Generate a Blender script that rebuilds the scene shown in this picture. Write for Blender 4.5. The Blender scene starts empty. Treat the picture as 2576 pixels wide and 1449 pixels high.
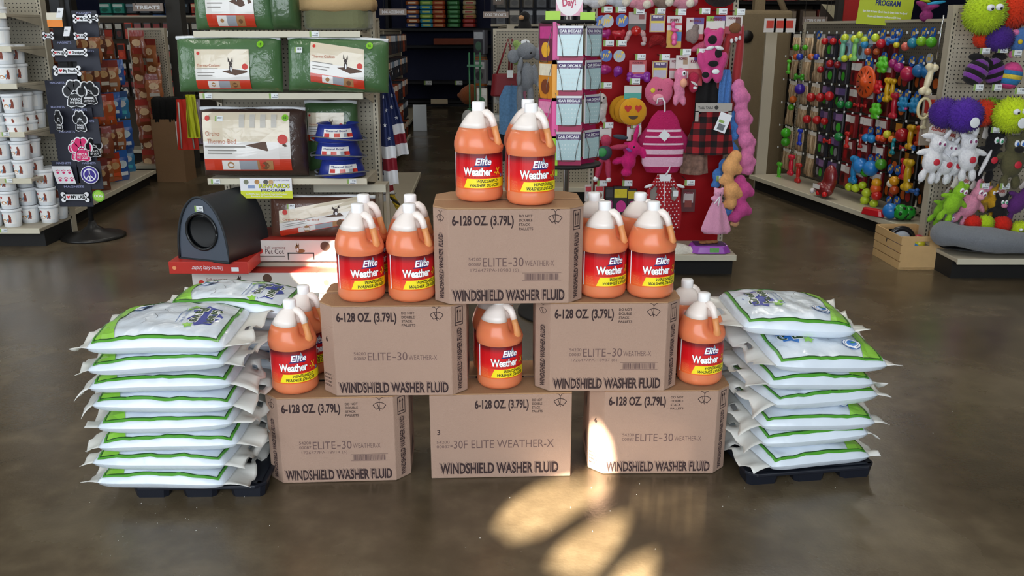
import bpy, math, random
from mathutils import Vector, Matrix, noise
random.seed(7)
SC = bpy.context.scene
COL = SC.collection
R = math.radians
# ------------------------------------------------------------------ camera, light, exposure
F_PX, PITCH, EYE = 2200.0, R(16.3), 1.4
cam = bpy.data.objects.new('camera', bpy.data.cameras.new('camera')); COL.objects.link(cam)
cam.location = (0, 0, EYE); cam.rotation_euler = (math.pi / 2 - PITCH, 0, 0)
cam.data.sensor_width = 36; cam.data.lens = F_PX / 2576 * 36; cam.data.clip_end = 100
cam.data.dof.use_dof = False
SC.camera = cam
SC.view_settings.view_transform = 'Standard'; SC.view_settings.look = 'None'
SC.view_settings.gamma = 1; SC.view_settings.use_curve_mapping = False
SC.view_settings.exposure = 0.0
w = bpy.data.worlds.new('sky'); SC.world = w; w.use_nodes = True
wn = w.node_tree
bg = wn.nodes['Background']; bg.inputs[0].default_value = (0.62, 0.74, 1.0, 1); bg.inputs[1].default_value = 1.0
SUN_DIR = Vector((0.40, 1.0, -0.43)).normalized()
sun = bpy.data.objects.new('sun', bpy.data.lights.new('sun', 'SUN')); COL.objects.link(sun)
sun.rotation_euler = SUN_DIR.to_track_quat('-Z', 'Y').to_euler()
sun.data.energy = 80; sun.data.angle = R(.53); sun.data.color = (1, .87, .68)
def area(name, loc, rot, sx, sy, power, col):
    l = bpy.data.lights.new(name, 'AREA'); l.shape = 'RECTANGLE'; l.size = sx; l.size_y = sy; l.energy = power; l.color = col
    o = bpy.data.objects.new(name, l); COL.objects.link(o); o.location = loc; o.rotation_euler = rot
    return o
area('storefront_daylight', (-1.0, -2.2, 2.1), (R(80), 0, 0), 7.5, 3.0, 370, (.86, .93, 1))
area('door_daylight', (-6.0, 2.5, 2.0), (R(90), 0, R(-70)), 3.0, 2.6, 90, (.86, .93, 1))
for lx, ly, lp in ((-3.2, 4.6, 34), (2.6, 4.3, 40), (0, 4.2, 34), (-2.6, 8.6, 30), (2.4, 7.6, 62), (0, 12, 26), (-5, 12, 26), (5, 12, 30)):
    area('ceiling_tube_light', (lx, ly, 4.6), (0, 0, 0), 0.35, 2.6, lp * .8, (1, .95, .86))

# ------------------------------------------------------------------ pixel -> world
CP, SP = math.cos(PITCH), math.sin(PITCH)
def ray(px, py):
    u, v = (px - 1288) / F_PX, (724.5 - py) / F_PX
    return Vector((u, CP + v * SP, -SP + v * CP))
def at(px, py, D):
    d = ray(px, py); return Vector((0, 0, EYE)) + d * (D / d.y)
def gnd(px, py, z=0.0):
    d = ray(px, py); return Vector((0, 0, EYE)) + d * ((z - EYE) / d.z)
def hit(px, py, o, n):
    d = ray(px, py); e = Vector((0, 0, EYE)); return e + d * ((o - e).dot(n) / d.dot(n))
# ------------------------------------------------------------------ materials
def lin(h):
    h = h.lstrip('#'); c = [int(h[i:i + 2], 16) / 255 for i in (0, 2, 4)]
    return tuple(x / 12.92 if x <= .04045 else ((x + .055) / 1.055) ** 2.4 for x in c) + (1,)
_mats = {}
def mat(hexc, rough=.55, metal=0, coat=0, bump=0, bs=60, var=.08, vs=8, trans=0, spec=.5, sheen=0, sub=0, coatbump=0):
    key = (hexc, rough, metal, coat, bump, bs, var, vs, trans, spec, sheen, sub, coatbump)
    if key in _mats: return _mats[key]
    m = bpy.data.materials.new('m_' + hexc.strip('#')); m.use_nodes = True; nt = m.node_tree; N = nt.nodes; L = nt.links
    p = N['Principled BSDF']; c = lin(hexc)
    p.inputs['Roughness'].default_value = rough; p.inputs['Metallic'].default_value = metal
    p.inputs['Specular IOR Level'].default_value = spec
    p.inputs['Coat Weight'].default_value = coat; p.inputs['Coat Roughness'].default_value = .08
    if sheen: p.inputs['Sheen Weight'].default_value = sheen
    if sub:
        p.inputs['Subsurface Weight'].default_value = sub; p.inputs['Subsurface Radius'].default_value = (1, .35, .12); p.inputs['Subsurface Scale'].default_value = .04
    tc = N.new('ShaderNodeTexCoord')
    if var:
        nz = N.new('ShaderNodeTexNoise'); nz.inputs['Scale'].default_value = vs; nz.inputs['Detail'].default_value = 3
        L.new(tc.outputs['Object'], nz.inputs['Vector'])
        mx = N.new('ShaderNodeMix'); mx.data_type = 'RGBA'
        mx.inputs[6].default_value = tuple(x * (1 - var) for x in c[:3]) + (1,); mx.inputs[7].default_value = tuple(min(1, x * (1 + var)) for x in c[:3]) + (1,)
        L.new(nz.outputs['Fac'], mx.inputs[0]); L.new(mx.outputs[2], p.inputs['Base Color'])
    else: p.inputs['Base Color'].default_value = c
    if bump or coatbump:
        b = N.new('ShaderNodeBump'); b.inputs['Strength'].default_value = bump or coatbump; b.inputs['Distance'].default_value = .01
        n2 = N.new('ShaderNodeTexNoise'); n2.inputs['Scale'].default_value = bs; n2.inputs['Detail'].default_value = 4
        if coatbump: n2.inputs['Distortion'].default_value = 1.2
        L.new(tc.outputs['Object'], n2.inputs['Vector']); L.new(n2.outputs['Fac'], b.inputs['Height'])
        L.new(b.outputs['Normal'], p.inputs['Coat Normal' if coatbump else 'Normal'])
    if trans:
        t = N.new('ShaderNodeBsdfTranslucent'); t.inputs[0].default_value = c
        ms = N.new('ShaderNodeMixShader'); ms.inputs[0].default_value = trans
        L.new(p.outputs[0], ms.inputs[1]); L.new(t.outputs[0], ms.inputs[2]); L.new(ms.outputs[0], N['Material Output'].inputs[0])
    _mats[key] = m; return m
def fur(h): return mat(h, .95, bump=.5, bs=190, var=.3, vs=90, sheen=.08)
def film(h, rough=.5, coat=1): return mat(h, rough, coat=coat, coatbump=.65, bs=20, var=.10)
def glass_mat():
    if 'g' in _mats: return _mats['g']
    m = bpy.data.materials.new('m_clear_film'); m.use_nodes = True; nt = m.node_tree; N = nt.nodes
    g = N.new('ShaderNodeBsdfGlossy'); g.inputs['Roughness'].default_value = .12
    t = N.new('ShaderNodeBsdfTransparent'); t.inputs[0].default_value = (.93, .95, .97, 1)
    fr = N.new('ShaderNodeFresnel'); fr.inputs[0].default_value = 1.6
    mx = N.new('ShaderNodeMixShader'); nt.links.new(fr.outputs[0], mx.inputs[0]); nt.links.new(t.outputs[0], mx.inputs[1]); nt.links.new(g.outputs[0], mx.inputs[2])
    nt.links.new(mx.outputs[0], N['Material Output'].inputs[0]); _mats['g'] = m; return m
def peg_mat(hexc):
    key = ('peg', hexc)
    if key in _mats: return _mats[key]
    m = bpy.data.materials.new('m_pegboard'); m.use_nodes = True; nt = m.node_tree; N = nt.nodes; L = nt.links; p = N['Principled BSDF']
    p.inputs['Roughness'].default_value = .6; tc = N.new('ShaderNodeTexCoord'); sx = N.new('ShaderNodeSeparateXYZ'); L.new(tc.outputs['Object'], sx.inputs[0])
    def mth(op, a, b=None, c=None):
        n = N.new('ShaderNodeMath'); n.operation = op
        for i, v in enumerate((a, b, c)):
            if v is None: continue
            if isinstance(v, (int, float)): n.inputs[i].default_value = v
            else: L.new(v, n.inputs[i])
        return n.outputs[0]
    q = []
    for ax in (0, 2):
        f = mth('FRACT', mth('DIVIDE', sx.outputs[ax], .0254)); q.append(mth('POWER', mth('SUBTRACT', f, .5), 2))
    hole = mth('LESS_THAN', mth('ADD', q[0], q[1]), .028)
    mx = N.new('ShaderNodeMix'); mx.data_type = 'RGBA'; mx.inputs[6].default_value = lin(hexc); mx.inputs[7].default_value = lin('2e2a24')
    L.new(hole, mx.inputs[0]); L.new(mx.outputs[2], p.inputs['Base Color'])
    _mats[key] = m; return m
# ------------------------------------------------------------------ mesh builder
_txt = {}
def text_geo(s, bold=0.0, sp=1.0):
    k = (s, bold, sp)
    if k not in _txt:
        cu = bpy.data.curves.new('t', 'FONT'); cu.body = s; cu.size = 1; cu.offset = bold; cu.resolution_u = 3; cu.space_character = sp
        o = bpy.data.objects.new('t', cu); me = bpy.data.meshes.new_from_object(o)
        vs = [tuple(v.co) for v in me.vertices]; fs = [tuple(p.vertices) for p in me.polygons]
        bpy.data.objects.remove(o); bpy.data.curves.remove(cu); bpy.data.meshes.remove(me)
        xs = [v[0] for v in vs] or [0]; x0, x1 = min(xs), max(xs)
        _txt[k] = ([(v[0] - x0, v[1], 0) for v in vs], fs, x1 - x0)
    return _txt[k]
class MB:
    def __init__(s): s.v = []; s.f = []; s.mi = []; s.sm = []; s.mats = []
    def idx(s, m):
        if m not in s.mats: s.mats.append(m)
        return s.mats.index(m)
    def add(s, vs, fs, m, smooth=False, M=None):
        n = len(s.v); i = s.idx(m)
        s.v += [(M @ Vector(v)) if M is not None else Vector(v) for v in vs]
        for f in fs: s.f.append([a + n for a in f]); s.mi.append(i); s.sm.append(smooth)
        return n
    def map(s, fn, start=0):
        for i in range(start, len(s.v)): s.v[i] = Vector(fn(s.v[i]))
        return s
    def box(s, c, d, m, M=None, taper=1.0, b=0.0):
        x, y, z = d[0] / 2, d[1] / 2, d[2] / 2; t = taper
        if b > 0:
            b = min(b, x * .9, y * .9)
            P = [(x, y - b), (x - b, y), (-x + b, y), (-x, y - b), (-x, -y + b), (-x + b, -y), (x - b, -y), (x, -y + b)]
            vs = [(c[0] + a, c[1] + e, c[2] - z) for a, e in P] + [(c[0] + a * t, c[1] + e * t, c[2] + z) for a, e in P]
            fs = [tuple(range(7, -1, -1)), tuple(range(8, 16))] + [(i, (i + 1) % 8, 8 + (i + 1) % 8, 8 + i) for i in range(8)]
            return s.add(vs, fs, m, False, M)
        vs = [(c[0] + a * x * (t if k > 0 else 1), c[1] + e * y * (t if k > 0 else 1), c[2] + k * z) for k in (-1, 1) for e in (-1, 1) for a in (-1, 1)]
        return s.add(vs, [(0, 2, 3, 1), (4, 5, 7, 6), (0, 1, 5, 4), (2, 6, 7, 3), (0, 4, 6, 2), (1, 3, 7, 5)], m, False, M)
    def lathe(s, prof, m, n=24, c=(0, 0, 0), M=None, caps=True, rf=None, smooth=True):
        vs = []
        for r, z in prof:
            for k in range(n):
                a = 2 * math.pi * k / n; q = r * (rf(a, z) if rf else 1)
                vs.append((c[0] + q * math.cos(a), c[1] + q * math.sin(a), c[2] + z))
        fs = [(j * n + k, j * n + (k + 1) % n, (j + 1) * n + (k + 1) % n, (j + 1) * n + k) for j in range(len(prof) - 1) for k in range(n)]
        if caps: fs += [tuple(range(n - 1, -1, -1)), tuple((len(prof) - 1) * n + k for k in range(n))]
        return s.add(vs, fs, m, smooth, M)
    def tube(s, pts, r, m, n=8, caps=True, flat=1.0, M=None):
        pts = [Vector(p) for p in pts]; vs = []; rr = r if isinstance(r, (list, tuple)) else [r] * len(pts)
        up = None
        for i, p in enumerate(pts):
            t = (pts[min(i + 1, len(pts) - 1)] - pts[max(i - 1, 0)]).normalized()
            if up is None: up = t.orthogonal().normalized()
            up = (up - t * up.dot(t)).normalized(); sd = t.cross(up)
            for k in range(n):
                a = 2 * math.pi * k / n; vs.append(p + (up * math.cos(a) * flat + sd * math.sin(a)) * rr[i])
        fs = [(j * n + k, j * n + (k + 1) % n, (j + 1) * n + (k + 1) % n, (j + 1) * n + k) for j in range(len(pts) - 1) for k in range(n)]
        if caps: fs += [tuple(range(n - 1, -1, -1)), tuple((len(pts) - 1) * n + k for k in range(n))]
        return s.add(vs, fs, m, True, M)
    def ell(s, c, r, m, n=14, h=9, M=None, rot=None):
        if isinstance(r, (int, float)): r = (r, r, r)
        Q = Matrix.Translation(c) @ (rot.to_4x4() if rot is not None else Matrix.Identity(4)) @ Matrix.Diagonal((r[0], r[1], r[2], 1))
        if M is not None: Q = M @ Q
        vs = [(0, 0, -1)]; 
        for j in range(1, h):
            t = -math.pi / 2 + math.pi * j / h
            vs += [(math.cos(t) * math.cos(2 * math.pi * k / n), math.cos(t) * math.sin(2 * math.pi * k / n), math.sin(t)) for k in range(n)]
        vs.append((0, 0, 1)); e = len(vs) - 1
        fs = [(0, 1 + (k + 1) % n, 1 + k) for k in range(n)] + [(e, 1 + (h - 2) * n + k, 1 + (h - 2) * n + (k + 1) % n) for k in range(n)]
        fs += [(1 + j * n + k, 1 + j * n + (k + 1) % n, 1 + (j + 1) * n + (k + 1) % n, 1 + (j + 1) * n + k) for j in range(h - 2) for k in range(n)]
        return s.add(vs, fs, m, True, Q)
    # ---- flat things in the XY plane at height z (mapped later)
    def quad(s, x0, y0, x1, y1, m, z=0, nx=1, ny=1, shear=0):
        vs = [(x0 + (x1 - x0) * i / nx + shear * (y0 + (y1 - y0) * j / ny - y0), y0 + (y1 - y0) * j / ny, z) for j in range(ny + 1) for i in range(nx + 1)]
        fs = [(j * (nx + 1) + i, j * (nx + 1) + i + 1, (j + 1) * (nx + 1) + i + 1, (j + 1) * (nx + 1) + i) for j in range(ny) for i in range(nx)]
        return s.add(vs, fs, m)
    def poly(s, pts, m, z=0, th=0, M=None):
        n = len(pts); vs = [(x, y, z) for x, y in pts]; fs = [tuple(range(n))]
        if th:
            vs += [(x, y, z - th) for x, y in pts]; fs += [tuple(range(2 * n - 1, n - 1, -1))] + [(i, n + i, n + (i + 1) % n, (i + 1) % n) for i in range(n)]
        return s.add(vs, fs, m, False, M)
    def disc(s, cx, cy, r, m, z=0, n=16, ry=None, th=0, ang=0):
        ry = ry or r; ca, sa = math.cos(ang), math.sin(ang)
        return s.poly([(cx + ca * r * math.cos(2 * math.pi * k / n) - sa * ry * math.sin(2 * math.pi * k / n), cy + sa * r * math.cos(2 * math.pi * k / n) + ca * ry * math.sin(2 * math.pi * k / n)) for k in range(n)], m, z, th)
    def line(s, pts, w, m, z=0, closed=False):
        pts = [Vector((p[0], p[1], 0)) for p in pts]
        if closed: pts = pts + [pts[0]]
        for a, b in zip(pts, pts[1:]):
            d = (b - a); L_ = d.length
            if L_ < 1e-7: continue
            d /= L_; nn = Vector((-d.y, d.x, 0)) * w / 2; e = d * w / 2 * .8; k = max(1, int(L_ / .02)) if L_ > .05 else 1
            vs = []
            for i in range(k + 1):
                p = a - e + (b - a + 2 * e) * i / k; vs += [(p.x - nn.x, p.y - nn.y, z), (p.x + nn.x, p.y + nn.y, z)]
            s.add(vs, [(2 * i, 2 * i + 2, 2 * i + 3, 2 * i + 1) for i in range(k)], m)
    def text(s, t, x, y, h, m, z=0, w=None, bold=0.0, shear=0, align='l', ang=0, sp=1.0):
        """cap height h; w = total width; (x, y) = baseline start/centre"""
        vs, fs, tw = text_geo(t, bold, sp); sy = h / .72; sx = (w / tw) if w else sy
        tot = tw * sx; off = {'l': 0, 'c': -tot / 2, 'r': -tot}[align]; ca, sa = math.cos(ang), math.sin(ang)
        o = []
        for a, b, _ in vs:
            X = a * sx + off + shear * b * sy; Y = b * sy; o.append((x + X * ca - Y * sa, y + X * sa + Y * ca, z))
        return s.add(o, fs, m)
    def build(s, name, parent=None, bevel=0, subsurf=0, remesh=0, solid=0, autosm=False, **props):
        me = bpy.data.meshes.new(name); me.from_pydata(s.v, [], s.f); 
        for m in s.mats: me.materials.append(m)
        me.polygons.foreach_set('material_index', s.mi); me.polygons.foreach_set('use_smooth', s.sm); me.update()
        o = bpy.data.objects.new(name, me); COL.objects.link(o)
        if parent is not None: o.parent = parent
        if solid: q = o.modifiers.new('t', 'SOLIDIFY'); q.thickness = solid; q.offset = 0
        if remesh:
            q = o.modifiers.new('r', 'REMESH'); q.mode = 'VOXEL'; q.voxel_size = remesh; q.use_smooth_shade = True
            q = o.modifiers.new('s', 'SMOOTH'); q.iterations = 3; q.factor = .6
        if bevel: q = o.modifiers.new('b', 'BEVEL'); q.width = bevel; q.segments = 2; q.limit_method = 'ANGLE'
        if subsurf: q = o.modifiers.new('ss', 'SUBSURF'); q.levels = q.render_levels = subsurf
        tagp(o, **props); return o
XZ = lambda v: (v[0], -v[2], v[1])     # sheet in XY -> upright sheet facing -Y
def tagp(o, **props):
    for k, v in props.items():
        if v is not None: o[k] = v
    return o
def thing(name, label, cat, loc=(0, 0, 0), rz=0, group=None, rx=0, ry=0):
    o = bpy.data.objects.new(name, None); COL.objects.link(o); o.location = loc; o.rotation_euler = (rx, ry, rz); o.empty_display_size = .05
    tagp(o, label=label, category=cat, group=group); return o
def dup(o, loc=None, rz=None, label=None, parent=None, group=None):
    c = o.copy(); COL.objects.link(c)
    if parent is not None: c.parent = parent
    for ch in list(o.children): dup(ch, parent=c)
    if loc is not None: c.location = loc
    if rz is not None: c.rotation_euler.z = rz
    if label: c['label'] = label
    if group: c['group'] = group
    return c
# ================================================================== SETTING
def floor_mat():
    m = bpy.data.materials.new('m_polished_concrete'); m.use_nodes = True; nt = m.node_tree; N = nt.nodes; L = nt.links; p = N['Principled BSDF']
    tc = N.new('ShaderNodeTexCoord')
    def nz(s, d=5, dist=0):
        n = N.new('ShaderNodeTexNoise'); n.inputs['Scale'].default_value = s; n.inputs['Detail'].default_value = d; n.inputs['Distortion'].default_value = dist
        L.new(tc.outputs['Object'], n.inputs['Vector']); return n
    a = nz(1.4, 7, .25); b = nz(11, 7, .0); c = nz(90, 2)
    r = N.new('ShaderNodeValToRGB'); e = r.color_ramp.elements
    e[0].position = .3; e[0].color = lin('3f3628'); e[1].position = .72; e[1].color = lin('776a54')
    q = e.new(.5); q.color = lin('574b39')
    ad = N.new('ShaderNodeMath'); ad.operation = 'MULTIPLY_ADD'; ad.inputs[1].default_value = .30; L.new(b.outputs['Fac'], ad.inputs[0])
    m2 = N.new('ShaderNodeMath'); m2.operation = 'MULTIPLY'; m2.inputs[1].default_value = .70; L.new(a.outputs['Fac'], m2.inputs[0]); L.new(m2.outputs[0], ad.inputs[2])
    L.new(ad.outputs[0], r.inputs[0])
    L.new(r.outputs[0], p.inputs['Base Color'])
    rr = N.new('ShaderNodeMapRange'); rr.inputs[3].default_value = .16; rr.inputs[4].default_value = .36; L.new(a.outputs['Fac'], rr.inputs[0]); L.new(rr.outputs[0], p.inputs['Roughness'])
    bp = N.new('ShaderNodeBump'); bp.inputs['Strength'].default_value = .05; bp.inputs['Distance'].default_value = .01; L.new(c.outputs['Fac'], bp.inputs['Height']); L.new(bp.outputs[0], p.inputs['Normal'])
    p.inputs['Specular IOR Level'].default_value = .6
    return m
XL, XR, YB, YF, ZC = -9.0, 9.5, 19.0, -3.0, 4.9
b = MB(); b.box(((XL + XR) / 2, (YB + YF) / 2, -.05), (XR - XL, YB - YF, .1), floor_mat()); b.build('floor', kind='structure')
wallm = mat('6f6658', .8, var=.05)
b = MB(); b.box(((XL + XR) / 2, (YB + YF) / 2, ZC + .05), (XR - XL, YB - YF, .1), mat('b9b4a8', .9)); b.build('ceiling', kind='structure')
b = MB(); b.box(((XL + XR) / 2, YB + .1, ZC / 2), (XR - XL, .2, ZC), mat('232a4a', .8)); b.build('wall_back', kind='structure')
b = MB(); b.box((XL - .1, (YB + YF) / 2, ZC / 2), (.2, YB - YF, ZC), wallm); b.build('wall_left', kind='structure')
b = MB(); b.box((XR + .1, (YB + YF) / 2, ZC / 2), (.2, YB - YF, ZC), wallm); b.build('wall_right', kind='structure')
# front wall: unseen; its openings are invented, cut to shape the sun patches
def sun_hole(pts3):
    out = []
    for p in pts3:
        t = (p.y - YF) / SUN_DIR.y; q = p - SUN_DIR * t; out.append((q.x, q.z))
    return out
holes = [
    sun_hole([gnd(x, y) for x, y in ((1245, 1312), (1275, 1268), (1340, 1225), (1430, 1202), (1510, 1205), (1545, 1225), (1500, 1260), (1440, 1300), (1370, 1345), (1300, 1358))]),
    sun_hole([gnd(x, y) for x, y in ((1375, 1405), (1420, 1355), (1500, 1310), (1570, 1290), (1580, 1330), (1545, 1390), (1490, 1455), (1420, 1450))]),
    sun_hole([gnd(x, y) for x, y in ((1530, 1452), (1580, 1408), (1640, 1385), (1650, 1440), (1620, 1500), (1560, 1500))]),
    sun_hole([at(x, y, 2.62) for x, y in ((1482, 1190), (1482, 1085), (1500, 1060), (1532, 1110), (1545, 1190))]),
    sun_hole([at(x, y, 4.72) for x, y in ((752, 690), (745, 668), (800, 640), (838, 590), (856, 600), (856, 735), (800, 735))]),
]
for k in range(11):   # added slits that thin the sun to a faint wash on the right box
    x_ = 1566 + k * 23; h_ = 1040 + 6 * abs(k - 3); holes.append(sun_hole([at(x, y, 2.6) for x, y in ((x_, 1188), (x_, h_), (x_ + (6 if k < 8 else 4), h_), (x_ + (6 if k < 8 else 4), 1188))]))
for k in range(5):  # more added slits, for a faint wash of sun on the floor
    x_ = 1600 + k * 36; holes.append(sun_hole([gnd(x, y) for x, y in ((x_, 1300 + 12 * k), (x_ + 6, 1228), (x_ + 13, 1228), (x_ + 7, 1300 + 12 * k))]))
cu = bpy.data.curves.new('wall_front', 'CURVE'); cu.dimensions = '2D'; cu.fill_mode = 'BOTH'; cu.extrude = .01
def spl(pts):
    s = cu.splines.new('POLY'); s.points.add(len(pts) - 1); s.use_cyclic_u = True
    for i, p in enumerate(pts): s.points[i].co = (p[0], p[1], 0, 1)
spl([(XL, 0), (XR, 0), (XR, ZC), (XL, ZC)])
for h in holes: spl(h)
tmp = bpy.data.objects.new('t', cu); me = bpy.data.meshes.new_from_object(tmp); bpy.data.objects.remove(tmp)
wf = bpy.data.objects.new('wall_front', me); COL.objects.link(wf); wf.rotation_euler = (R(90), 0, 0); wf.location = (0, YF, 0); me.materials.clear(); me.materials.append(mat('cfcabc', .8)); wf['kind'] = 'structure'

# ================================================================== WASHER FLUID BOXES
KRAFT = mat('a68a79', .85, bump=.25, bs=220, var=.05, vs=5, spec=.25)
KRAFT2 = mat('a88462', .85, bump=.2, bs=200, var=.05, spec=.25)
INK = mat('3a2c2c', .8, var=0, spec=.2); INK2 = mat('6a5450', .8, var=0, spec=.2); DARK = mat('120f0d', .9, var=0)
BW, BD, BH, CH = .455, .285, .300, .046
def wiper(b, x, y, s, z, m=INK):
    arc = [(x + s * .5 * math.cos(R(a)) * 1.05, y + s * .5 * math.sin(R(a)) * .8) for a in range(25, 156, 13)]
    b.line(arc, s * .05, m, z); b.line([arc[0], (x + s * .22, y - s * .16)], s * .05, m, z); b.line([arc[-1], (x - s * .22, y - s * .16)], s * .05, m, z)
    b.line([(x - s * .22, y - s * .16), (x - s * .05, y - s * .06), (x + s * .05, y - s * .06), (x + s * .22, y - s * .16)], s * .05, m, z)
    b.line([(x + s * .02, y - s * .25), (x - s * .16, y + s * .3)], s * .05, m, z); b.line([(x, y - s * .1), (x, y + s * .62)], s * .04, m, z)
    b.line([(x, y + s * .62), (x + s * .16, y + s * .8), (x + s * .28, y + s * .78)], s * .04, m, z); b.line([(x, y + s * .62), (x - s * .16, y + s * .8), (x - s * .28, y + s * .78)], s * .04, m, z)
def wwf(b, x, y, h, w, z, ang=0):
    b.text('WINDSHIELD WASHER FLUID', x - .0035 * math.cos(ang), y + .003, h, INK2, z, w=w, bold=.012, ang=ang)
    b.text('WINDSHIELD WASHER FLUID', x - .0022 * math.cos(ang), y + .0017, h, KRAFT, z + .0002, w=w, bold=.012, ang=ang)
    b.text('WINDSHIELD WASHER FLUID', x, y, h, INK, z + .0004, w=w, bold=.028, ang=ang)
def octo(W=BW, D=BD, c=CH):
    x, y = W / 2, D / 2; return [(-x + c, -y), (x - c, -y), (x, -y + c), (x, y - c), (x - c, y), (-x + c, y), (-x, y - c), (-x, -y + c)]
def arrows(b, x, y, w, h, z):
    b.line([(x, y), (x + w, y), (x + w, y + h), (x, y + h)], .0024, INK, z, True)
    for q in (.32, .68):
        b.line([(x + w * q, y + h * .26), (x + w * q, y + h * .85)], .0024, INK, z); b.poly([(x + w * q - .004, y + h * .72), (x + w * q + .004, y + h * .72), (x + w * q, y + h * .9)], INK, z)
    b.line([(x + w * .15, y + h * .15), (x + w * .85, y + h * .15)], .0035, INK, z)
def make_box(label, loc, rz, left='wiper', code=None, plain=False, slot=True):
    t = thing('washer_fluid_box', label, 'cardboard box', loc, rz, 'washer fluid boxes in the pyramid'); e = .0007
    b = MB(); P = octo() if not plain else [(-BW / 2, -BD / 2), (BW / 2, -BD / 2), (BW / 2, BD / 2), (-BW / 2, BD / 2)]
    n = len(P); z0, z1 = .001, BH - .006
    vs = [(x, y, z0) for x, y in P] + [(x, y, z1) for x, y in P]
    b.add(vs, [tuple(range(n - 1, -1, -1)), tuple(range(n, 2 * n))] + [(i, (i + 1) % n, n + (i + 1) % n, n + i) for i in range(n)], KRAFT)
    b.build('carton', t, bevel=.0025)
    # top flaps: front and back long flaps with a gap between, side flaps beneath
    def flap(name, y0, y1, x0=-BW / 2, x1=BW / 2, z=BH - .006, cut=CH, front=True):
        q = MB()
        if front: p = [(x0 + cut, y0), (x1 - cut, y0), (x1, y0 + cut), (x1, y1), (x0, y1), (x0, y0 + cut)]
        else: p = [(x0, y0), (x1, y0), (x1, y1 - cut), (x1 - cut, y1), (x0 + cut, y1), (x0, y1 - cut)]
        k = len(p); zt = z + .0045
        # gently bowed board
        q.add([(x, y, z) for x, y in p] + [(x, y, zt + (.0015 if abs(x) < .1 else 0)) for x, y in p], [tuple(range(k - 1, -1, -1)), tuple(range(k, 2 * k))] + [(i, (i + 1) % k, k + (i + 1) % k, k + i) for i in range(k)], KRAFT2)
        return q.build(name, t, bevel=.001)
    c = 0.0015 if plain else CH
    flap('top_flap', -BD / 2 - .001, -.012, cut=c); flap('top_flap', .012, BD / 2 + .001, cut=c, front=False)
    q = MB(); q.box((0, 0, BH - .0065), (.16, .022, .004), DARK); q.build('flap_gap', t)
    q = MB(); q.text('OPEN THIS SIDE UP', 0, -.03, .009, INK2, 0, align='c'); q.text('CAUTION READ LABEL', 0, -.046, .006, INK2, 0, align='c')
    q.map(lambda v: (v[0], v[1], BH + .0009)); q.build('flap_lettering', t)
    # printed front
    w = BW / 2 - CH; zf = e
    def sheet(name, fn):
        F = MB(); fn(F); F.map(XZ).map(lambda v: (v[0], v[1] - BD / 2, v[2])); F.build(name, t)
    sheet('quantity_lettering', lambda F: F.text('6-128 OZ. (3.79L)', -.083 if plain else -w + .012, .247, .029, INK, zf, w=.172 if plain else .184, bold=.032))
    def warn(F):
        for k, s in enumerate(('DO NOT', 'DOUBLE', 'STACK', 'PALLETS')):
            F.text(s, (.100 if plain else .030) , .270 - k * .0130, .0078, INK, zf, w=(.04, .04, .033, .042)[k] * (.8 if plain else 1), bold=.015)
    sheet('warning_lettering', warn)
    sheet('wiper_icon', lambda F: wiper(F, (.190 if plain else .138), .260, .042, zf))
    def prod(F):
        if plain:
            F.text('54200', -.208, .126, .0100, INK2, zf, w=.042); F.text('00087', -.208, .110, .0100, INK2, zf, w=.042)
            F.text('-30F ELITE WEATHER-X', -.164, .108, .029, INK2, zf, w=.335, bold=-.002)
        else:
            F.text('54200', -.122, .137, .0105, INK2, zf, w=.038); F.text('00087', -.122, .121, .0105, INK2, zf, w=.038)
            F.text('ELITE', -.079, .119, .028, INK2, zf, w=.072); F.text('-', -.002, .121, .028, INK2, zf, w=.011); F.text('30', .013, .119, .029, INK2, zf, w=.031)
            F.text('WEATHER-X', .048, .120, .018, INK2, zf, w=.088, bold=-.008)
            if code: F.text(code, -.116, .103, .0100, INK2, zf, w=.145, bold=-.008)
    sheet('product_lettering', prod)
    if plain: sheet('number_lettering', lambda F: F.text('3', -.205, .157, .018, INK, zf, bold=.01))
    def bars(F):
        rnd = random.Random(3); x = .048
        for yy in (.098, .075): F.line([(.040, yy), (.158, yy)], .0012, INK2, zf)
        while x < .150: ww = rnd.choice((.001, .0015, .0028)); F.quad(x, .077, x + ww, .096, INK2, zf); x += ww + rnd.choice((.001, .0018))
    if code and not plain: sheet('barcode', bars)
    sheet('title_lettering', lambda F: wwf(F, -.198, .018, .038, .385, zf) if plain else wwf(F, -w + .010, .012, .034, 2 * w - .022, zf))
    if not plain:
        def cham(side, fn, name):
            q = MB(); fn(q); s = side; cx, cy = s * (BW / 2 - CH / 2), -BD / 2 + CH / 2; d = Vector((1, s, 0)).normalized(); nrm = Vector((s, -1, 0)).normalized()
            q.map(lambda v: tuple(Vector((cx, cy, 0)) + d * v[0] + nrm * v[2] + Vector((0, 0, v[1])))); q.build(name, t)
        def fl(q):
            if left == 'wiper': wiper(q, 0, .262, .032, e); wwf(q, .009, .012, .019, .205, e, R(90))
            else:
                q.text('6', -.003, .175, .018, INK, e, bold=.01, align='c')
                for k, s in enumerate(('DO NOT', 'DOUBLE', 'STACK', 'PALLETS')): q.text(s, -.026, .062 - k * .0125, .0062, INK, e, w=.036, bold=.015)
        def fr(q): arrows(q, -.015, .228, .03, .058, e); wwf(q, .009, .012, .019, .205, e, R(90))
        cham(-1, fl, 'side_lettering'); cham(1, fr, 'side_lettering')
        q = MB(); q.text('6-128 OZ.', -.05, .25, .02, INK, e, w=.09, bold=.01); q.poly([(-.06, .04), (.06, .04), (0, .1)], INK2, e)
        q.disc(0, .2, .014, DARK, e, ry=.022)
        q2 = MB(); q2.v = [Vector(v) for v in q.v]; q2.f = q.f; q2.mi = q.mi; q2.sm = q.sm; q2.mats = q.mats
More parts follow.
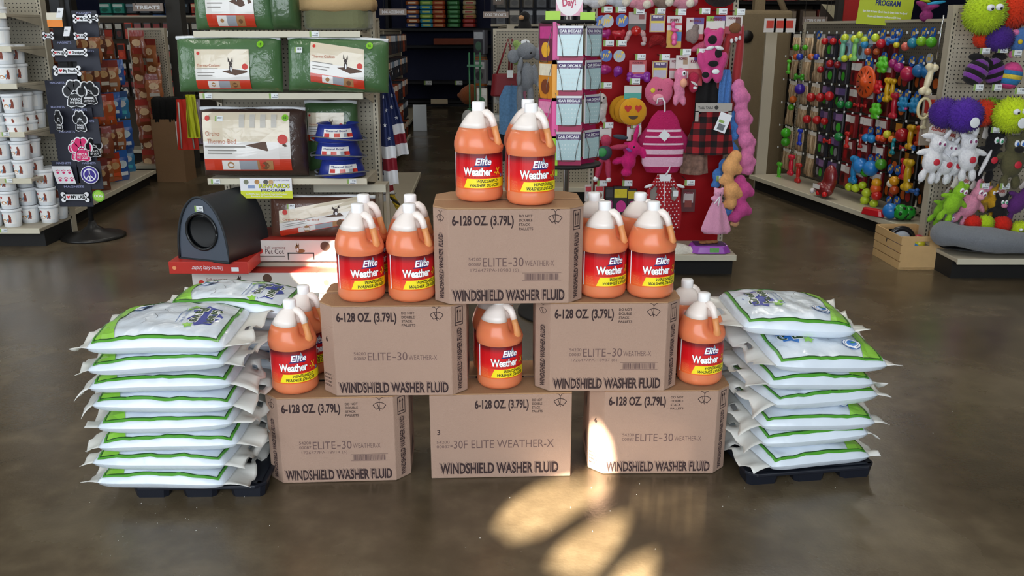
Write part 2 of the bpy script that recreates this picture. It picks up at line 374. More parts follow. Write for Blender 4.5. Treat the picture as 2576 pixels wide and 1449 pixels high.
        q.map(lambda v: (-BW / 2 - v[2], -v[0], v[1])); q.build('end_lettering', t); q2.map(lambda v: (BW / 2 + v[2], v[0], v[1])); q2.build('end_lettering', t)
    return t
def bx_at(x, D, z, r): return (x, D + BD / 2, z), R(r)
l, r_ = bx_at(-.565, 2.545, 0, 3.0); make_box('brown box at the left end of the bottom row, printed with a barcode', l, r_, 'wiper', '1726477PA-18914 (6)')
l, r_ = bx_at(-.041, 2.575, 0, 2.2); make_box('square-cornered brown box in the middle of the bottom row printed with -30F', l, r_, plain=True)
l, r_ = bx_at(.480, 2.60, 0, 0.5); make_box('sunlit brown box at the right end of the bottom row beside bags', l, r_, 'six', None)
l, r_ = bx_at(-.371, 2.548, .301, .8); make_box('left brown box of the middle row with no barcode and a 6 on its corner', l, r_, 'six', None)
l, r_ = bx_at(.300, 2.583, .301, .8); make_box('right brown box of the middle row with a barcode, under the right-hand pairs of jugs', l, r_, 'wiper', '1726477PA-18987 (6)')
l, r_ = bx_at(-.014, 2.554, .602, 2.0); make_box('topmost brown box of the pyramid, carrying three jugs', l, r_, 'wiper', '1726477PA-18988 (6)')

# ================================================================== JUGS
MILK = mat('fff2ea', .35, var=.03, trans=.12, sub=0, coat=.25); FLUID = mat('fb8f60', .30, coat=.3, var=.05, vs=14, sub=.3, trans=.22); FLUIDL = mat('f3b070', .35, var=.03, trans=.35)
CAPM = mat('fbfbfb', .45, var=0); 
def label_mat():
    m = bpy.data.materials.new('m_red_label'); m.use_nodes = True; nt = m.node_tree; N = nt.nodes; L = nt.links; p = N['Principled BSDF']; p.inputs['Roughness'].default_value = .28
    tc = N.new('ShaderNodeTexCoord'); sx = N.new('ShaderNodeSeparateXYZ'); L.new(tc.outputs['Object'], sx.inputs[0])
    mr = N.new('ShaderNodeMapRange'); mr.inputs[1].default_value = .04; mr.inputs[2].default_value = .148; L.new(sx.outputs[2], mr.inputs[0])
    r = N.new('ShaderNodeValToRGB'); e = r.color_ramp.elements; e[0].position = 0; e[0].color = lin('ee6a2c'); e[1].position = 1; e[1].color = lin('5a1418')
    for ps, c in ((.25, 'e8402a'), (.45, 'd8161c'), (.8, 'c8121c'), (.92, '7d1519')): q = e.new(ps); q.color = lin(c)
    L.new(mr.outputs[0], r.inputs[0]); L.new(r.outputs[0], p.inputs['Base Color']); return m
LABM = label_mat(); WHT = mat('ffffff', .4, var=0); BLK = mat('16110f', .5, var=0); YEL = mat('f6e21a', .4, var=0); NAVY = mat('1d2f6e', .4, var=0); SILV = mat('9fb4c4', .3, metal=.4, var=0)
ORT = mat('f2a06a', .5, var=0); DRED = mat('7a1216', .5, var=0); XYEL = mat('f4b81e', .4, var=0)
JR = .0745
def jug_prof():
    return [(.055, 0), (.066, .003), (.0725, .012), (.0738, .022), (.0728, .034), (.0724, .04), (.0724, .148), (.0745, .153), (.0758, .165), (.0752, .178), (.0715, .192), (.066, .206), (.0588, .222), (.0588, .2221), (.049, .238), (.039, .252), (.030, .262), (.0195, .268), (.0185, .276)]
def g_in(a, z):
    a = (a + math.pi) % (2 * math.pi) - math.pi
    k = math.exp(-(a / .55) ** 2)
    h = max(0, min(1, (z - .170) / .02)) * max(0, min(1, (.272 - z) / .02))
    facet = .012 * math.cos(5 * a) * max(0, min(1, (z - .17) / .04))
    return 1 - .60 * k * h + facet
def make_jug():
    t = thing('washer_fluid_jug', '', 'jug', (0, 0, 0)); P = jug_prof()
    hold = MB()
    body = MB(); body.lathe(P[13:], MILK, 44, rf=g_in)
    hp = [(.014, 0, .2625), (.028, 0, .2635), (.0385, 0, .256), (.046, 0, .242), (.0515, 0, .2245)]
    hq = [(.0515, 0, .2245), (.0560, 0, .208), (.0605, 0, .192), (.0640, 0, .178), (.055, 0, .165)]
    body.tube(hp, [.012, .0125, .0118, .0108, .0104], MILK, 10, flat=1.0)
    o = body.build('jug_body', t); o['label'] = 'milky empty upper part of the plastic jug with handle'
    fl = MB(); fl.lathe(P[:13], FLUID, 44, rf=g_in); fl.build('fluid', t, label='orange washer fluid filling the jug')
    fh = MB(); fh.tube(hq, [.0102, .0102, .0104, .013, .012], FLUIDL, 10); fh.build('handle', t, label='amber fluid-filled lower half of the handle')
    c = MB(); c.lathe([(.0185, .270), (.0198, .2715), (.0198, .293), (.0185, .2965), (.001, .297)], CAPM, 40, rf=lambda a, z: 1 + .018 * (1 if int(a / (2 * math.pi) * 40 + .5) % 2 else -1) * (1 if z < .295 else 0), caps=False); c.build('cap', t)
    lb = MB(); H0, H1 = .0405, .1475
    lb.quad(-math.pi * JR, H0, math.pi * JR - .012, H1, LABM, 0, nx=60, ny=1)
    lb.quad(-.103, H0, -.097, H1, WHT, .0002, nx=2, ny=1)
    # yellow band
    lb.quad(-.050, .0445, .112, .0725, YEL, .0010, nx=40, ny=2, shear=.42); 
    for i in range(0):
        pass
    lb.text('WINDSHIELD', -.010, .0608, .0095, BLK, .0015, w=.072, bold=.02, shear=.3); lb.text('WASHER DE-ICER', -.032, .0482, .0095, BLK, .0015, w=.100, bold=.02, shear=.3)
    lb.text('ENHANCED RAIN, SNOW & ICE REMOVAL', -.050, .0752, .0036, DRED, .0004, w=.115, bold=.01)
    lb.text('Weather', -.052, .0825, .0245, BLK, .0003, w=.096, bold=.06, sp=.93); lb.text('Weather', -.0512, .0825, .0245, WHT, .0006, w=.094, bold=.032, sp=.93)
    lb.text('-X', .049, .0835, .0215, DRED, .0003, w=.028, bold=.06); lb.text('-X', .050, .0835, .0215, XYEL, .0006, w=.026, bold=.03)
    lb.text('Elite', -.012, .1145, .0205, NAVY, .0003, w=.052, bold=.08, shear=.2); lb.text('Elite', -.011, .1145, .0205, WHT, .0006, w=.050, bold=.025, shear=.2)
    lb.quad(-.016, .1095, .036, .1125, NAVY, .0004, nx=6, shear=.3)
    lb.poly([(.015, .128), (.0185, .134), (.0225, .1435), (.0265, .134), (.030, .128), (.0225, .124)], SILV, .00045)
    for k in range(8): lb.text('danger harmful vapor keep out'[k * 2:k * 2 + 16], -.088, .072 - k * .0033, .0018, ORT, .0004, w=.028)
    lb.text('1 GALLON (3.79L)', -.088, .0455, .0028, ORT, .0004, w=.032)
    lb.disc(.083, .079, .0062, NAVY, .0008); lb.disc(.083, .079, .0048, mat('8c94b4', .4, var=0), .0010)
    rr = .0727
    lb.map(lambda v: ((rr + v[2]) * math.cos(v[0] / JR - math.pi / 2), (rr + v[2]) * math.sin(v[0] / JR - math.pi / 2), v[1]))
    lb.build('label', t)
    return t
J0 = make_jug()
jugs = [ # px-derived X, D, base z, label turn, handle azimuth, label
    (.057, 2.640, .902, 12, -42, 'orange jug at the right front edge of the topmost box'),
    (-.102, 2.700, .902, 2, -34, 'orange jug alone on the left of the topmost box'),
    (.050, 2.800, .902, 30, -20, 'orange jug mostly hidden behind the right front jug on the topmost box'),
    (-.4715, 2.632, .602, 24, -38, 'orange jug at the outer left front of the middle row, above the red cot boxes'),
    (-.3140, 2.632, .602, 24, -36, 'orange jug in front, directly left of the topmost box'),
    (-.480, 2.790, .602, 40, -25, 'orange jug standing behind the outer left front jug of the middle row'),
    (-.329, 2.790, .602, 40, -25, 'orange jug standing behind the jug directly left of the topmost box'),
    (.2870, 2.668, .602, 17, -30, 'orange jug in front, directly right of the topmost box'),
    (.4380, 2.668, .602, 10, -32, 'orange jug at the outer right front of the middle row'),
    (.268, 2.825, .602, 30, -10, 'orange jug behind the front jug directly right of the topmost box'),
    (.419, 2.825, .602, 30, -10, 'orange jug behind the outer right front jug of the middle row'),
    (-.697, 2.618, .301, 15, -35, 'orange jug in front on the left end of the bottom row, beside the bag stack'),
    (-.690, 2.775, .301, 30, -25, 'orange jug behind the front jug on the left end of the bottom row'),
    (-.040, 2.660, .301, 17, -38, 'shaded orange jug in the gap under the topmost box'),
    (-.058, 2.795, .301, 40, -25, 'orange jug hidden behind the jug in the gap under the topmost box'),
    (.6170, 2.690, .301, 6, -66, 'orange jug in front on the right end of the bottom row, handle facing forward'),
    (.594, 2.850, .301, 30, 10, 'orange jug behind the front jug on the right end of the bottom row'),
]
for i, (x, D, z, lt, hz, lab) in enumerate(jugs):
    j = J0 if i == 0 else dup(J0)
    j.location = (x, D, z); j['label'] = lab; j['group'] = 'jugs of orange washer fluid on the pyramid'
    for ch in j.children: ch.rotation_euler.z = R(lt if ch.name.startswith('label') else hz + 12 if not ch.name.startswith('cap') else 0)

# ================================================================== BAGS
BAGW = mat('d8e2ec', .32, coat=.6, coatbump=.9, bs=12, bump=0, var=.03); SEAL = mat('f2f1ec', .35, var=.03, trans=.3, coat=.3, coatbump=.6, bs=20)
GRN = mat('4f9a2e', .35, var=0, coat=.4); DGRN = mat('1f4a1c', .4, var=0); LGRN = mat('8ecb45', .35, var=.15, vs=20, coat=.4); BLUE = mat('2f78c8', .35, var=.2, vs=30, coat=.4); DBLU = mat('26389c', .4, var=.1); OLIV = mat('2c4a22', .4, var=0)
BLB = mat('3f6aa8', .4, var=0)
def bag_mesh_parts(Lx, Ly, T, seed, t, kind='blue'):
    rn = random.Random(seed); ph = [rn.uniform(0, 6.3) for _ in range(8)]
    def prof(u, v):
        a = max(0, 1 - abs(u) ** 6) ** .5; c = max(0, 1 - abs(v) ** 9) ** .5; return a * c
    def S(x, y, side=1, off=0.0):
        u, v = x / (Lx / 2), y / (Ly / 2); uu, vv = max(-1, min(1, u)), max(-1, min(1, v)); u_, v_ = uu, vv; p = prof(uu, vv)
        ex = 1 - .03 * (1 - abs(vv)) * 0
        wr = .0060 * (noise.noise(Vector((x * 16 + ph[0], y * 14, seed))) + .6 * noise.noise(Vector((x * 42, y * 30 + ph[1], seed * 1.7)))) * (p ** .3)
        bel = (1 - .30 * (u_ * u_) - .22 * (v_ * v_)); zt = T * .40 + T * .66 * p * bel + wr; zb = T * .40 - T * .40 * p ** .8
        sag = .006 * math.sin(3 * x + ph[2]) + .004 * math.sin(9 * x + ph[3]) * 1
        z = (zt + off if side > 0 else zb) + sag
        # corners pulled in
        return Vector((x * (1 - .035 * (vv ** 4)), y * (1 - .05 * abs(uu) ** 5), z))
    nx, ny = 40, 26
    b = MB()
    for side in (1, -1):
        vs = []; 
        for j in range(ny + 1):
            for i in range(nx + 1):
                u = -math.cos(math.pi * i / nx); v = -math.cos(math.pi * j / ny); u = .55 * u + .45 * (-1 + 2 * i / nx); v = .55 * v + .45 * (-1 + 2 * j / ny)
                vs.append(S(u * Lx / 2, v * Ly / 2, side))
        fs = [(j * (nx + 1) + i, j * (nx + 1) + i + 1, (j + 1) * (nx + 1) + i + 1, (j + 1) * (nx + 1) + i) for j in range(ny) for i in range(nx)]
        if side < 0: fs = [f[::-1] for f in fs]
        b.add(vs, fs, BAGW, True)
    b.build('bag_body', t)
    # end seals: wide limp strip with handle hole at -X, short one at +X
    for sgn, ext in ((-1, .060), (1, .034)):
        q = MB(); m_, n_ = 7, 16; vs = []
        droop = rn.uniform(.0, .022)
        for j in range(n_ + 1):
            v = -1 + 2 * j / n_
            for i in range(m_ + 1):
                s = i / m_; base = S(sgn * Lx / 2, v * Ly / 2 * .99)
                e = ext * (1 + .18 * math.sin(3.1 * v + ph[4]) + .12 * math.sin(8 * v + ph[5]) + .20 * (abs(v) ** 6))
                z = base.z - droop * s * s * (1 + .7 * math.sin(4 * v + ph[6])) + .010 * s * math.sin(7 * v + ph[7]) + .006 * s * math.sin(17 * v + ph[0])
                z = max(z, -.045)
                vs.append((base.x + sgn * e * s, base.y * (1 + .05 * s), z))
        fs = []
        for j in range(n_):
            for i in range(m_):
                if sgn < 0 and j in (7, 8) and i in (3, 4): continue
                fs.append((j * (m_ + 1) + i, j * (m_ + 1) + i + 1, (j + 1) * (m_ + 1) + i + 1, (j + 1) * (m_ + 1) + i))
        q.add(vs, fs, SEAL, True); q.build('end_seal', t, solid=.0012)
    # print: frame line, green corners and wave, logo (top of the design at -X, text runs along +Y)
    p = MB(); X0, X1, Y0, Y1 = -Lx / 2 + .020, Lx / 2 - .020, -Ly / 2 + .012, Ly / 2 - .012
    p.line([(X0, Y0), (X1, Y0), (X1, Y1), (X0, Y1)], .0085, GRN, .0028, True)
    p.line([(X0 + .0035, Y0 + .0035), (X1 - .0035, Y0 + .0035), (X1 - .0035, Y1 - .0035), (X0 + .0035, Y1 - .0035)], .0028, DGRN, .0034, True)
    nn = 14
    for i in range(nn):    # green band along the foot of the design
        ya, yb = Y0 + .005 + (Y1 - Y0 - .01) * i / nn, Y0 + .005 + (Y1 - Y0 - .01) * (i + 1) / nn
        fa, fb = (.062 - .030 * math.sin(math.pi * (ya - Y0) / (Y1 - Y0))), (.062 - .030 * math.sin(math.pi * (yb - Y0) / (Y1 - Y0)))
        for k in range(3):
            p.add([(X1 - fa * k / 3 - .005, ya, .0024), (X1 - fa * (k + 1) / 3 - .005, ya, .0024), (X1 - fb * (k + 1) / 3 - .005, yb, .0024), (X1 - fb * k / 3 - .005, yb, .0024)], [(0, 1, 2, 3)], LGRN)
    gx, gy = X1 - .075, Y0 + .075 if kind != 'x' else 0
    p.disc(gx, gy, .030, BLB, .0030, 24); p.disc(gx, gy, .0275, WHT, .0034, 24); p.disc(gx, gy, .022, BLB, .0038, 24); p.disc(gx, gy, .0205, WHT, .0042, 24); p.disc(gx, gy, .016, BLUE, .0046, 20); p.disc(gx + .004, gy + .003, .008, GRN, .0050, 9, ry=.005)
    # logo splash
    lx, ly = X0 + .075, 0.01
    spl_ = [(lx + (.052 if k % 2 else .036) * math.cos(k * .45) * 1.0, ly + (.088 if k % 2 else .070) * math.sin(k * .45)) for k in range(14)]
    tri = MB()
    cx, cy = lx, ly
    for k in range(14):
        a, c_ = spl_[k], spl_[(k + 1) % 14]
        p.add([(cx, cy, .0010), (a[0], a[1], .0010), (c_[0], c_[1], .0010)], [(0, 1, 2)], BLUE if kind == 'blue' else DBLU)
    for wtxt, xx in (('Green', lx - .010), ('Paws', lx + .034)):
        p.text(wtxt, xx, ly, .030, WHT, .0016, w=.125, bold=.09, align='c', ang=R(90)); p.text(wtxt, xx, ly, .030, OLIV, .0022, w=.120, bold=.03, align='c', ang=R(90))
    for mx, my, sz in ((lx + .03, ly + .085, .018), (lx + .048, ly - .07, .020), (lx + .062, ly - .045, .013)):
        lf = [(mx + sz * (1.0 if k % 2 == 0 else .5) * math.cos(k * math.pi / 5), my + sz * (1.0 if k % 2 == 0 else .5) * math.sin(k * math.pi / 5)) for k in range(10)]
        p.poly(lf, LGRN, .0026)
    p.text('ECO-FRIENDLY ICE MELT', lx + .062, ly, .008, BLB, .0014, w=.13, align='c', ang=R(90))
    p.line([(lx + .073, ly - .06), (lx + .073, ly + .06)], .0018, BLB, .0014)
    q0, q1 = .02, -.05
    for k in range(3): p.line([(q0 + .012 * math.cos(a * .5 + k) + k * .022, q1 + .05 * k + .012 * a * .6) for a in range(6)], .0012, BLK, .0014)
    def mp(v): return tuple(S(v[0], v[1], 1, v[2] + .0004))
    p.map(mp); p.build('bag_print', t, label='green border line, leaf and globe print')
def bag_stack(x, y, z0, n, Lx, Ly, pitch, rz, names, group, seed, tilt=()):
    out = []
    for i in range(n):
        rn = random.Random(seed * 31 + i)
        t = thing('ice_melt_bag', names(i, n), 'bag', (x + rn.uniform(-.018, .018), y + rn.uniform(-.012, .012), z0 + i * pitch), R(rz + rn.uniform(-5, 5)), group, rx=R(rn.uniform(-1, 1.0)), ry=R(rn.uniform(-1.2, 1.2)))
        top = i == n - 1
        bag_mesh_parts(Lx * rn.uniform(.96, 1.03), Ly, pitch * (1.18 if top else 1.04), seed * 10 + i, t, 'navy' if top else 'blue'); out.append(t)
    return out
ORD = ['bottom', 'second', 'third', 'fourth', 'fifth', 'sixth', 'seventh', 'eighth']
def nm(side, ex=''):
    def f(i, n):
        if i == n - 1: return f'green-bordered bag on top of the {side} stack{ex}'
        if i == 0: return f'green-bordered bag at the bottom of the {side} stack, on the tray'
        return f'green-bordered bag, {ORD[i]} from the bottom of the {side} stack{ex}'
    return f
g = 'green-bordered bags'
bag_stack(-1.055, 2.565, .052, 8, .415, .335, .0625, 180, nm('left'), g, 1)
bl = bag_stack(-.94, 2.865, .052, 8, .40, .245, .0628, 181, nm('left rear'), g, 2)
br = bag_stack(.955, 2.70, .052, 7, .375, .335, .0665, 10, nm('right'), g, 5)
bag_stack(.93, 3.02, .052, 6, .36, .27, .0655, 6, nm('right rear'), g, 4)
t6 = br[5]; t6.rotation_euler = (R(5), R(3), R(6)); t6.location.x += .035; t6.location.z += .004; br[6].location.z += .012; br[6].rotation_euler = (R(1), R(1), R(2)); br[6].location.y += .09; br[6].location.x += -.045
# trays beneath
TRAY = mat('161a24', .4, var=.1)
def tray(label, x, y, W, D, rz):
    t = thing('plastic_tray', label, 'tray', (x, y, 0), R(rz), 'black plastic trays under the bag stacks')
    b = MB(); h = .045; b.box((0, 0, .042), (W, D, .012), TRAY, b=.03); b.build('tray_deck', t, bevel=.003)
    for sx in (-1, 0, 1):
        for sy in (-1, 0, 1):
            q = MB(); q.box((sx * (W / 2 - .06), sy * (D / 2 - .06), .018), (.1, .08, .036), TRAY, taper=1.12, b=.012); q.build('foot', t)
    r = MB(); r.line([(-W / 2 + .02, -D / 2 + .02), (W / 2 - .02, -D / 2 + .02), (W / 2 - .02, D / 2 - .02), (-W / 2 + .02, D / 2 - .02)], .012, TRAY, .0515, True); r.build('rim', t)
tray('low black plastic tray under the left bag stack', -.985, 2.76, .42, .66, 1)
tray('low black plastic tray under the right bag stack', .925, 2.86, .44, .66, 8)
# salt grains on the floor
sm = MB(); sal = mat('e8e4dc', .5, var=0); rn = random.Random(5)
for k in range(46):
    px, py = rn.choice(((rn.uniform(1150, 1950), rn.uniform(1215, 1440)), (rn.uniform(200, 700), rn.uniform(1240, 1400)), (rn.uniform(1800, 2450), rn.uniform(900, 1300)))); p_ = gnd(px, py)
    sm.ell((p_.x, p_.y, .0012), rn.uniform(.0006, .0014), sal, 5, 4)
sm.build('salt_grains', kind='stuff', label='scattered white salt grains on the polished floor', category='salt')
NTH = ['first', 'second', 'third', 'fourth', 'fifth', 'sixth', 'seventh', 'eighth', 'ninth', 'tenth', 'eleventh', 'twelfth', 'thirteenth', 'fourteenth', 'fifteenth', 'sixteenth']
# ================================================================== FIXTURES
CREAM = mat('b5ac98', .5, var=.04); CREAM2 = mat('cfc9b4', .45, var=.04); PEG = peg_mat('a39c8b'); KICK = mat('0d0c0b', .7, var=0); SLOT = mat('1a1814', .8, var=0)
TAGW = mat('e9eef0', .4, var=0); TAGG = mat('8fae5a', .5, var=0); TAGK = mat('555a60', .5, var=0); CHROME = mat('b8bcc0', .25, metal=1, var=0); WIRE = mat('7a7a78', .35, metal=.8, var=0)
def tagmesh(w=.036, h=.022):
    b = MB(); b.quad(-w / 2, -h / 2, w / 2, h / 2, TAGW, .001); b.quad(-w / 2, -h / 2, -w / 2 + w * .22, h / 2, TAGG, .0014); b.text('9.99', w * .05, -.002, h * .35, TAGK, .0016, w=w * .38, bold=.01)
    b.quad(-w * .2, -h * .38, w * .4, -h * .28, TAGK, .0014); b.quad(-w / 2, -h / 2, w / 2, h / 2, TAGW, -.0005)
    return b.map(XZ)
def part_tag(parent, x, y, z, w=.036, h=.022):
    q = tagmesh(w, h); q.map(lambda v: (v[0] + x, v[1] + y, v[2] + z)); q.build('price_tag', parent)
def gondola(label, loc, rz, W, H, depth, shelves=(), kick=.11, cat='shelving unit', group=None, board=PEG, deck=True, tags=(), name='gondola_shelf', shelf_depth=.32, sW=None, backT=.05):
    """origin = floor, middle of the back panel's face; front looks to local -Y"""
    t = thing(name, label, cat, loc, rz, group)
    b = MB(); b.box((0, backT / 2, (H + kick) / 2), (W - .06, backT, H - kick), board); b.build('back_panel', t)
    for s in (-1, 1):
        q = MB(); q.box((s * (W / 2 - .015), backT / 2 - .005, H / 2), (.03, backT + .02, H), CREAM); 
        n = int(H / .0254 / 1)
        for k in range(4, n): q.box((s * (W / 2 - .015), -.0155, k * .0254), (.006, .002, .014), SLOT)
        q.build('upright', t)
    q = MB(); q.box((0, backT / 2, H + .01), (W, backT + .02, .02), CREAM); q.build('top_rail', t)
    if deck:
        q = MB(); q.box((0, -depth / 2, kick + .012), (W, depth, .024), CREAM); q.build('base_deck', t, bevel=.003)
        q = MB(); q.box((0, -depth + .001, kick + .008), (W, .012, .036), CREAM2); q.build('price_rail', t, bevel=.002)
        q = MB(); q.box((0, -depth / 2 + .03, kick / 2), (W - .01, depth - .06, kick), KICK); q.build('kick_plate', t)
    for i, z in enumerate(shelves):
        sw = sW or W
        q = MB(); q.box((0, -shelf_depth / 2, z), (sw - .02, shelf_depth, .018), CREAM); s = q.build('shelf', t, bevel=.002)
        q = MB(); q.box((0, -shelf_depth - .004, z - .004), (sw - .02, .010, .034), CREAM2); q.build('price_rail', s, bevel=.002)
        for sx in (-1, 1):
            q = MB(); q.add([(sx * (sw / 2 - .012), 0, z - .01), (sx * (sw / 2 - .012), -shelf_depth * .9, z - .01), (sx * (sw / 2 - .012), 0, z - .07), (sx * (sw / 2 - .009), 0, z - .01), (sx * (sw / 2 - .009), -shelf_depth * .9, z - .01), (sx * (sw / 2 - .009), 0, z - .07)], [(0, 1, 2), (5, 4, 3), (0, 3, 4, 1), (1, 4, 5, 2), (2, 5, 3, 0)], CREAM); q.build('bracket', s)
    for x, y, z in tags: part_tag(t, x, y, z, .05, .026)
    return t
def hang(parent, p, L=.0, up=.004):
    """a peg hook of the unit PARENT that carries the thing whose top is at world point p"""
    M = (Matrix.Translation(parent.location) @ parent.rotation_euler.to_matrix().to_4x4()).inverted(); q = M @ Vector(p); b = MB()
    b.tube([(q.x, 0, q.z + up), (q.x, q.y - .02, q.z + up), (q.x, q.y - .03, q.z + up + .01)], .003, WIRE, 5); b.build('peg_hook', parent)
def wires(o, half, top):
    for s in (-1, 1):
        b = MB(); b.tube([(s * half, .0, top), (s * half, .0, ZC - o.location.z)], .003, WIRE, 5); b.build('hanging_wire', o)
# ------------------------------------------------------------ bucket end cap (far left)
xe = at(100, 580, 5.75).x
zl = [at(0, y, 5.75).z for y in (455, 338, 216, 122, 38)]
BUC = gondola('cream end shelf stocked with white buckets at the left edge', (xe - .46, 6.2, 0), 0, .92, 1.72, .45, zl, shelf_depth=.43, tags=[(.30, -.442, zl[0]), (.33, -.442, zl[1]), (.22, -.456, .122)])
PAIL = mat('e9edf0', .4, var=.02); PLAB = mat('f6f6f4', .35, var=.03); PIMG = mat('c98a4a', .5, var=.3, vs=60); PIM2 = mat('7fa8c4', .5, var=.2, vs=50); RUST = mat('8a3c22', .5, var=.1)
def make_pail():
    t = thing('white_bucket', '', 'bucket')
    b = MB(); b.lathe([(.050, 0), (.052, .002), (.060, .108)], PAIL, 24); b.build('body', t)
    l = MB(); l.lathe([(.0635, .104), (.065, .106), (.065, .122), (.060, .1225), (.058, .119)], PAIL, 28); l.build('lid', t)
    p = MB(); p.quad(-.062, .024, .062, .098, PLAB, .0, nx=14); p.disc(-.018, .045, .020, PIMG, .0006, 12, ry=.012); p.disc(.018, .048, .016, PIM2, .0006, 12, ry=.014)
    p.poly([(.006, .03), (.03, .03), (.032, .07), (.024, .09), (.016, .085), (.018, .06)], RUST, .0010); p.disc(-.03, .082, .008, mat('b03030', .4, var=0), .0008, 10)
    p.map(lambda v: ((.0522 + .0735 * v[1] + v[2]) * math.sin(v[0] / .058), -(.0522 + .0735 * v[1] + v[2]) * math.cos(v[0] / .058), v[1])); p.build('label', t)
    return t
P0 = make_pail(); first = True
def pail_rows():
    names = ['bottom deck', 'second shelf', 'third shelf', 'fourth shelf', 'fifth shelf', 'highest shelf']
    zz = [.134] + [z + .009 for z in zl]
    # (level, layers, columns x from right edge)
    out = []
    for lv, (z, nl, cols, rows) in enumerate(((zz[0], 3, 4, 3), (zz[1], 3, 3, 2), (zz[2], 2, 3, 3), (zz[3], 2, 3, 2), (zz[4], 2, 3, 1), (zz[5], 1, 3, 1))):
        for c in range(cols):
            for r in range(rows):
                h_ = nl if (lv > 0 or r > 0 or c > 0) else 1
                if lv == 0 and c == 1 and r == 0: h_ = 3
                for k in range(h_):
                    x = xe - .085 - (.02 * lv) * .3 - c * .134 - (.0 if r else .0) + (.05 if lv == 0 and r else 0) ; y = 5.75 + .085 + r * .134
                    if lv == 0 and c == 0 and r == 0: continue
                    out.append((x, y, z + k * .123, f'white bucket on the {names[lv]}, {["bottom", "middle", "top"][k] if nl == 3 else ["lower", "upper"][k]} tier, {["front", "second", "third"][r]} row, {["right end", "second from right", "third from right", "fourth from right"][c]}'))
    return out
for i, (x, y, z, lab) in enumerate(pail_rows()):
    o = P0 if i == 0 else dup(P0); o.location = (x, y, z); o.rotation_euler.z = R(random.uniform(-12, 25)); o['label'] = lab; o['group'] = 'white buckets on the left end shelf'
# ------------------------------------------------------------ treat wall (left aisle)
A0, A1 = gnd(172, 585), gnd(395, 462)
A0 = A0 + (A1 - A0) * .06; dv = (A1 - A0); ang = math.atan2(dv.y, dv.x); Lw = dv.length; md = (A0 + A1) / 2; bk = Vector((-math.sin(ang), math.cos(ang), 0))
dpt = .36
TW = gondola('pegboard aisle wall hung with brown treat bags, left aisle', tuple(md + bk * dpt), ang, Lw, 1.50, dpt, ())
def wall_frame(o, loc, a):   # local x along wall, y out of the wall(-), z
    return Matrix.Translation(loc) @ Matrix.Rotation(a, 4, 'Z')
TWM = wall_frame(None, md + bk * dpt, ang)
def pouch_mesh(w, h, cols, seed, hdr=.22, d=.035):
    """glossy hanging treat pouch; returns (body MB, header MB, print MB); origin at hang hole, hangs down -Z, faces -Y"""
    rn = random.Random(seed); b = MB(); nx, ny = 7, 9; vs = []
    body = film(cols[0], .35)
    for side in (-1, 1):
        vs = []
        for j in range(ny + 1):
            for i in range(nx + 1):
                u, v = -1 + 2 * i / nx, -1 + 2 * j / ny
                p = max(0, (1 - u ** 4)) ** .5 * max(0, (1 - abs(v) ** 3)) ** .5
                z = -h * hdr - (h * (1 - hdr)) * (1 - (v + 1) / 2)
                vs.append((u * w / 2 * (1 - .06 * abs(v) ** 3) + .004 * math.sin(v * 5 + seed), side * d / 2 * p * (1 + .4 * noise.noise(Vector((u * 2, v * 2.5, seed * 1.3)))), z))
        fs = [(j * (nx + 1) + i, j * (nx + 1) + i + 1, (j + 1) * (nx + 1) + i + 1, (j + 1) * (nx + 1) + i) for j in range(ny) for i in range(nx)]
        if side > 0: fs = [f[::-1] for f in fs]
        b.add(vs, fs, body, True)
    hd = MB(); hd.box((0, 0, -h * hdr * .5), (w * .96, .003, h * hdr), film(cols[1], .4))
    pr = MB(); z = -h * .45; pr.disc(0, z, w * .30, mat(cols[2], .4, var=.3, vs=70), 0, 10, ry=h * .13); pr.quad(-w * .3, -h * .82, w * .3, -h * .70, mat(cols[3], .4, var=.2, vs=40), 0)
    pr.map(XZ).map(lambda v: (v[0], v[1] - d * .56, v[2]))
    return b, hd, pr
def make_pouch(w, h, cols, seed, name='treat_pouch', cat='treat bag'):
    t = thing(name, '', cat); b, hd, pr = pouch_mesh(w, h, cols, seed); b.build('pouch', t); hd.build('header_card', t); pr.build('printed_panel', t); return t
POUCH = [make_pouch(.125, .21, c, i) for i, c in enumerate((('6e3420', '7c2a24', 'c8a070', 'c9c4b8'), ('8a4526', 'a13024', 'd8b48a', 'a24030'), ('5b2c1c', '3a2420', 'b98a58', 'd9d4c8'), ('a8643a', '8c2c22', 'e2c39a', 'b8b0a4'), ('2458a8', '2a6ac0', 'cfe0ee', 'e0e6ea'), ('2f7fb0', '1f4f8a', 'd8d8d8', '47b0c0'), ('b8501c', 'b33418', 'c9a070', 'd0552c')))]
usedP = [False] * len(POUCH)
def place_pouch(k, M, x, y, z, label, group, sc=1.0, rz=0):
    o = POUCH[k] if not usedP[k] else dup(POUCH[k]); usedP[k] = True
    p = M @ Vector((x, y, z)); o.location = p; o.rotation_euler = (0, 0, M.to_euler().z + rz); o.scale = (sc, sc, sc); o['label'] = label; o['group'] = group; return o
def hooks(parent, pts, name='peg_hook', L=.22):
    for x, z in pts:
        q = MB(); q.tube([(x, 0, z), (x, -L + .01, z), (x, -L, z + .008)], .0025, WIRE, 5); q.box((x, -L - .002, z + .012), (.022, .002, .018), TAGW); q.build(name, parent)
hk = []; RN = ('top', 'second', 'third', 'fourth', 'lowest')
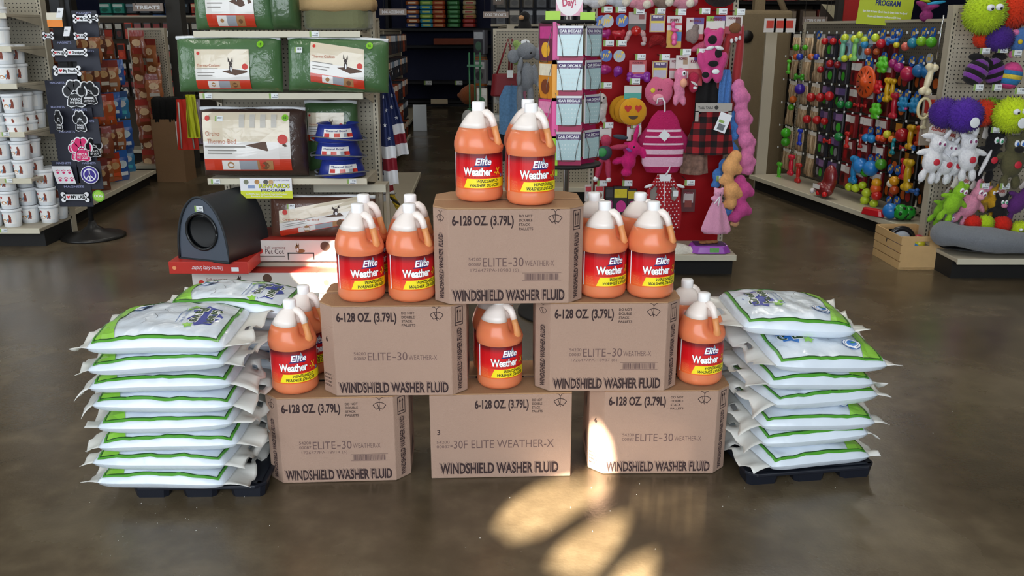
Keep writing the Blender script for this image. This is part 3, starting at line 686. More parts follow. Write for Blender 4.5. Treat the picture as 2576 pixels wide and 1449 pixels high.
for r, z in enumerate((1.42, 1.17, .90, .645, .40)):
    ncol = 9 if r else 8
    for c in range(ncol):
        x = -Lw / 2 + .16 + c * (Lw - .5) / 8.6; hk.append((x, z + .012))
        k = (c * 3 + r * 2) % 4 if c < 7 or (c == 7 and r % 2) else (4 if (c + r) % 2 else 5) if r else 1
        if (r, c) in ((2, 4), (2, 5), (4, 6), (2, 6)): k = 6
        for dd in range(2):
            place_pouch(k, TWM, x, -.26 + dd * .10, z, f'{"blue" if k in (4, 5) else "orange" if k == 6 else "brown"} treat bag, {"front" if dd == 0 else "rear"} on the {NTH[c]} near-end peg, {RN[r]} row of left wall', 'treat bags on the left pegboard wall', 1.15 + .12 * ((c * 7 + r) % 3 - 1), R(-48 + random.uniform(-22, 22)))
hooks(TW, hk, L=.29)
# gondola end beyond the treat wall with chained pouches
E0 = at(372, 250, 8.75)
TE = gondola('narrow pegboard end behind the treat wall, hung with shiny pouches', (E0.x - .02, 8.95, 0), R(0), .36, 1.42, .3, (), group=None)
TEM = wall_frame(None, Vector((E0.x - .02, 8.95, 0)), 0)
for k in range(16):
    place_pouch((k * 2 + 1) % 4, TEM, (-.06, .07)[k % 2], -.10 - .02 * (k % 3), 1.42 - k * .082, f'shiny pouch {NTH[k]} down the narrow end display', 'pouches on the narrow end display', 1.25, R(random.uniform(-30, 40)))
# ------------------------------------------------------------ magnet spinner (left)
sp_ = gnd(222, 596)
DKP = mat('15171c', .6, var=0); 
t = thing('magnet_rack', 'black pole rack of bone and paw magnets on a round floor base', 'display rack', (sp_.x + .04, sp_.y, 0))
b = MB(); b.lathe([(.215, 0), (.216, .012), (.195, .022), (.09, .045), (.035, .085), (.022, .12)], mat('1c1b1a', .35, var=0), 40); b.build('base', t)
b = MB(); b.tube([(0, 0, .08), (0, 0, 1.75)], .017, KICK, 12); b.build('pole', t)
b = MB(); b.box((-.02, .02, 1.06), (.13, .03, 1.35), DKP); b.build('panel', t)
MW = mat('eceef2', .4, var=0); MB_ = mat('14161c', .45, var=0); PNK = mat('d8216a', .4, var=0); LILA = mat('3a2a8c', .4, var=.1)
def paw(fill, out, scale, txt, back=None):
    b = MB(); s = scale
    def shape(g, m, z):
        for (cx, cy, rx, ry) in ((-.30, .16, .15, .20), (-.12, .38, .15, .20), (.13, .38, .15, .20), (.31, .16, .15, .20)): b.disc(cx * s, cy * s, (rx + g) * s, m, z, 14, ry=(ry + g) * s)
        b.poly([(x * s * (1 + g * 2.2), (y + .12) * s * (1 + g * 2) - .12 * s) for x, y in ((-.34, -.38), (-.20, -.45), (0, -.40), (.20, -.45), (.34, -.38), (.30, -.15), (.16, .02), (0, .08), (-.16, .02), (-.30, -.15))], m, z)
    shape(.055, out, 0); shape(0, fill, .0012); b.text(txt, 0, -.2 * s, .10 * s, out if fill is not out else MB_, .0024, align='c', w=.42 * s, bold=.02); b.text('MY DOG', 0, -.34 * s, .10 * s, out, .0024, align='c', w=.46 * s, bold=.02)
    q = [f for f in b.f]; b.map(XZ); return b
def bone(w, h, txt, red=True):
    b = MB()
    def shp(g, m, z):
        b.quad(-w * .42 - g, -h * .30 - g, w * .42 + g, h * .30 + g, m, z)
        for sx in (-1, 1):
            for sy in (-1, 1): b.disc(sx * w * .43, sy * h * .30, h * .24 + g, m, z, 12)
    shp(.004, MB_, -.001); shp(0, MW, 0); 
    b.text('I', -w * .36, -h * .14, h * .34, MB_, .0012, bold=.03); hx = -w * .24
    b.poly([(hx, -h * .16), (hx + h * .2, h * .06), (hx + h * .12, h * .18), (hx, h * .09), (hx - h * .12, h * .18), (hx - h * .2, h * .06)], mat('d01c2c', .4, var=0), .0012)
    b.text(txt, -w * .14, -h * .14, h * .34, MB_, .0012, w=w * .5, bold=.03); return b.map(XZ)
def magnet(name, label, px, py, mb, D=sp_.y - .10, rz=0):
    p = at(px, py, D); q = MB(); q.box((0, .004, 0), (.10, .003, .10), DKP)
    o = mb.build(name, None, solid=.002); o.location = p; o.rotation_euler.z = R(rz); o['label'] = label; o['category'] = 'magnet'; o['group'] = 'magnets on the black rack'; return o
bk_n = []
def backer(px, py, wpx, hpx, label, col='1d2030'):
    s = 6.1 / F_PX; p = at(px, py, sp_.y - .02 - .0055 * (bk_n.append(0) or len(bk_n))); q = MB(); q.box((0, 0, 0), (wpx * s, .004, hpx * s), mat(col, .5, var=.1)); q.text('MAGNET', 0, 0, .012, mat('9aa0b8', .5, var=0), .0025, align='c') if 0 else None
    h = MB(); h.text('MAGNETS', 0, hpx * s / 2 - .022, .014, mat('9aa0c8', .5, var=0), .003, w=wpx * s * .6, align='c', bold=.02); h.map(XZ)
    t_ = thing('magnet_pack', label, 'magnet pack', tuple(p), 0, 'dark magnet packs behind the magnets'); q.build('backing_card', t_); h.build('lettering', t_)
for i, (px, py, w_, h_) in enumerate(((215, 60, 60, 60), (165, 128, 56, 50), (222, 150, 56, 52), (165, 205, 60, 60), (215, 250, 80, 84), (150, 250, 60, 90), (150, 300, 56, 70), (205, 310, 60, 76), (175, 372, 64, 90), (212, 385, 60, 70), (165, 440, 60, 70), (228, 440, 56, 70), (190, 492, 84, 56), (225, 330, 50, 60))):
    backer(px, py, w_, h_, f'dark magnet backing card {["topmost left", "under the top left bones", "under the top right bones", "behind the small left bone", "behind the large black paw", "left of the large black paw", "behind the small left paw", "behind the small middle paw", "left of the pink paw", "behind the pink paw", "behind the pink paw sheet", "behind the violet peace sign", "behind the lowest bone", "right of the middle small paws"][i]}')
ddf = sp_.y - .11
magnet('bone_magnet', 'white bone magnet near the rack top', 207, 47, bone(.115, .052, 'My Dog'), ddf)
magnet('bone_magnet', 'short white bone magnet behind the top one', 230, 45, bone(.08, .042, 'Cats'), ddf + .008)
magnet('bone_magnet', 'small white bone magnet at upper left of rack', 121, 90, bone(.06, .045, 'Dog'), ddf)
magnet('bone_magnet', 'white bone magnet below the orange tag', 203, 91, bone(.08, .045, 'Lab'), ddf)
magnet('bone_magnet', 'white bone magnet third row, left one', 148, 133, bone(.09, .045, 'Pug'), ddf + .006)
magnet('bone_magnet', 'long white bone magnet third row, right one', 190, 132, bone(.155, .05, 'Grandpaws'), ddf)
magnet('bone_magnet', 'large white bone magnet fourth row', 169, 178, bone(.18, .062, 'My Poodle'), ddf)
magnet('bone_magnet', 'large white bone magnet hanging lowest, tilted', 189, 496, bone(.19, .066, 'MY LAB'), ddf)
magnet('paw_magnet', 'large black paw magnet with white outline', 189, 240, paw(MB_, MW, .165, 'WHO'), ddf)
magnet('paw_magnet', 'black paw magnet half behind the large one', 222, 238, paw(MB_, MW, .14, 'I'), ddf + .012, 35)
magnet('paw_magnet', 'small black paw magnet, left of the lower pair', 148, 307, paw(MB_, MW, .13, 'DOGS'), ddf, -40)
magnet('paw_magnet', 'small black paw magnet, right of the lower pair', 202, 308, paw(MB_, MW, .13, 'DOGS'), ddf, -20)
magnet('paw_magnet', 'bright pink paw magnet with white letters', 206, 380, paw(PNK, MW, .15, 'RESCUE'), ddf - .01)
magnet('paw_magnet', 'pink paw magnet just behind the front pink one', 194, 382, paw(PNK, MW, .13, 'RESCUE'), ddf + .01, -10)
magnet('paw_magnet', 'narrow black paw magnet right of the pink paw', 236, 374, paw(MB_, MW, .12, 'CATS'), ddf + .01, 50)
q = MB(); q.quad(-.065, -.06, .065, .06, MW, 0, shear=-.2)
for gx in range(3):
    for gy in range(2):
        cx, cy = -.04 + gx * .04 - .2 * gy * .05, -.03 + gy * .052
        q.disc(cx, cy - .006, .010, PNK, .001, 8, ry=.008)
        for a in (-1, 0, 1): q.disc(cx + a * .010, cy + .008 + (.003 if a == 0 else 0), .0045, PNK, .001, 6)
q.map(XZ); magnet('paw_sheet_magnet', 'white sheet of six little pink paws', 165, 440, q, ddf)
q = MB(); q.disc(0, 0, .062, MW, 0, 24); q.disc(0, 0, .057, LILA, .001, 24); q.disc(0, 0, .044, MW, .0016, 24); q.disc(0, 0, .036, LILA, .002, 24); q.line([(0, -.04), (0, .04)], .007, MW, .0026); q.line([(0, 0), (.028, -.028)], .007, MW, .0026); q.line([(0, 0), (-.028, -.028)], .007, MW, .0026); q.map(XZ)
magnet('peace_magnet', 'round violet peace sign magnet', 226, 440, q, ddf)
q = MB(); q.disc(0, 0, .042, mat('6fb52c', .4, var=0), 0, 20); q.disc(0, 0, .034, mat('a4d650', .4, var=0), .001, 20); q.text('DOG', 0, -.008, .018, MW, .002, align='c', bold=.03); q.map(XZ)
magnet('round_magnet', 'round lime green magnet at the rack bottom', 248, 493, q, ddf)
q = MB(); q.quad(-.05, -.05, .05, .04, mat('e3dcc8', .5, var=0), 0); q.quad(-.05, -.05, .05, -.005, mat('ef8a1e', .4, var=.1), .001); q.map(XZ)
magnet('orange_packet', 'clear packet with orange contents, upper left of rack', 137, 48, q, ddf)
q = MB(); q.quad(-.02, -.03, .02, .03, MW, 0, shear=.3); q.text('4.99', 0, 0, .012, TAGK, .001, align='c'); q.map(XZ)
magnet('price_card', 'white tilted price card beside the orange packet', 147, 32, q, ddf - .01)
q = MB(); q.quad(-.02, -.03, .02, .03, MW, 0, shear=.3); q.text('4.99', 0, 0, .012, TAGK, .001, align='c'); q.map(XZ)
magnet('price_card', 'white tilted price card left of the treat bags', 165, 79, q, ddf - .01)
# ------------------------------------------------------------ cardboard bin with black brushes, safety vests, far left hang wall
def bin_():
    l = gnd(400, 458); r = gnd(462, 460); W = r.x - l.x + .02; D = l.y
    t = thing('cardboard_bin', 'tall plain cardboard floor bin holding black brushes', 'cardboard bin', ((l.x + r.x) / 2, D + W / 2, 0))
    zt = at(430, 300, D).z; K = mat('8a6a4a', .85, bump=.2, bs=150, var=.06)
    b = MB(); th = .006
    for c, s in (((0, -W / 2, zt / 2), (W, th, zt)), ((0, W / 2, zt / 2), (W, th, zt)), ((-W / 2, 0, zt / 2), (th, W, zt)), ((W / 2, 0, zt / 2), (th, W, zt)), ((0, 0, .01), (W, W, .01))): b.box(c, s, K)
    b.build('carton', t)
    q = MB(); q.box((W / 2 - .03, -W / 2 - .005, zt - .14), (.03, .002, .24), PLAB); q.disc(0, 0, .011, mat('c02828', .4, var=0)); q.build('sticker', t)
    for k in range(11):
        x, y = (t.location.x - W / 2 + .04 + (k % 4) * (W - .08) / 3), t.location.y - W / 2 + .05 + (k // 4) * (W - .1) / 2
        o = thing('black_brush', f'black bristle brush head standing in the cardboard bin, {["front left", "front second", "front third", "front right"][k % 4] if k < 4 else ["middle left", "middle second", "middle third", "middle right"][k % 4] if k < 8 else ["back left", "back second", "back third", "back right"][k % 4]}', 'brush', (x, y, zt - .22), R(random.uniform(-25, 25)), 'black brushes in the cardboard bin', R(random.uniform(-5, 5)), R(random.uniform(-6, 6)))
        q = MB(); q.tube([(0, 0, 0), (0, 0, .2)], .012, KICK, 8); q.build('handle', o)
        q = MB(); q.lathe([(.02, .17), (.045, .20), (.05, .34), (.042, .40), (.02, .42)], mat('0c0b0b', .95, bump=.8, bs=120, var=0), 20, rf=lambda a, z: 1 + .10 * math.cos(10 * a)); q.build('bristles', o)
bin_()
def vest(px, py, D, w, h, c1, c2, label):
    p = at(px, py, D); t = thing('safety_vest', label, 'vest', tuple(p), 0, 'safety vests hanging in the left aisle'); b = MB()
    n = 10
    for side in (-1, 1):
        vs = [(-w / 2 * (1 - .3 * (j / n)) + (w * (1 - .3 * (j / n))) * i / n, side * .012 * math.sin(math.pi * i / n) + .008 * math.sin(i * 1.7 + j), -h + h * j / n) for j in range(n + 1) for i in range(n + 1)]
        b.add(vs, [(j * (n + 1) + i, j * (n + 1) + i + 1, (j + 1) * (n + 1) + i + 1, (j + 1) * (n + 1) + i) for j in range(n) for i in range(n)], mat(c1, .7, var=.1), True)
    b.build('body', t); q = MB()
    for x in (-.22, .22): q.tube([(x * w, -.022, -h * .05), (x * w * 1.1, -.026, -h * .5), (x * w * 1.3, -.022, -h * .97)], .014, mat(c2, .5, var=0), 6, flat=.3)
    q.build('reflective_strip', t)
vest(462, 250, 8.0, .20, .45, 'd8301c', 'd8d8d0', 'red safety vest hanging left of the dog bed shelf')
vest(478, 238, 7.9, .12, .38, 'd9e02a', 'a8a820', 'yellow safety vest hanging left of the dog bed shelf')
vest(490, 250, 8.1, .12, .40, 'a8a0b8', 'c8c0d0', 'pale lilac vest beside the yellow one')
FW = at(420, 60, 9.6)
HW = gondola('pegboard wall of black and red leash packs in the far left aisle', (FW.x, 10.2, 0), 0, 2.2, 1.56, .35, (), board=mat('4a4034', .8))
HWM = Matrix.Translation((FW.x, 10.2, 0))
def pack(name, label, cat, loc, w, h, d, cols, group=None, rz=0, txt=None):
    t = thing(name, label, cat, tuple(loc), rz, group); b = MB(); b.box((0, 0, -h / 2), (w, d, h), mat(cols[0], .4, var=.15, vs=30), b=min(w, d) * .2); b.build('pack', t)
    q = MB(); q.quad(-w * .42, -h * .38, w * .42, -h * .08, mat(cols[1], .4, var=.2, vs=60), 0); q.disc(0, -h * .67, w * .30, mat(cols[2], .4, var=.2, vs=60), 0, 12, ry=h * .20)
    if txt: q.text(txt, 0, -h * .3, h * .13, mat('f2efe8', .5, var=0), .001, w=w * .7, align='c', bold=.03)
    q.map(XZ).map(lambda v: (v[0], v[1] - d / 2 - .001, v[2])); q.build('printed_face', t); return t
pk = {}
def packs(M, xs, zs, palette, nm_, cat, labfn, group, w=.09, h=.15, d=.03, yoff=-.18, seed=0, jit=.0, turn=0):
    rn = random.Random(seed); rz = M.to_euler().z
    for r, z in enumerate(zs):
        for c, x in enumerate(xs):
            k = rn.randrange(len(palette)); key = (nm_, k)
            if key not in pk:
                o = pack(nm_, '', cat, (0, 0, 0), w, h, d, palette[k]); pk[key] = o
            else: o = dup(pk[key])
            o.location = M @ Vector((x + rn.uniform(-jit, jit), yoff, z)); o.rotation_euler = (0, 0, rz + turn + rn.uniform(-.12, .12)); o['label'] = labfn(r, c); o['group'] = group
NTH = ['first', 'second', 'third', 'fourth', 'fifth', 'sixth', 'seventh', 'eighth', 'ninth', 'tenth', 'eleventh', 'twelfth', 'thirteenth', 'fourteenth', 'fifteenth', 'sixteenth']
packs(HWM, [-.9 + .105 * i for i in range(16)], [1.50, 1.28, 1.08, .88], (('b8371c', '2a1a16', 'd84a22'), ('1b1614', 'c8c4bc', 'b83a24'), ('241a18', '8a2018', 'd8d4cc'), ('15130f', 'b8b4a8', '5a2018')), 'leash_pack', 'leash pack', lambda r, c: f'black and red leash pack, {NTH[r]} row, {NTH[c]} from the left in the far left aisle', 'leash packs on the far left wall', w=.085, h=.17, seed=4)
# dark folded goods on a high shelf beyond
def box_prop(name, label, cat, c, s, m, bevel=.006, group=None, parts=None):
    t = thing(name, label, cat, (c[0], c[1], c[2] - s[2] / 2), 0, group); b = MB(); b.box((0, 0, s[2] / 2), s, m); b.build('body', t, bevel=bevel); return t
# pillar
p = at(442, 30, 9.4); b = MB(); b.box((p.x, 9.4, ZC / 2), (.15, .15, ZC), mat('35332f', .7)); o = b.build('pillar', kind='structure')
# ------------------------------------------------------------ dog bed end cap (centre left)
cx = at(707, 240, 4.85).x; zc_ = [at(707, y, 4.85).z for y in (455, 240, 84)]
BEDS = gondola('cream end shelf of packaged dog beds behind the left jugs', (cx, 5.22, 0), 0, .94, 1.78, .37, zc_, shelf_depth=.36, sW=.91,
    tags=[(-.40, -.371, zc_[1] - .003), (-.04, -.371, zc_[1] - .003), (-.40, -.371, zc_[0] - .003), (.20, -.371, zc_[2] - .003), (.36, -.371, zc_[0] - .003)])
GREEN = film('40683a', .6); GREEND = film('36582f', .6); BROWN = film('3a241c', .6); ZIP = mat('dfe3e6', .4, var=0, coat=.5); OLIVE = mat('6b6d4c', .9, bump=.3, bs=120, sheen=.3); TAN = mat('b89a6c', .9, bump=.3, bs=120)
CARDC = mat('ded2ba', .35, coat=.8, coatbump=.5, bs=14, var=.03); CARDW = mat('e4e2de', .35, coat=.6, var=.02); CRED = mat('c8391f', .35, coat=.6, var=.05); CGRY = mat('9aa0a8', .5, var=0); CBRN = mat('5a4030', .6, var=.1); CDOG = mat('a87a4c', .6, var=.2, vs=60); ORTX = mat('b5582c', .5, var=0); RDD = mat('cc3328', .5, var=0); LBL = mat('8a8680', .5, var=0)
def pillow_fn(w, h, d, k=.5, e=4):
    def f(x, z, side=-1, off=0):
        u, v = max(-1, min(1, 2 * x / w)), max(-1, min(1, 2 * z / h))
        p = max(0, 1 - abs(u) ** e) ** k * max(0, 1 - abs(v) ** e) ** k
        wr = .006 * noise.noise(Vector((x * 9, z * 9, w * 7))) * p
        return (x, side * (d / 2 * p + wr + off), z + h / 2)
    return f
def bedbag(name, label, loc, w, h, d, m, rz=0, rx=0, ry=0, card=None, zipper=True, ovr=None, tag=None, badge=True):
    t = thing(name, label, 'dog bed', loc, rz, None, rx, ry); f = pillow_fn(w, h, d); b = MB(); nx, ny = 26, 18
    for side in (-1, 1):
        vs = []
        for j in range(ny + 1):
            for i in range(nx + 1):
                u = math.sin(math.pi / 2 * (-1 + 2 * i / nx)); v = math.sin(math.pi / 2 * (-1 + 2 * j / ny)); vs.append(f(u * w / 2, v * h / 2, side))
        fs = [(j * (nx + 1) + i, j * (nx + 1) + i + 1, (j + 1) * (nx + 1) + i + 1, (j + 1) * (nx + 1) + i) for j in range(ny) for i in range(nx)]
        if side > 0: fs = [q[::-1] for q in fs]
        b.add(vs, fs, m, True)
    b.build('wrapped_cushion', t)
    if zipper: q = MB(); q.tube([(-w / 2 + i * w / 8, -.012 + .003 * math.sin(i * 2), h - .004 + .003 * math.sin(i * 1.3)) for i in range(9)], .011, ZIP, 6, flat=1.0); q.build('zipper', t)
    if badge: q = MB(); q.disc(w * .33, h * .36, .018, mat('7cc21e', .4, var=0), 0, 16); q.text('15', w * .33, h * .36 - .006, .012, mat('24501a', .4, var=0), .001, align='c', bold=.04); q.map(lambda v: f(v[0], v[1], -1, .013 + v[2])); q.build('round_sticker', t)
    if tag: q = MB(); q.quad(tag[0] - .022, tag[1] - .014, tag[0] + .022, tag[1] + .014, TAGW, 0); q.quad(tag[0] - .022, tag[1] - .014, tag[0] - .013, tag[1] + .014, TAGG, .001); q.text('39.9', tag[0] - .006, tag[1], .009, TAGK, .001, w=.022, bold=.03); q.map(lambda v: f(v[0], v[1], -1, .006 + v[2] if not card else .011 + v[2])); q.build('price_sticker', t)
    if card: q = MB(); card(q); q.map(lambda v: f(v[0], v[1], -1, .009 + v[2])); q.build('printed_card', t)
    return t
def card_thermo(x0, y0, x1, y1, title=('Thermo-Cushion',), shear=0, ortho=False):
    def fn(q):
        W, H = x1 - x0, y1 - y0; s = lambda a, b: (x0 + W * a + shear * 0, y0 + H * b + shear * W * a)
        def qd(a, b, c, d, m, z): 
            n = 8; 
            for i in range(n): 
                aa, cc = a + (c - a) * i / n, a + (c - a) * (i + 1) / n
                ky = 6; P = [s((aa, cc)[e_], b + (d - b) * j_ / ky) for j_ in range(ky + 1) for e_ in (0, 1)]
                q.add([(p[0], p[1], z) for p in P], [(2 * j_, 2 * j_ + 1, 2 * j_ + 3, 2 * j_ + 2) for j_ in range(ky)], m)
        lo = .22 if not ortho else .20
        qd(0, lo, 1, 1, CARDC, 0); qd(0, lo, 1, .5, CARDW, .0006); qd(0, 0, 1, lo, CRED, .0006); qd(.22, .02, .42, lo - .02, CARDW, .0012); qd(.42, .02, .62, lo - .02, CGRY, .0012); qd(.62, .02, .80, lo - .02, CDOG, .0012)
        p = s(.32, lo / 2); q.disc(p[0], p[1], W * .04, CDOG, .0018, 8); p = s(.71, lo / 2 - .01); q.disc(p[0], p[1], W * .045, mat('6e4a2c', .6, var=.2), .0018, 8)
        p = s(.07, .90); q.disc(p[0], p[1], W * .03, RDD, .001, 14)
        p = s(.92, .56 if not ortho else .54); q.disc(p[0], p[1], W * .055, RDD, .0012, 16)
        P = [s(.50, .44), s(.74, .34), s(.97, .42), s(.95, .46), s(.70, .50)]; q.poly(P, CBRN, .0014)
        if not ortho:
            for (a, b_, r1, r2) in ((.66, .52, .03, .10), (.66, .64, .03, .05)): p = s(a, b_); q.disc(p[0], p[1], W * r1, mat('3a2c28', .6, var=0), .002, 10, ry=H * r2)
            for e in (-1, 1): P = [s(.66 + e * .01, .68), s(.66 + e * .045, .68), s(.66 + e * .04, .80)]; q.poly(P, mat('3a2c28', .6, var=0), .0022)
            p = s(.665, .50); q.disc(p[0], p[1], W * .015, MW, .0026, 8, ry=H * .07)
        if ortho:
            for k in range(4): qd(.44 + k * .12, .74, .50 + k * .12, .96, mat('c4c0b8', .4, var=.05), .001)
            p = s(.04, .60); q.text('Ortho', p[0], p[1], .026, ORTX, .002, w=.085, bold=-.01); p = s(.06, .47); q.text('Thermo-Bed', p[0], p[1], .026, ORTX, .002, w=.165, bold=-.01)
            qd(.02, .40, .5, .43, LBL, .0012); qd(.06, .34, .4, .36, LBL, .0012); qd(.06, .29, .35, .31, LBL, .0012)
        else:
            p = s(.04, .56 if not shear else .60); q.text(title[0], p[0], p[1], H * .075, ORTX, .002, w=W * .42); qd(.03, .50, .42, .52, LBL, .0012); qd(.04, .40, .36, .42, LBL, .0012); qd(.04, .33, .32, .35, LBL, .0012)
    return fn
yF = 4.85
s4 = 1 / 474.0
z1 = zc_[1] + .018; z0_ = zc_[0] + .018; z2 = zc_[2] + .018
bedbag('wrapped_dog_bed', 'green wrapped dog bed with straight picture card, left on the middle shelf', (at(563, 235, 4.72).x, 4.86, z1), .56, .285, .15, GREEN, R(0), R(-6), 0, card_thermo(-.165, -.13, .125, .075))
bedbag('wrapped_dog_bed', 'green wrapped dog bed with slanted picture card, right on the middle shelf', (at(838, 240, 4.70).x, 4.86, z1), .54, .28, .15, GREEN, 0, R(-6), R(1.5), card_thermo(-.135, -.092, .15, .115, shear=-.12), tag=(-.2, .07))
bedbag('wrapped_dog_bed', 'green wrapped dog bed at the left of the top shelf', (at(575, 60, 4.8).x, 4.95, z2), .44, .33, .18, GREEN, 0, R(-3), 0, card_thermo(-.135, -.155, .12, .14), badge=False)
bedbag('wrapped_dog_bed', 'narrow green wrapped bundle in the middle of the top shelf', (at(707, 60, 4.8).x, 4.93, z2), .15, .30, .20, GREEND, 0, 0, 0, None, badge=False)
# bolster bed right on top
t = thing('bolster_bed', 'olive and tan bolster pet bed at the right of the top shelf', 'pet bed', (at(838, 80, 4.85).x, 5.02, z2)); b = MB()
b.box((0, 0, .06), (.36, .26, .12), OLIVE, b=.05); b.build('base', t, bevel=.03); q = MB(); q.tube([(-.17, -.10, .135), (0, -.12, .13), (.17, -.10, .135), (.18, .1, .135), (-.18, .1, .135), (-.17, -.10, .135)], .038, TAN, 12, flat=1); q.build('bolster_rim', t)
bedbag('ortho_dog_bed', 'large brown bed in clear bag with a white picture card, third shelf', (at(637, 440, 4.85).x, 4.93, z0_), .585, .375, .17, BROWN, 0, R(-4), 0, card_thermo(-.275, -.155, .215, .165, ortho=True), tag=(-.17, .13))
bedbag('wrapped_dog_bed', 'green wrapped bed behind the blue bowls, third shelf', (at(843, 440, 5.1).x, 5.10, z0_), .30, .40, .12, GREEND, 0, 0, 0, card_thermo(-.13, -.02, .08, .14), badge=False)
BLUB = mat('22348c', .35, var=.03); CABLE = mat('8d9096', .4, metal=.5, bump=.8, bs=400)
for k in range(3):
    zz = z0_ + k * .098
    t = thing('heated_bowl', f'blue heated pet bowl with coiled steel cord, {["lowest", "middle", "topmost"][k]} of the stack of three', 'pet bowl', (at(848, 440, 4.85).x + (.01, -.005, 0)[k], 4.95, zz), R((8, -5, 3)[k]), 'blue heated pet bowls')
    b = MB(); b.lathe([(.125, 0), (.135, .004), (.118, .055), (.108, .090), (.118, .096), (.112, .097), (.100, .09), (.095, .03)], BLUB, 36, caps=False); b.lathe([(.001, .03), (.095, .03)], BLUB, 36, caps=False); b.build('bowl', t)
    q = MB(); q.quad(-.09, .026, .07, .074, CARDW, 0, nx=10)
    for a, c in ((-.085, RDD), (-.03, CRED), (.02, CGRY), (.04, RDD)): q.quad(a, .030, a + .03, .05, c, .0006, nx=3)
    q.text('Thermal Bowl', -.08, .058, .010, NAVY, .0008, w=.12, bold=.02)
    q.map(lambda v: ((.137 - .27 * v[1] + v[2]) * math.sin(v[0] / .12 + .2), -(.137 - .27 * v[1] + v[2] + .001) * math.cos(v[0] / .12 + .2), v[1])); q.build('label', t)
    q = MB(); rr_ = .148; q.tube([(rr_ * math.cos(a) * (1 + .06 * math.sin(2 * a + k)), rr_ * .93 * math.sin(a), .018 + .012 * math.sin(a * 1.5 + k)) for a in [i * math.pi / 12 + math.pi * .93 for i in range(28)]], .0045, CABLE, 6); q.build('cord', t)
# sign on lip
def sign(name, label, px0, py0, px1, py1, D, fn, th=.004, m=None, rz=0, ry=0, cat='sign'):
    a, b_ = at(px0, py1, D), at(px1, py0, D); W, H = b_.x - a.x, b_.z - a.z
    t = thing(name, label, cat, ((a.x + b_.x) / 2, D, (a.z + b_.z) / 2), rz, None, 0, ry); b = MB(); b.box((0, th / 2, 0), (W, th, H), m or MW); b.build('board', t)
    q = MB(); fn(q, W, H); q.map(XZ).map(lambda v: (v[0], v[1] - .0006, v[2])); q.build('lettering', t); return t
YG = mat('d5df2c', .5, var=.03); GOLD = mat('e5c83a', .5, var=0)
def rewards(q, W, H):
    q.quad(-W / 2, -H / 2, W / 2, -H * .12, YG, 0); q.text('REWARDS', -W * .14, .02 * H, H * .2, NAVY, .0006, w=W * .6, bold=.05); q.text('REWARDS', -W * .14, .02 * H, H * .2, YG, .001, w=W * .59, bold=.02); q.text('PROGRAM', -W * .1, -.17 * H, H * .13, NAVY, .0008, w=W * .46, bold=.02)
    q.text('BEYOND COMPARE', W * .15, H * .36, H * .06, NAVY, .0006, w=W * .3)
    for k, (x, c) in enumerate(((-.38, '7a8068'), (-.17, 'b88a50'), (.0, '5a5a5a'), (.1, 'c8a878'))): q.disc(x * W, H * .31, W * .05, mat(c, .6, var=.3, vs=80), .0006, 9, ry=H * .12)
    q.quad(-W * .35, .0, -W * .22, H * .15, mat('8aa0c8', .5, var=.2), .0006)
    q.text('Earn FREE Pet Items · Earn Points for Every Dollar You Spend', -W * .4, -.31 * H, H * .06, MW, .0008, w=W * .8, bold=.02); q.text('Receive a $5 Rewards Certificate', -W * .3, -.42 * H, H * .06, MW, .0008, w=W * .6, bold=.02)
sign('rewards_sign', 'small white and yellow REWARDS PROGRAM sign on the dog bed shelf', 607, 448, 733, 499, 4.83, rewards, th=.002)
# lower wide shelf, brown bed, cot boxes
WC = thing('low_shelf', 'low wide cream shelf behind the brown wrapped bed', 'shelf', (at(880, 470, 5.06).x, 5.06, 0)); zz = at(880, 470, 5.06).z
b = MB(); b.box((0, .07, zz), (.42, .14, .02), CREAM); b.box((0, .0, zz - .008), (.42, .012, .045), CREAM2); b.build('shelf', WC); 
for sx in (.205, .165): b = MB(); b.box((sx, .10, zz / 2), (.02, .03, zz), CREAM); b.build('upright', WC)
bedbag('ortho_dog_bed', 'brown wrapped bed with tilted card, standing on the red-edged cot box', (at(812, 603, 4.86).x, 4.90, at(812, 603, 4.83).z), .60, .235, .11, film('5a3626', .6), 0, R(-8), 0, card_thermo(-.24, -.11, .25, .035, title=('Ortho Thermo-Bed',), shear=.18), tag=(-.17, .06), badge=False)
REDB = mat('b5372c', .45, var=.04); WBX = mat('ddd8d2', .45, var=.02); STEEL = mat('3a3430', .4, var=0)
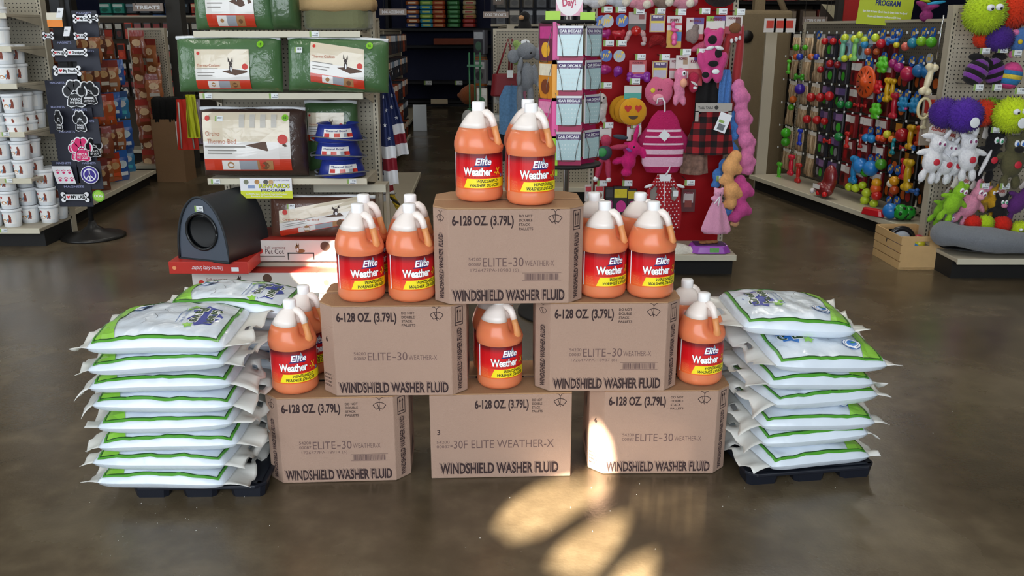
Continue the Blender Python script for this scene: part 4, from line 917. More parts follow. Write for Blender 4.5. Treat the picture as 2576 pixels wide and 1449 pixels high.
def cotbox(label, x0, x1, yb, yt, D, depth, group='white and red pet cot boxes', dog='4a3a30'):
    a, c = at(x0, yb, D), at(x1, yt, D); W, H = c.x - a.x, c.z - a.z
    t = thing('pet_cot_box', label, 'boxed pet cot', ((a.x + c.x) / 2, D + depth / 2, a.z), 0, group); b = MB(); b.box((0, 0, H / 2), (W, depth, H - .001), WBX); b.build('carton', t, bevel=.002)
    q = MB(); q.box((0, 0, H), (W + .001, depth + .001, .002), REDB); q.build('red_lid', t)
    q = MB(); x = -W / 2; L_ = .34
    q.disc(x + .05, H * .5, H * .14, RDD, 0, 14); q.text('Self-warming', x + .08, H * .60, H * .13, mat('8a4a4a', .5, var=0), 0, w=.115); q.text('Pet Cot', x + .08, H * .36, H * .24, mat('4a2a2c', .5, var=0), 0, w=.105)
    q.quad(x + .02, H * .22, x + .19, H * .27, LBL, 0)
    xc = x + .28; q.quad(xc - .075, H * .36, xc + .075, H * .42, STEEL, 0); 
    for e in (-1, 1): q.quad(xc + e * .072 - .003, H * .08, xc + e * .072 + .003, H * .42, STEEL, 0)
    dm = mat(dog, .6, var=.1); q.disc(xc, H * .50, .026, dm, .0006, 10, ry=H * .09); q.disc(xc - .018, H * .66, .011, dm, .0006, 9, ry=H * .12); q.disc(xc - .016, H * .55, .006, MW, .001, 8, ry=H * .1)
    for e in (0, 1): q.poly([(xc - .024 + e * .010, H * .72), (xc - .015 + e * .010, H * .72), (xc - .02 + e * .010, H * .90)], dm, .0006)
    q.disc(x + .42, H * .72, H * .22, CBRN, 0, 18)
    q.map(XZ).map(lambda v: (v[0], v[1] - depth / 2 - .001, v[2])); q.build('printed_face', t); return t
cotbox('white pet cot box on the base deck under the brown bed', 634, 872, 658, 604, 4.80, .34, dog='8a6238')
cotbox('white pet cot box lying lowest on the floor in front of the end shelf', 487, 797, 736, 686, 4.70, .13)
cotbox('white pet cot box on the floor, right of the lowest one behind the jugs', 800, 985, 736, 686, 4.70, .13)
# red kitty shelter box + shelter
a, c = at(427, 690, 4.55), at(600, 660, 4.55)
t = thing('shelter_carton', 'flat red carton printed upside down under the kitty shelter', 'box', ((a.x + c.x) / 2 + .02, 4.74, a.z), R(0)); W, H = c.x - a.x + .05, c.z - a.z
b = MB(); b.box((0, 0, H / 2), (W, .36, H), mat('c42e22', .4, var=.05)); b.build('carton', t, bevel=.002)
q = MB(); q.text('Thermo-Kitty Shelter', .08, H * .62, H * .36, MW, 0, w=.17, ang=math.pi); q.disc(-W / 2 + .03, H * .5, H * .16, ORT, 0); q.quad(W / 2 - .09, H * .2, W / 2 - .05, H * .55, TAGW, 0); q.map(XZ).map(lambda v: (v[0], v[1] - .181, v[2])); q.build('lettering', t)
t['label'] = 'flat red carton lying under the dark grey kitty shelter'
zs = a.z + H + .001; xs0, xs1 = at(436, 655, 4.57).x, at(588, 655, 4.57).x; SW = xs1 - xs0; SH = at(500, 512, 4.57).z - zs + .03
KS = thing('kitty_shelter', 'dark grey arched kitty shelter with a round porthole', 'pet house', ((xs0 + xs1) / 2, 4.59, zs), R(-20))
def arch(n=26, s=1.0):
    pts = []
    for i in range(n + 1):
        a_ = math.pi * i / n; x = -math.cos(a_); z = math.sin(a_)
        pts.append((x * SW / 2 * s * (1 - .10 * max(0, z) ** 2), max(0, z) ** .80 * SH * (s if s != 1 else 1)))
    return pts
GRYF = mat('4a5360', .45, var=.05, coat=.2); GRYD = mat('23282c', .6, var=.05); 
A = arch(); dep = .36; n = len(A)
b = MB(); b.add([(x, 0, z) for x, z in A] + [(x, dep, z) for x, z in A], [(i + 1, i, n + i, n + i + 1) for i in range(n - 1)] + [(0, n - 1, 2 * n - 1, n)], GRYD, True); b.add([(x, dep, z) for x, z in A], [tuple(range(n))], GRYD); b.build('shell', KS)
# front with hole
hc, hr = SH * .46, SW * .30; q = MB(); m_ = 40; inner = [(hr * math.cos(2 * math.pi * k / m_), hc + hr * math.sin(2 * math.pi * k / m_)) for k in range(m_)]
outer = []
for k in range(m_):
    a_ = 2 * math.pi * k / m_; dx, dz = math.cos(a_), math.sin(a_); t_ = 0
    best = None; Q = A + [A[0]]
    for i in range(len(Q) - 1):
        x1, y1 = Q[i][0], Q[i][1] - hc; x2, y2 = Q[i + 1][0], Q[i + 1][1] - hc; den = dx * (y2 - y1) - dz * (x2 - x1)
        if abs(den) < 1e-9: continue
        tt = (x1 * (y2 - y1) - y1 * (x2 - x1)) / den; uu = (x1 * dz - y1 * dx) / den
        if tt > 0 and -.001 <= uu <= 1.001: best = tt if best is None else max(best, tt)
    outer.append((dx * best, hc + dz * best))
q.add([(x, -.001, z) for x, z in inner] + [(x, -.001, z) for x, z in outer], [(k, m_ + k, m_ + (k + 1) % m_, (k + 1) % m_) for k in range(m_)], GRYF); q.build('front_panel', KS)
q = MB(); q.tube([(x, -.004, z) for x, z in A] + [(A[0][0], -.004, 0)], .007, GRYD, 8); q.build('piping', KS)
q = MB(); q.tube([(x, -.004, z) for x, z in inner] + [(inner[0][0], -.004, inner[0][1])], .008, mat('15181a', .3, var=0), 8); q.build('porthole_ring', KS)
q = MB(); q.ell((0, .006, hc), (hr * .98, .004, hr * .98), mat('0c0f12', .12, var=0, spec=.7), 24, 6); q.build('smoked_window', KS)
q = MB(); q.box((0, .2, .06), (SW * .7, .25, .06), mat('3a302c', .9)); q.build('inner_cushion', KS, bevel=.02)
part_tag(KS, .0, -.006, SH * .82, .055, .032)
# flags hanging on the side of the dog bed gondola
FLB = mat('1f2c5e', .6, var=.05); FLR = mat('8a1c2c', .6, var=.05)
def star(r, n=5): return [((r if k % 2 == 0 else r * .42) * math.sin(k * math.pi / n), (r if k % 2 == 0 else r * .42) * math.cos(k * math.pi / n)) for k in range(2 * n)]
def flag(label, px, py, D, h, lean, seed):
    p = at(px, py, D); t = thing('folded_flag', label, 'flag', tuple(p), R(10), 'folded star flags by the dog bed shelf', 0, R(lean)); n = 10; w = .085
    rn = random.Random(seed)
    def S(u, v, o=0): # u -1..1 v 0..1 down
        ww = w * (.35 + .65 * min(1, v * 1.6)) * .5; return (u * ww, -(.020 * math.cos(u * 4.4 + seed) + .012 * (1 - u * u)) - o, -v * h)
    b = MB()
    bands = [(0, .62, FLB), (.62, .74, MW), (.74, .86, FLR), (.86, 1.0, MW)]
    for v0, v1, m in bands:
        k = max(2, int((v1 - v0) * 16)); 
        for sd in (0, .012):
            vs = [S(-1 + 2 * i / n, v0 + (v1 - v0) * j / k, -sd) for j in range(k + 1) for i in range(n + 1)]
            b.add(vs, [(j * (n + 1) + i, (j + 1) * (n + 1) + i, (j + 1) * (n + 1) + i + 1, j * (n + 1) + i + 1) for j in range(k) for i in range(n)], m, True)
    b.build('cloth', t)
    q = MB()
    for k in range(4):
        v = .14 + k * .135; u = (-.2, .25, -.3, .2)[k]; st = star(.015)
        q.add([S(u + x / (w * .5), v - y / h, .003) for x, y in st], [tuple(range(10))], MW)
    q.build('star_print', t)
for i, (px, py, D, h, ln) in enumerate(((940, 188, 5.5, .48, -2), (962, 205, 5.35, .62, 3), (972, 182, 5.6, .52, 9), (930, 300, 5.45, .50, 0), (955, 330, 5.7, .46, 5))):
    flag(['flag bundle nearest the dog bed shelf post, upper', 'longest flag bundle with large stars, middle of the group', 'flag bundle leaning farthest to the right', 'lower flag bundle close to the post', 'lower flag bundle hanging furthest back'][i], px, py, D, h, -ln, i * 1.3)
# clamp rope toy
ROPE = mat('b89a1e', .8, bump=.8, bs=200)
ROPEP = at(985, 490, 5.3)
t = thing('rope_toy', 'yellow and black knotted rope hanging low beside the dog bed shelf', 'rope', tuple(at(985, 490, 5.3)), 0)
for k, m in enumerate((ROPE, mat('221c12', .8, var=0), ROPE)):
    q = MB(); q.tube([(.012 * math.cos(i * .9 + k * 2.1) + .010 * i * .6, .012 * math.sin(i * .9 + k * 2.1), -.012 * i) for i in range(14)], .008, m, 6); q.build('strand', t)
# body of the gondola behind the dog bed end cap: right side
GX = at(940, 300, 5.5).x
GB = gondola('long cream aisle shelving running back behind the dog beds', (GX - .30, 6.9, 0), R(90 + 2), 2.6, 1.50, .34, ())
GBM = Matrix.Translation((GX - .30, 6.9, 0)) @ Matrix.Rotation(R(92), 4, 'Z')

for fx in [o for o in list(COL.objects) if o.name.startswith('folded_flag')]: hang(GB, fx.location + Vector((0, .03, 0)))
hang(GB, ROPEP)
for fx in [o for o in list(COL.objects) if o.name.startswith('safety_vest')]:
    b = MB(); b.tube([(0, .0, .0), (0, 0, .03), (BEDS.location.x - .47 - fx.location.x, 0, .03)], .003, WIRE, 5); b.build('hanger_wire', fx)
# ================================================================== CENTRE AISLE
# left side: bags & goods on gondola GB, then farther units
def packsrow(nm_, cat, M, xs, zs, pal, labf, grp, **k): packs(M, xs, zs, pal, nm_, cat, labf, grp, **k)
DKPAL = (('2a2c34', 'b8bcc4', '484038'), ('3a2a28', 'c8a890', '7a4030'), ('8a3a20', 'd8c8b8', 'a05030'), ('22262e', '6a7a8a', 'c8ccd0'))
CL = at(960, 80, 8.2)
CG1 = gondola('cream aisle shelving on the left of the centre aisle, hung with dark pet goods', (at(1000, 200, 9.9).x - .30, 9.9, 0), R(92), 3.0, 1.42, .30, ())
M1 = Matrix.Translation((at(1000, 200, 9.9).x - .30, 9.9, 0)) @ Matrix.Rotation(R(92), 4, 'Z')
packs(M1, [-1.4 + .235 * i for i in range(12)], [1.38, 1.12, .86, .60, .36], DKPAL, 'pet_goods_pack', 'packaged pet goods', lambda r, c: f'dark glossy pack, {NTH[r]} row down, {NTH[c]} along the left of the centre aisle', 'dark packs on the left of the centre aisle', w=.16, h=.2, d=.06, yoff=-.24, seed=11, jit=.03, turn=-.8)
CG2 = gondola('cream aisle shelving deep on the left of the centre aisle', (at(1035, 200, 13.6).x - .3, 13.6, 0), R(92), 3.6, 1.42, .3, ())
# right side
XR_ = at(1190, 200, 10.5).x
CG3 = gondola('cream aisle shelving on the right of the centre aisle, hung with colourful packs', (XR_ + .34, 10.9, 0), R(-88), 4.6, 1.45, .34, ())
M3 = Matrix.Translation((XR_ + .34, 10.9, 0)) @ Matrix.Rotation(R(-88), 4, 'Z')
packs(M3, [-2.1 + .30 * i for i in range(15)], [1.42, 1.14, .86, .58, .34], (('6a5848', 'c8b898', '8a3a28'), ('3a3a42', 'a8acb4', '4a6a58'), ('b86a2a', 'e8c070', '4a7a3a'), ('6a6a70', 'c0c4c8', '3a3a40')), 'aisle_goods_pack', 'packaged pet goods', lambda r, c: f'hanging pack, {NTH[r]} row down, {NTH[14 - c]} from the near end, right of the centre aisle', 'hanging packs right of the centre aisle', w=.15, h=.22, d=.06, yoff=-.26, seed=12, jit=.03, turn=.8)
# far back dark shelves with stacked coloured bags
YS = 17.4
xa, xb = at(1035, 200, YS).x, at(1232, 200, YS).x
BK = mat('0e1018', .7, var=0); NV = mat('141b3a', .8, var=0)
FS = thing('dark_wall_shelving', 'dark steel shelving at the far end of the centre aisle', 'shelving unit', ((xa + xb) / 2, YS + .5, 0))
W = xb - xa + .9; b = MB(); b.box((0, .1, 1.3), (W, .04, 2.6), NV); b.build('back_panel', FS)
zr = [at(1130, y, YS).z for y in (205, 262, 70)]
for z in (.12, zr[1], zr[0], zr[2], zr[2] - .32): b = MB(); b.box((0, -.18, z - .03), (W, .5, .05), BK); b.build('shelf', FS)
for z, xs in ((zr[0] - .03, (-.45, .15, .75)),):
    for x in xs: part_tag(FS, x, -.44, z, .15, .08)
for s in (-1, 1): b = MB(); b.box((s * W / 2, -.1, 1.3), (.06, .5, 2.6), BK); b.build('upright', FS)
pal = (('c8682a', 'f0d8b0'), ('2f9ab8', 'c8d860'), ('b84a20', 'c88a3a'), ('2f7a3c', '4a9a58'), ('d8c8a0', 'b83028'))
cols_px = (1043, 1083, 1120, 1150, 1180, 1198)
for c, px in enumerate((1040, 1075, 1106, 1143, 1182)):
    x = at(px, 60, YS + .2).x
    for k in range(7):
        colr = ('3a4a8a', 'c86a30')[k % 2] if c == 0 else pal[c][0] if (k < 6 or c == 3) else pal[c][1]
        if c == 1: colr = ('2f9ab8', '35a0c0', '8ac050')[k % 3]
        if c == 4: colr = 'b83028' if k < 2 else ('c8a060', 'd8c8a0')[k % 2]
        o = thing('pet_food_bag', f'small lying bag, {ORD[k]} in the {["orange and blue", "blue and green", "rust", "green", "tan over red"][c]} pile on the far dark shelf', 'bag', (x, YS + .22, zr[2] + .005 + k * .082), R(random.uniform(-4, 4)), 'piles of bags on the far dark shelf')
        b = MB(); b.box((0, 0, .04), (.25, .4, .075), film(colr, .4), b=.04); b.build('body', o, bevel=.02)
        q = MB(); q.box((0, -.202, .04), (.14, .003, .03), mat(pal[c][1], .5, var=.1)); q.build('label', o)
sign('shelf_card', 'cream card on the lowest far dark shelf', 1084, 249, 1126, 261, YS - .25, lambda q, W, H: None, m=mat('d8c8a8', .6, var=0), th=.02)
t = thing('orange_carton', 'long reddish cartons lying under the top of the far dark shelf', 'carton', (at(1150, 98, YS).x, YS + .1, zr[2] - .31)); b = MB(); b.box((0, 0, .06), (.9, .3, .12), mat('7a3418', .7)); b.build('body', t, bevel=.01)
# white propped board on aisle floor, reflecting
pw = gnd(1057, 330); t = thing('white_board', 'bright white panel leaning at the floor on the left of the centre aisle', 'panel', (pw.x, pw.y, 0), R(-4)); b = MB(); b.box((0, .02, .19), (.20, .03, .38), mat('dfe8f4', .4, var=0)); b.build('board', t, bevel=.004)
# hanging aisle signs
def aisle_sign(lab, px0, py0, px1, py1, D, txt, icon=None):
    o = sign('aisle_sign', lab, px0, py0, px1, py1, D, lambda q, W, H: q.text(txt, 0, -H * .22, H * .42, MW, 0, w=W * .82, align='c', bold=.03), m=mat('9a8a80', .5, var=0), th=.02); wires(o, .12, .02); return o
aisle_sign('small grey hanging sign reading DOG ACCESSORIES', 955, 22, 1022, 38, 12.0, 'DOG ACCESSORIES')
aisle_sign('small grey hanging sign reading DOG TIE OUTS', 1215, 29, 1279, 45, 10.0, 'DOG TIE OUTS')
aisle_sign('small grey hanging sign reading LITTER SUPPLIES', 2019, 42, 2082, 62, 10.5, 'LITTER SUPPLIES')
aisle_sign('long grey header sign above the left aisle', 335, 8, 408, 28, 9.2, 'TREATS')
sign('round_picture_sign', 'brown disc sign with a white dog shape above the centre aisle', 1240, -18, 1268, 12, 9.6, lambda q, W, H: (q.disc(0, 0, W * .48, mat('5a4a3e', .5, var=0), 0, 24), q.disc(0, 0, W * .2, MW, .001, 10, ry=H * .12), q.quad(-W * .2, -H * .2, -W * .14, 0, MW, .001), q.quad(W * .12, -H * .2, W * .18, 0, MW, .001), q.disc(W * .22, H * .12, W * .09, MW, .001, 8)), m=mat('4a3e34', .5, var=0))
# far left upper goods behind treat wall: coloured row of stacked folded things
packs(Matrix.Translation((at(480, 30, 12).x, 12, 0)), [-1.1 + .17 * i for i in range(14)], [1.95, 1.76, 1.62], (('2a8a7a', 'c8d8d0', '186050'), ('b8402a', 'e8c8a0', '802018'), ('2a5aa0', 'c8d0e0', '183a70'), ('1c2228', '6a7a88', '303840')), 'shelf_pack', 'packaged goods', lambda r, c: f'coloured pack on the far left back shelf, {NTH[r]} row, {NTH[c]} from the left', 'coloured packs on the far left back shelf', w=.15, h=.12, d=.1, yoff=0, seed=21)
t = thing('back_shelf', 'long dark shelf carrying coloured packs at the far left', 'shelf', (at(480, 30, 12).x, 12, 0)); b = MB(); b.box((0, .1, 1.45), (2.6, .3, .05), CREAM); b.build('shelf', t)
for s in (-1.25, 1.25): b = MB(); b.box((s, .15, .72), (.05, .2, 1.44), CREAM); b.build('upright', t)
b = MB(); b.box((0, .27, 1.0), (2.6, .04, 2.0), BK); b.build('back_panel', t)
# pegboard end unit with purse and elephant
pe = at(1240, 78, 7.6)
EG = gondola('tall cream panelled end unit behind the jugs, right of centre aisle', (pe.x + .50, 7.65, 0), 0, 1.0, pe.z, .30, (), board=PEG)
def cloth_bag():
    p = at(1283, 98, 7.3); t = thing('red_tote', 'dark red handbag hanging by two straps on the end unit', 'bag', tuple(p)); rm = mat('7c1420', .6, bump=.2)
    for x in (-.05, .05):
        q = MB(); q.tube([(x - .06, 0 + x * .3, -.28), (x * .5 - .03, x * .3, -.12), (x * .3, x * .3, 0), (x * .5 + .04, x * .3, -.12), (x + .06, x * .3, -.28)], .010, rm, 6, flat=.4); q.build('strap', t)
    b = MB(); b.box((-.03, 0, -.36), (.26, .09, .18), rm, taper=.86, b=.03); b.build('body', t, bevel=.015)
    q = MB(); q.box((0, -.055, -.27), (.05, .002, .06), TAGW); q.build('paper_tag', t)
cloth_bag()
PL = {}
def plush(name, label, cat, p, m, blobs, extra=(), rz=0, sc=1.0, vox=.0, group=None, rx=0, ry=0):
    """blobs: (x,z,y,rx,rz,ry[,tilt deg]) merged into one soft body; extra: (part name, material, same tuples)"""
    t = thing(name, label, cat, tuple(p), rz, group, rx, ry)
    def mk(nm_, mm, bl, rem):
        b = MB()
        for q in bl:
            x, z, y, a, c, d = q[:6]; rot = Matrix.Rotation(R(q[6]), 3, 'Y') if len(q) > 6 else None
            b.ell((x * sc, y * sc, z * sc), (a * sc, d * sc, c * sc), mm, 14, 9, rot=rot)
        b.build(nm_, t, remesh=rem)
    mk('body', m, blobs, (vox or .007) * 1)
    for nm_, mm, bl in extra: mk(nm_, mm, bl, 0)
    return t
GRYP = fur('868c94'); EYEM = mat('0c0a0a', .15, var=0); WF = fur('e6e6ec'); PKF = fur('d890a8'); PINK = fur('e8a8c4'); REDF = fur('c82018'); BLKF = fur('141214')
plush('elephant_plush', 'grey long-legged elephant plush hanging on the end unit', 'plush toy', at(1325, 108, 6.9), GRYP,
      [(0, -.06, 0, .075, .065, .06), (-.10, -.10, .01, .05, .055, .02), (.09, -.08, .01, .045, .05, .02), (-.05, -.16, -.05, .022, .06, .022, 10), (-.06, -.26, -.06, .02, .06, .02), (0, -.25, 0, .06, .11, .05), (-.05, -.42, 0, .028, .14, .028), (.03, -.42, 0, .028, .14, .028), (-.055, -.54, -.02, .035, .025, .035), (.035, -.54, -.02, .035, .025, .035), (.07, -.24, 0, .022, .09, .022, -8)],
      [('eye', EYEM, [(.03, -.07, -.058, .008, .008, .006)]), ('header_card', TAGW, [(-.01, .005, 0, .035, .02, .003)])])
plush('green_plush', 'lime plush toy peeking out behind the grey elephant', 'plush toy', at(1305, 120, 7.2), fur('9ab86a'), [(0, -.05, 0, .05, .09, .04, 20), (-.02, .03, 0, .03, .03, .03)])
def garment(name, label, cat, px, py, D, W, H, m, rz=0, group=None, flare=1.0, extra=None, arms=None):
    p = at(px, py, D); t = thing(name, label, cat, tuple(p), rz, group); b = MB(); n = 12
    for sd in (-1, 1):
        vs = []
        for j in range(n + 1):
            v = j / n; ww = W / 2 * (.55 + .45 * min(1, v * 4)) * (1 + (flare - 1) * v)
            for i in range(n + 1):
                u = -1 + 2 * i / n; vs.append((u * ww, sd * .018 * (1 - u * u) ** .5 + .010 * math.sin(u * 7 + v * 2), -v * H * (1 - .04 * abs(u) * (v > .9))))
        b.add(vs, [(j * (n + 1) + i, (j + 1) * (n + 1) + i, (j + 1) * (n + 1) + i + 1, j * (n + 1) + i + 1)[::1 if sd < 0 else -1] for j in range(n) for i in range(n)], m, True)
    b.build('cloth', t); return t
garment('pet_garment', 'light blue spotted pet garment hanging low on the end unit', 'pet clothes', 1287, 215, 7.2, .20, .40, mat('5f8cb8', .8, var=.45, vs=60))
garment('pet_garment', 'small pink checked pet garment beside the blue one', 'pet clothes', 1308, 205, 7.3, .10, .26, mat('b87a98', .8, var=.3, vs=90))
garment('pet_garment', 'black pet garment hanging below the blue one', 'pet clothes', 1275, 320, 7.25, .16, .28, mat('14141a', .8))
for k, (px, py, c) in enumerate(((1255, 210, 'a8a298'), (1250, 285, '9a9a90'), (1262, 310, 'c8c4bc'))):
    p = at(px, py, 7.35); o = pack('wrapped_toy_pack', ['clear pack hanging under the red handbag', 'clear pack with pale toy left of the blue garment', 'pale pack lowest left of the blue garment'][k], 'packaged toy', p, .09, .16, .04, (c, 'd8d4cc', '8a8478'))
# green wire rack and goods in right far aisle
t = thing('green_wire_stand', 'slim green metal stand in the centre aisle', 'display stand', tuple(at(1196, 330, 8.4).xy) + (0,)); GW = mat('1f6a42', .4, var=0)
for x in (-.05, .0, .05): b = MB(); b.tube([(x, 0, .02), (x, 0, 1.22)], .008, GW, 6); b.build('rod', t)
for z in (.3, .7, 1.1): b = MB(); b.box((0, 0, z), (.14, .06, .02), GW); b.build('crossbar', t)
b = MB(); b.box((0, 0, .01), (.3, .3, .02), GW); b.build('base', t)
plush('brown_plush', 'brown plush sitting left of the green stand', 'plush toy', at(1178, 240, 8.7), fur('7a3f1c'), [(0, 0, 0, .09, .09, .07), (-.07, .0, 0, .04, .03, .03), (.03, .06, 0, .06, .05, .05)])
t = pack('white_pack', 'white pack with a small green mark by the green stand', 'packaged goods', at(1212, 222, 8.5), .10, .17, .04, ('d8d8d4', 'e8e8e4', '3a7a4a'))
plush('white_plush', 'pale fluffy toy low beside the green stand', 'plush toy', at(1177, 300, 8.3), fur('a8a8a8'), [(0, 0, 0, .06, .09, .05), (-.03, -.08, 0, .04, .05, .04)])
plush('hound_plush', 'black and tan dog plush sitting on the unit under the round sign', 'plush toy', at(1320, 60, 7.8) , BLKF, [(0, -.04, 0, .06, .09, .05), (0, .06, -.01, .045, .045, .045)], [('muzzle', fur('c8986a'), [(-.03, .05, -.04, .025, .02, .03), (-.05, -.1, -.04, .05, .025, .03)])])
# ================================================================== CAR DECAL SPINNER
SD = 4.35; sx_ = at(1424, 440, SD).x
SPIN = thing('decal_spinner', 'chrome pole spinner rack holding car decal packs, left of the red end display', 'display rack', (sx_, SD, 0))
b = MB(); b.lathe([(.24, 0), (.24, .015), (.05, .04), (.02, .06)], KICK, 32); b.build('base', SPIN)
zp = at(1424, 408, SD).z; b = MB(); b.tube([(0, 0, .05), (0, 0, 1.72)], .014, CHROME, 12); b.build('pole', SPIN)
b = MB(); b.lathe([(.17, zp - .012), (.175, zp - .006), (.17, zp)], KICK, 28); b.build('bottom_ring', SPIN)
zt_ = at(1424, 60, SD).z; b = MB(); b.lathe([(.13, zt_), (.135, zt_ + .008), (.13, zt_ + .016)], KICK, 28); b.build('top_ring', SPIN)
PURP = mat('4a2a6a', .4, var=.05); AQUA = mat('b8d6da', .3, var=.03, coat=.6); MAG = mat('a81c52', .4, var=.05); LIME = mat('a8d82a', .4, var=0)
for k in range(6):
    a_ = k * math.pi / 3; b = MB(); x, y = .075 * math.cos(a_), .075 * math.sin(a_); b.tube([(x, y, zp), (x, y, zt_)], .0022, WIRE, 5); b.build('wire', SPIN)
def decal(loc, rz, label, colc=AQUA, hc=PURP, txt='CAR DECALS', w=.118, h=.135):
    t = thing('decal_pack', label, 'decal pack', loc, rz, 'car decal packs on the spinner'); b = MB(); b.box((0, 0, 0), (w, .008, h), MW); b.build('card', t)
    q = MB(); q.quad(-w / 2, -h / 2, w / 2, h * .22, colc, 0); q.quad(-w / 2, h * .22, w / 2, h * .42, hc, 0); q.quad(-w / 2, h * .42, w / 2, h * .5, mat('c8c8cc', .3, coat=1, var=0), 0)
    q.text(txt, 0, h * .29, h * .085, MW, .001, w=w * .86, align='c', bold=.04); q.text('REMOVABLE & REUSABLE', 0, h * .235, h * .03, MW, .001, w=w * .8, align='c')
    rn = random.Random(int(abs(loc[2]) * 1000))
    for r in range(4):
        for c in range(7): q.disc(-w * .4 + c * w * .13 + rn.uniform(-.003, .003), -h * .38 + r * h * .14, w * rn.uniform(.02, .04), mat('d6e6e8', .4, var=0), .0006, 5)
    q.map(XZ).map(lambda v: (v[0], v[1] - .0045, v[2])); q.build('printed_face', t); return t
def pocket(loc, rz, w=.13, h=.10):
    M = Matrix.Translation(loc) @ Matrix.Rotation(rz, 4, 'Z'); b = MB()
    for sx in (-1, 1): b.tube([M @ Vector((sx * w / 2, .0, h * .8)), M @ Vector((sx * w * .30, -.018, -h * .2)), M @ Vector((sx * w * .25, -.010, -h * .72))], .0016, WIRE, 5)
    b.tube([M @ Vector((-w * .25, -.010, -h * .72)), M @ Vector((w * .25, -.010, -h * .72))], .0016, WIRE, 5)
    b.map(lambda v: v - Vector((sx_, SD, 0))); b.build('wire_pocket', SPIN)
TIER = ['top', 'second', 'third', 'lowest']
for k, py in enumerate((103, 189, 276, 365)):
    for f, (dx, dy, rz) in enumerate(((.0, -.135, R(-2)), (.118, -.045, R(48)), (-.112, -.05, R(-66)))):
        if f == 2: continue
        z = at(1424, py, SD - .1).z; loc = (sx_ + dx, SD + dy, z); decal(loc, rz, f'pale blue car decal pack with purple header, {TIER[k]} pocket, {"front face" if f == 0 else "right-hand face"} of the spinner'); pocket(loc, rz)
        b = MB(); M = Matrix.Translation((dx * .82, dy * .8, z - .088)) @ Matrix.Rotation(rz, 4, 'Z'); b.box((0, 0, 0), (.13, .003, .05), MAG, M); b.build('magenta_card', SPIN)
side = (('6a2440', 'c8408a', 'f0b030', 'top pocket with dark hearts'), ('d88a20', 'e8e0c8', '7a3a18', 'second pocket in orange'), ('d8488a', 'e890b8', 'e88830', 'third pocket in pink'), ('8ac428', 'e8ecd8', '5a9a20', 'lowest pocket in lime'))
for k, py in enumerate((108, 200, 292, 385)):
    z = at(1378, py, SD).z
    t = pack('magnet_packet', f'colourful packet, {side[k][3]}, left face of the spinner', 'decal pack', (sx_ - .105, SD - .055, z + .09), .12, .18, .012, side[k][:3], 'packets on the left face of the spinner', R(-58)); pocket((sx_ - .11, SD - .06, z), R(-58), .12, .12)
    b = MB(); b.box((0, 0, 0), (.03, .012, .19), mat(('d04890', 'e8a020', 'e858a0', 'a0d830')[k], .4, var=0)); o = b.build('packet_edge', None); o.parent = SPIN; o.location = (-.065, -.11, z)
sign('round_topper', 'round white and pink topper sign reading Day above the spinner', 1398, -60, 1468, 40, SD - .02, lambda q, W, H: (q.disc(0, 0, W * .5, mat('f4eef0', .4, var=0), 0, 28, ry=H * .5), q.text("Day!", 0, -H * .24, H * .19, mat('c02858', .4, var=0), .001, w=W * .5, align='c', bold=.03, ang=R(6)), q.text("Valentine's", 0, H * .05, H * .14, mat('c02858', .4, var=0), .001, w=W * .7, align='c', bold=.02)), m=mat('e8a8c0', .4, var=0))
for k, (px, py) in enumerate(((1391, 42), (1478, 45))):
    p = at(px, py, SD - .05); t = thing('lime_card', f'lime green card at the {"left" if k == 0 else "right"} of the spinner top', 'card', tuple(p)); b = MB(); b.box((0, 0, 0), (.07, .006, .05), LIME); b.build('card', t)
# ================================================================== RED END DISPLAY
RX0, RX1 = at(1478, 600, 5.35).x, at(1852, 655, 5.02).x; rxm = (RX0 + RX1) / 2; RW = RX1 - RX0
RG = gondola('red-draped end display of heart season pet toys', (rxm, 5.40, 0), 0, RW, 1.62, .38, (), board=mat('a00c14', .55, bump=.15, bs=5, var=.10, spec=.15))
PD = 5.40 # board plane
def rp(px, py, out=.15): return at(px, py, PD - out)
hk = []
tagpos = [(1527, 24), (1562, 24), (1608, 27), (1661, 28), (1713, 30), (1773, 28), (1816, 29), (1861, 30), (1531, 109), (1563, 109), (1611, 143), (1672, 144), (1725, 131), (1766, 130), (1597, 205), (1526, 215), (1530, 315), (1600, 315), (1515, 461), (1578, 461), (1735, 460), (1815, 449)]
for px, py in tagpos:
    p = rp(px, py, .20); part_tag(RG, p.x - rxm, p.y - PD, p.z, .060, .034)
    q = MB(); q.tube([(p.x - rxm - .01, 0, p.z + .01), (p.x - rxm - .01, p.y - PD + .004, p.z + .004)], .003, WIRE, 5); q.build('peg_hook', RG)
def carded(name, label, px, py, w, h, bg_, cols, txt=None, D=.17, rz=0, cat='packaged toy', frame=None, txc='7a1430'):
    p = rp(px, py, D); t = thing(name, label, cat, tuple(p), rz, None); b = MB(); b.box((0, 0, 0), (w, .004, h), mat(bg_, .4, var=.03)); b.build('card', t)
    q = MB()
    if frame: q.line([(-w / 2 + .004, -h / 2 + .004), (w / 2 - .004, -h / 2 + .004), (w / 2 - .004, h / 2 - .004), (-w / 2 + .004, h / 2 - .004)], .005, mat(frame, .4, var=0), .001, True)
    for i_, (x0, y0, x1, y1, c) in enumerate(cols): q.quad(x0 * w, y0 * h, x1 * w, y1 * h, mat(c, .4, var=.1, vs=60), .0008 + .0005 * i_)
    if txt: q.text(txt, 0, h * .30, h * .11, mat(txc, .5, var=0), .0030, w=w * .62, align='c', bold=.04)
    q.map(XZ).map(lambda v: (v[0], v[1] - .0025, v[2])); q.build('printed_face', t); return t
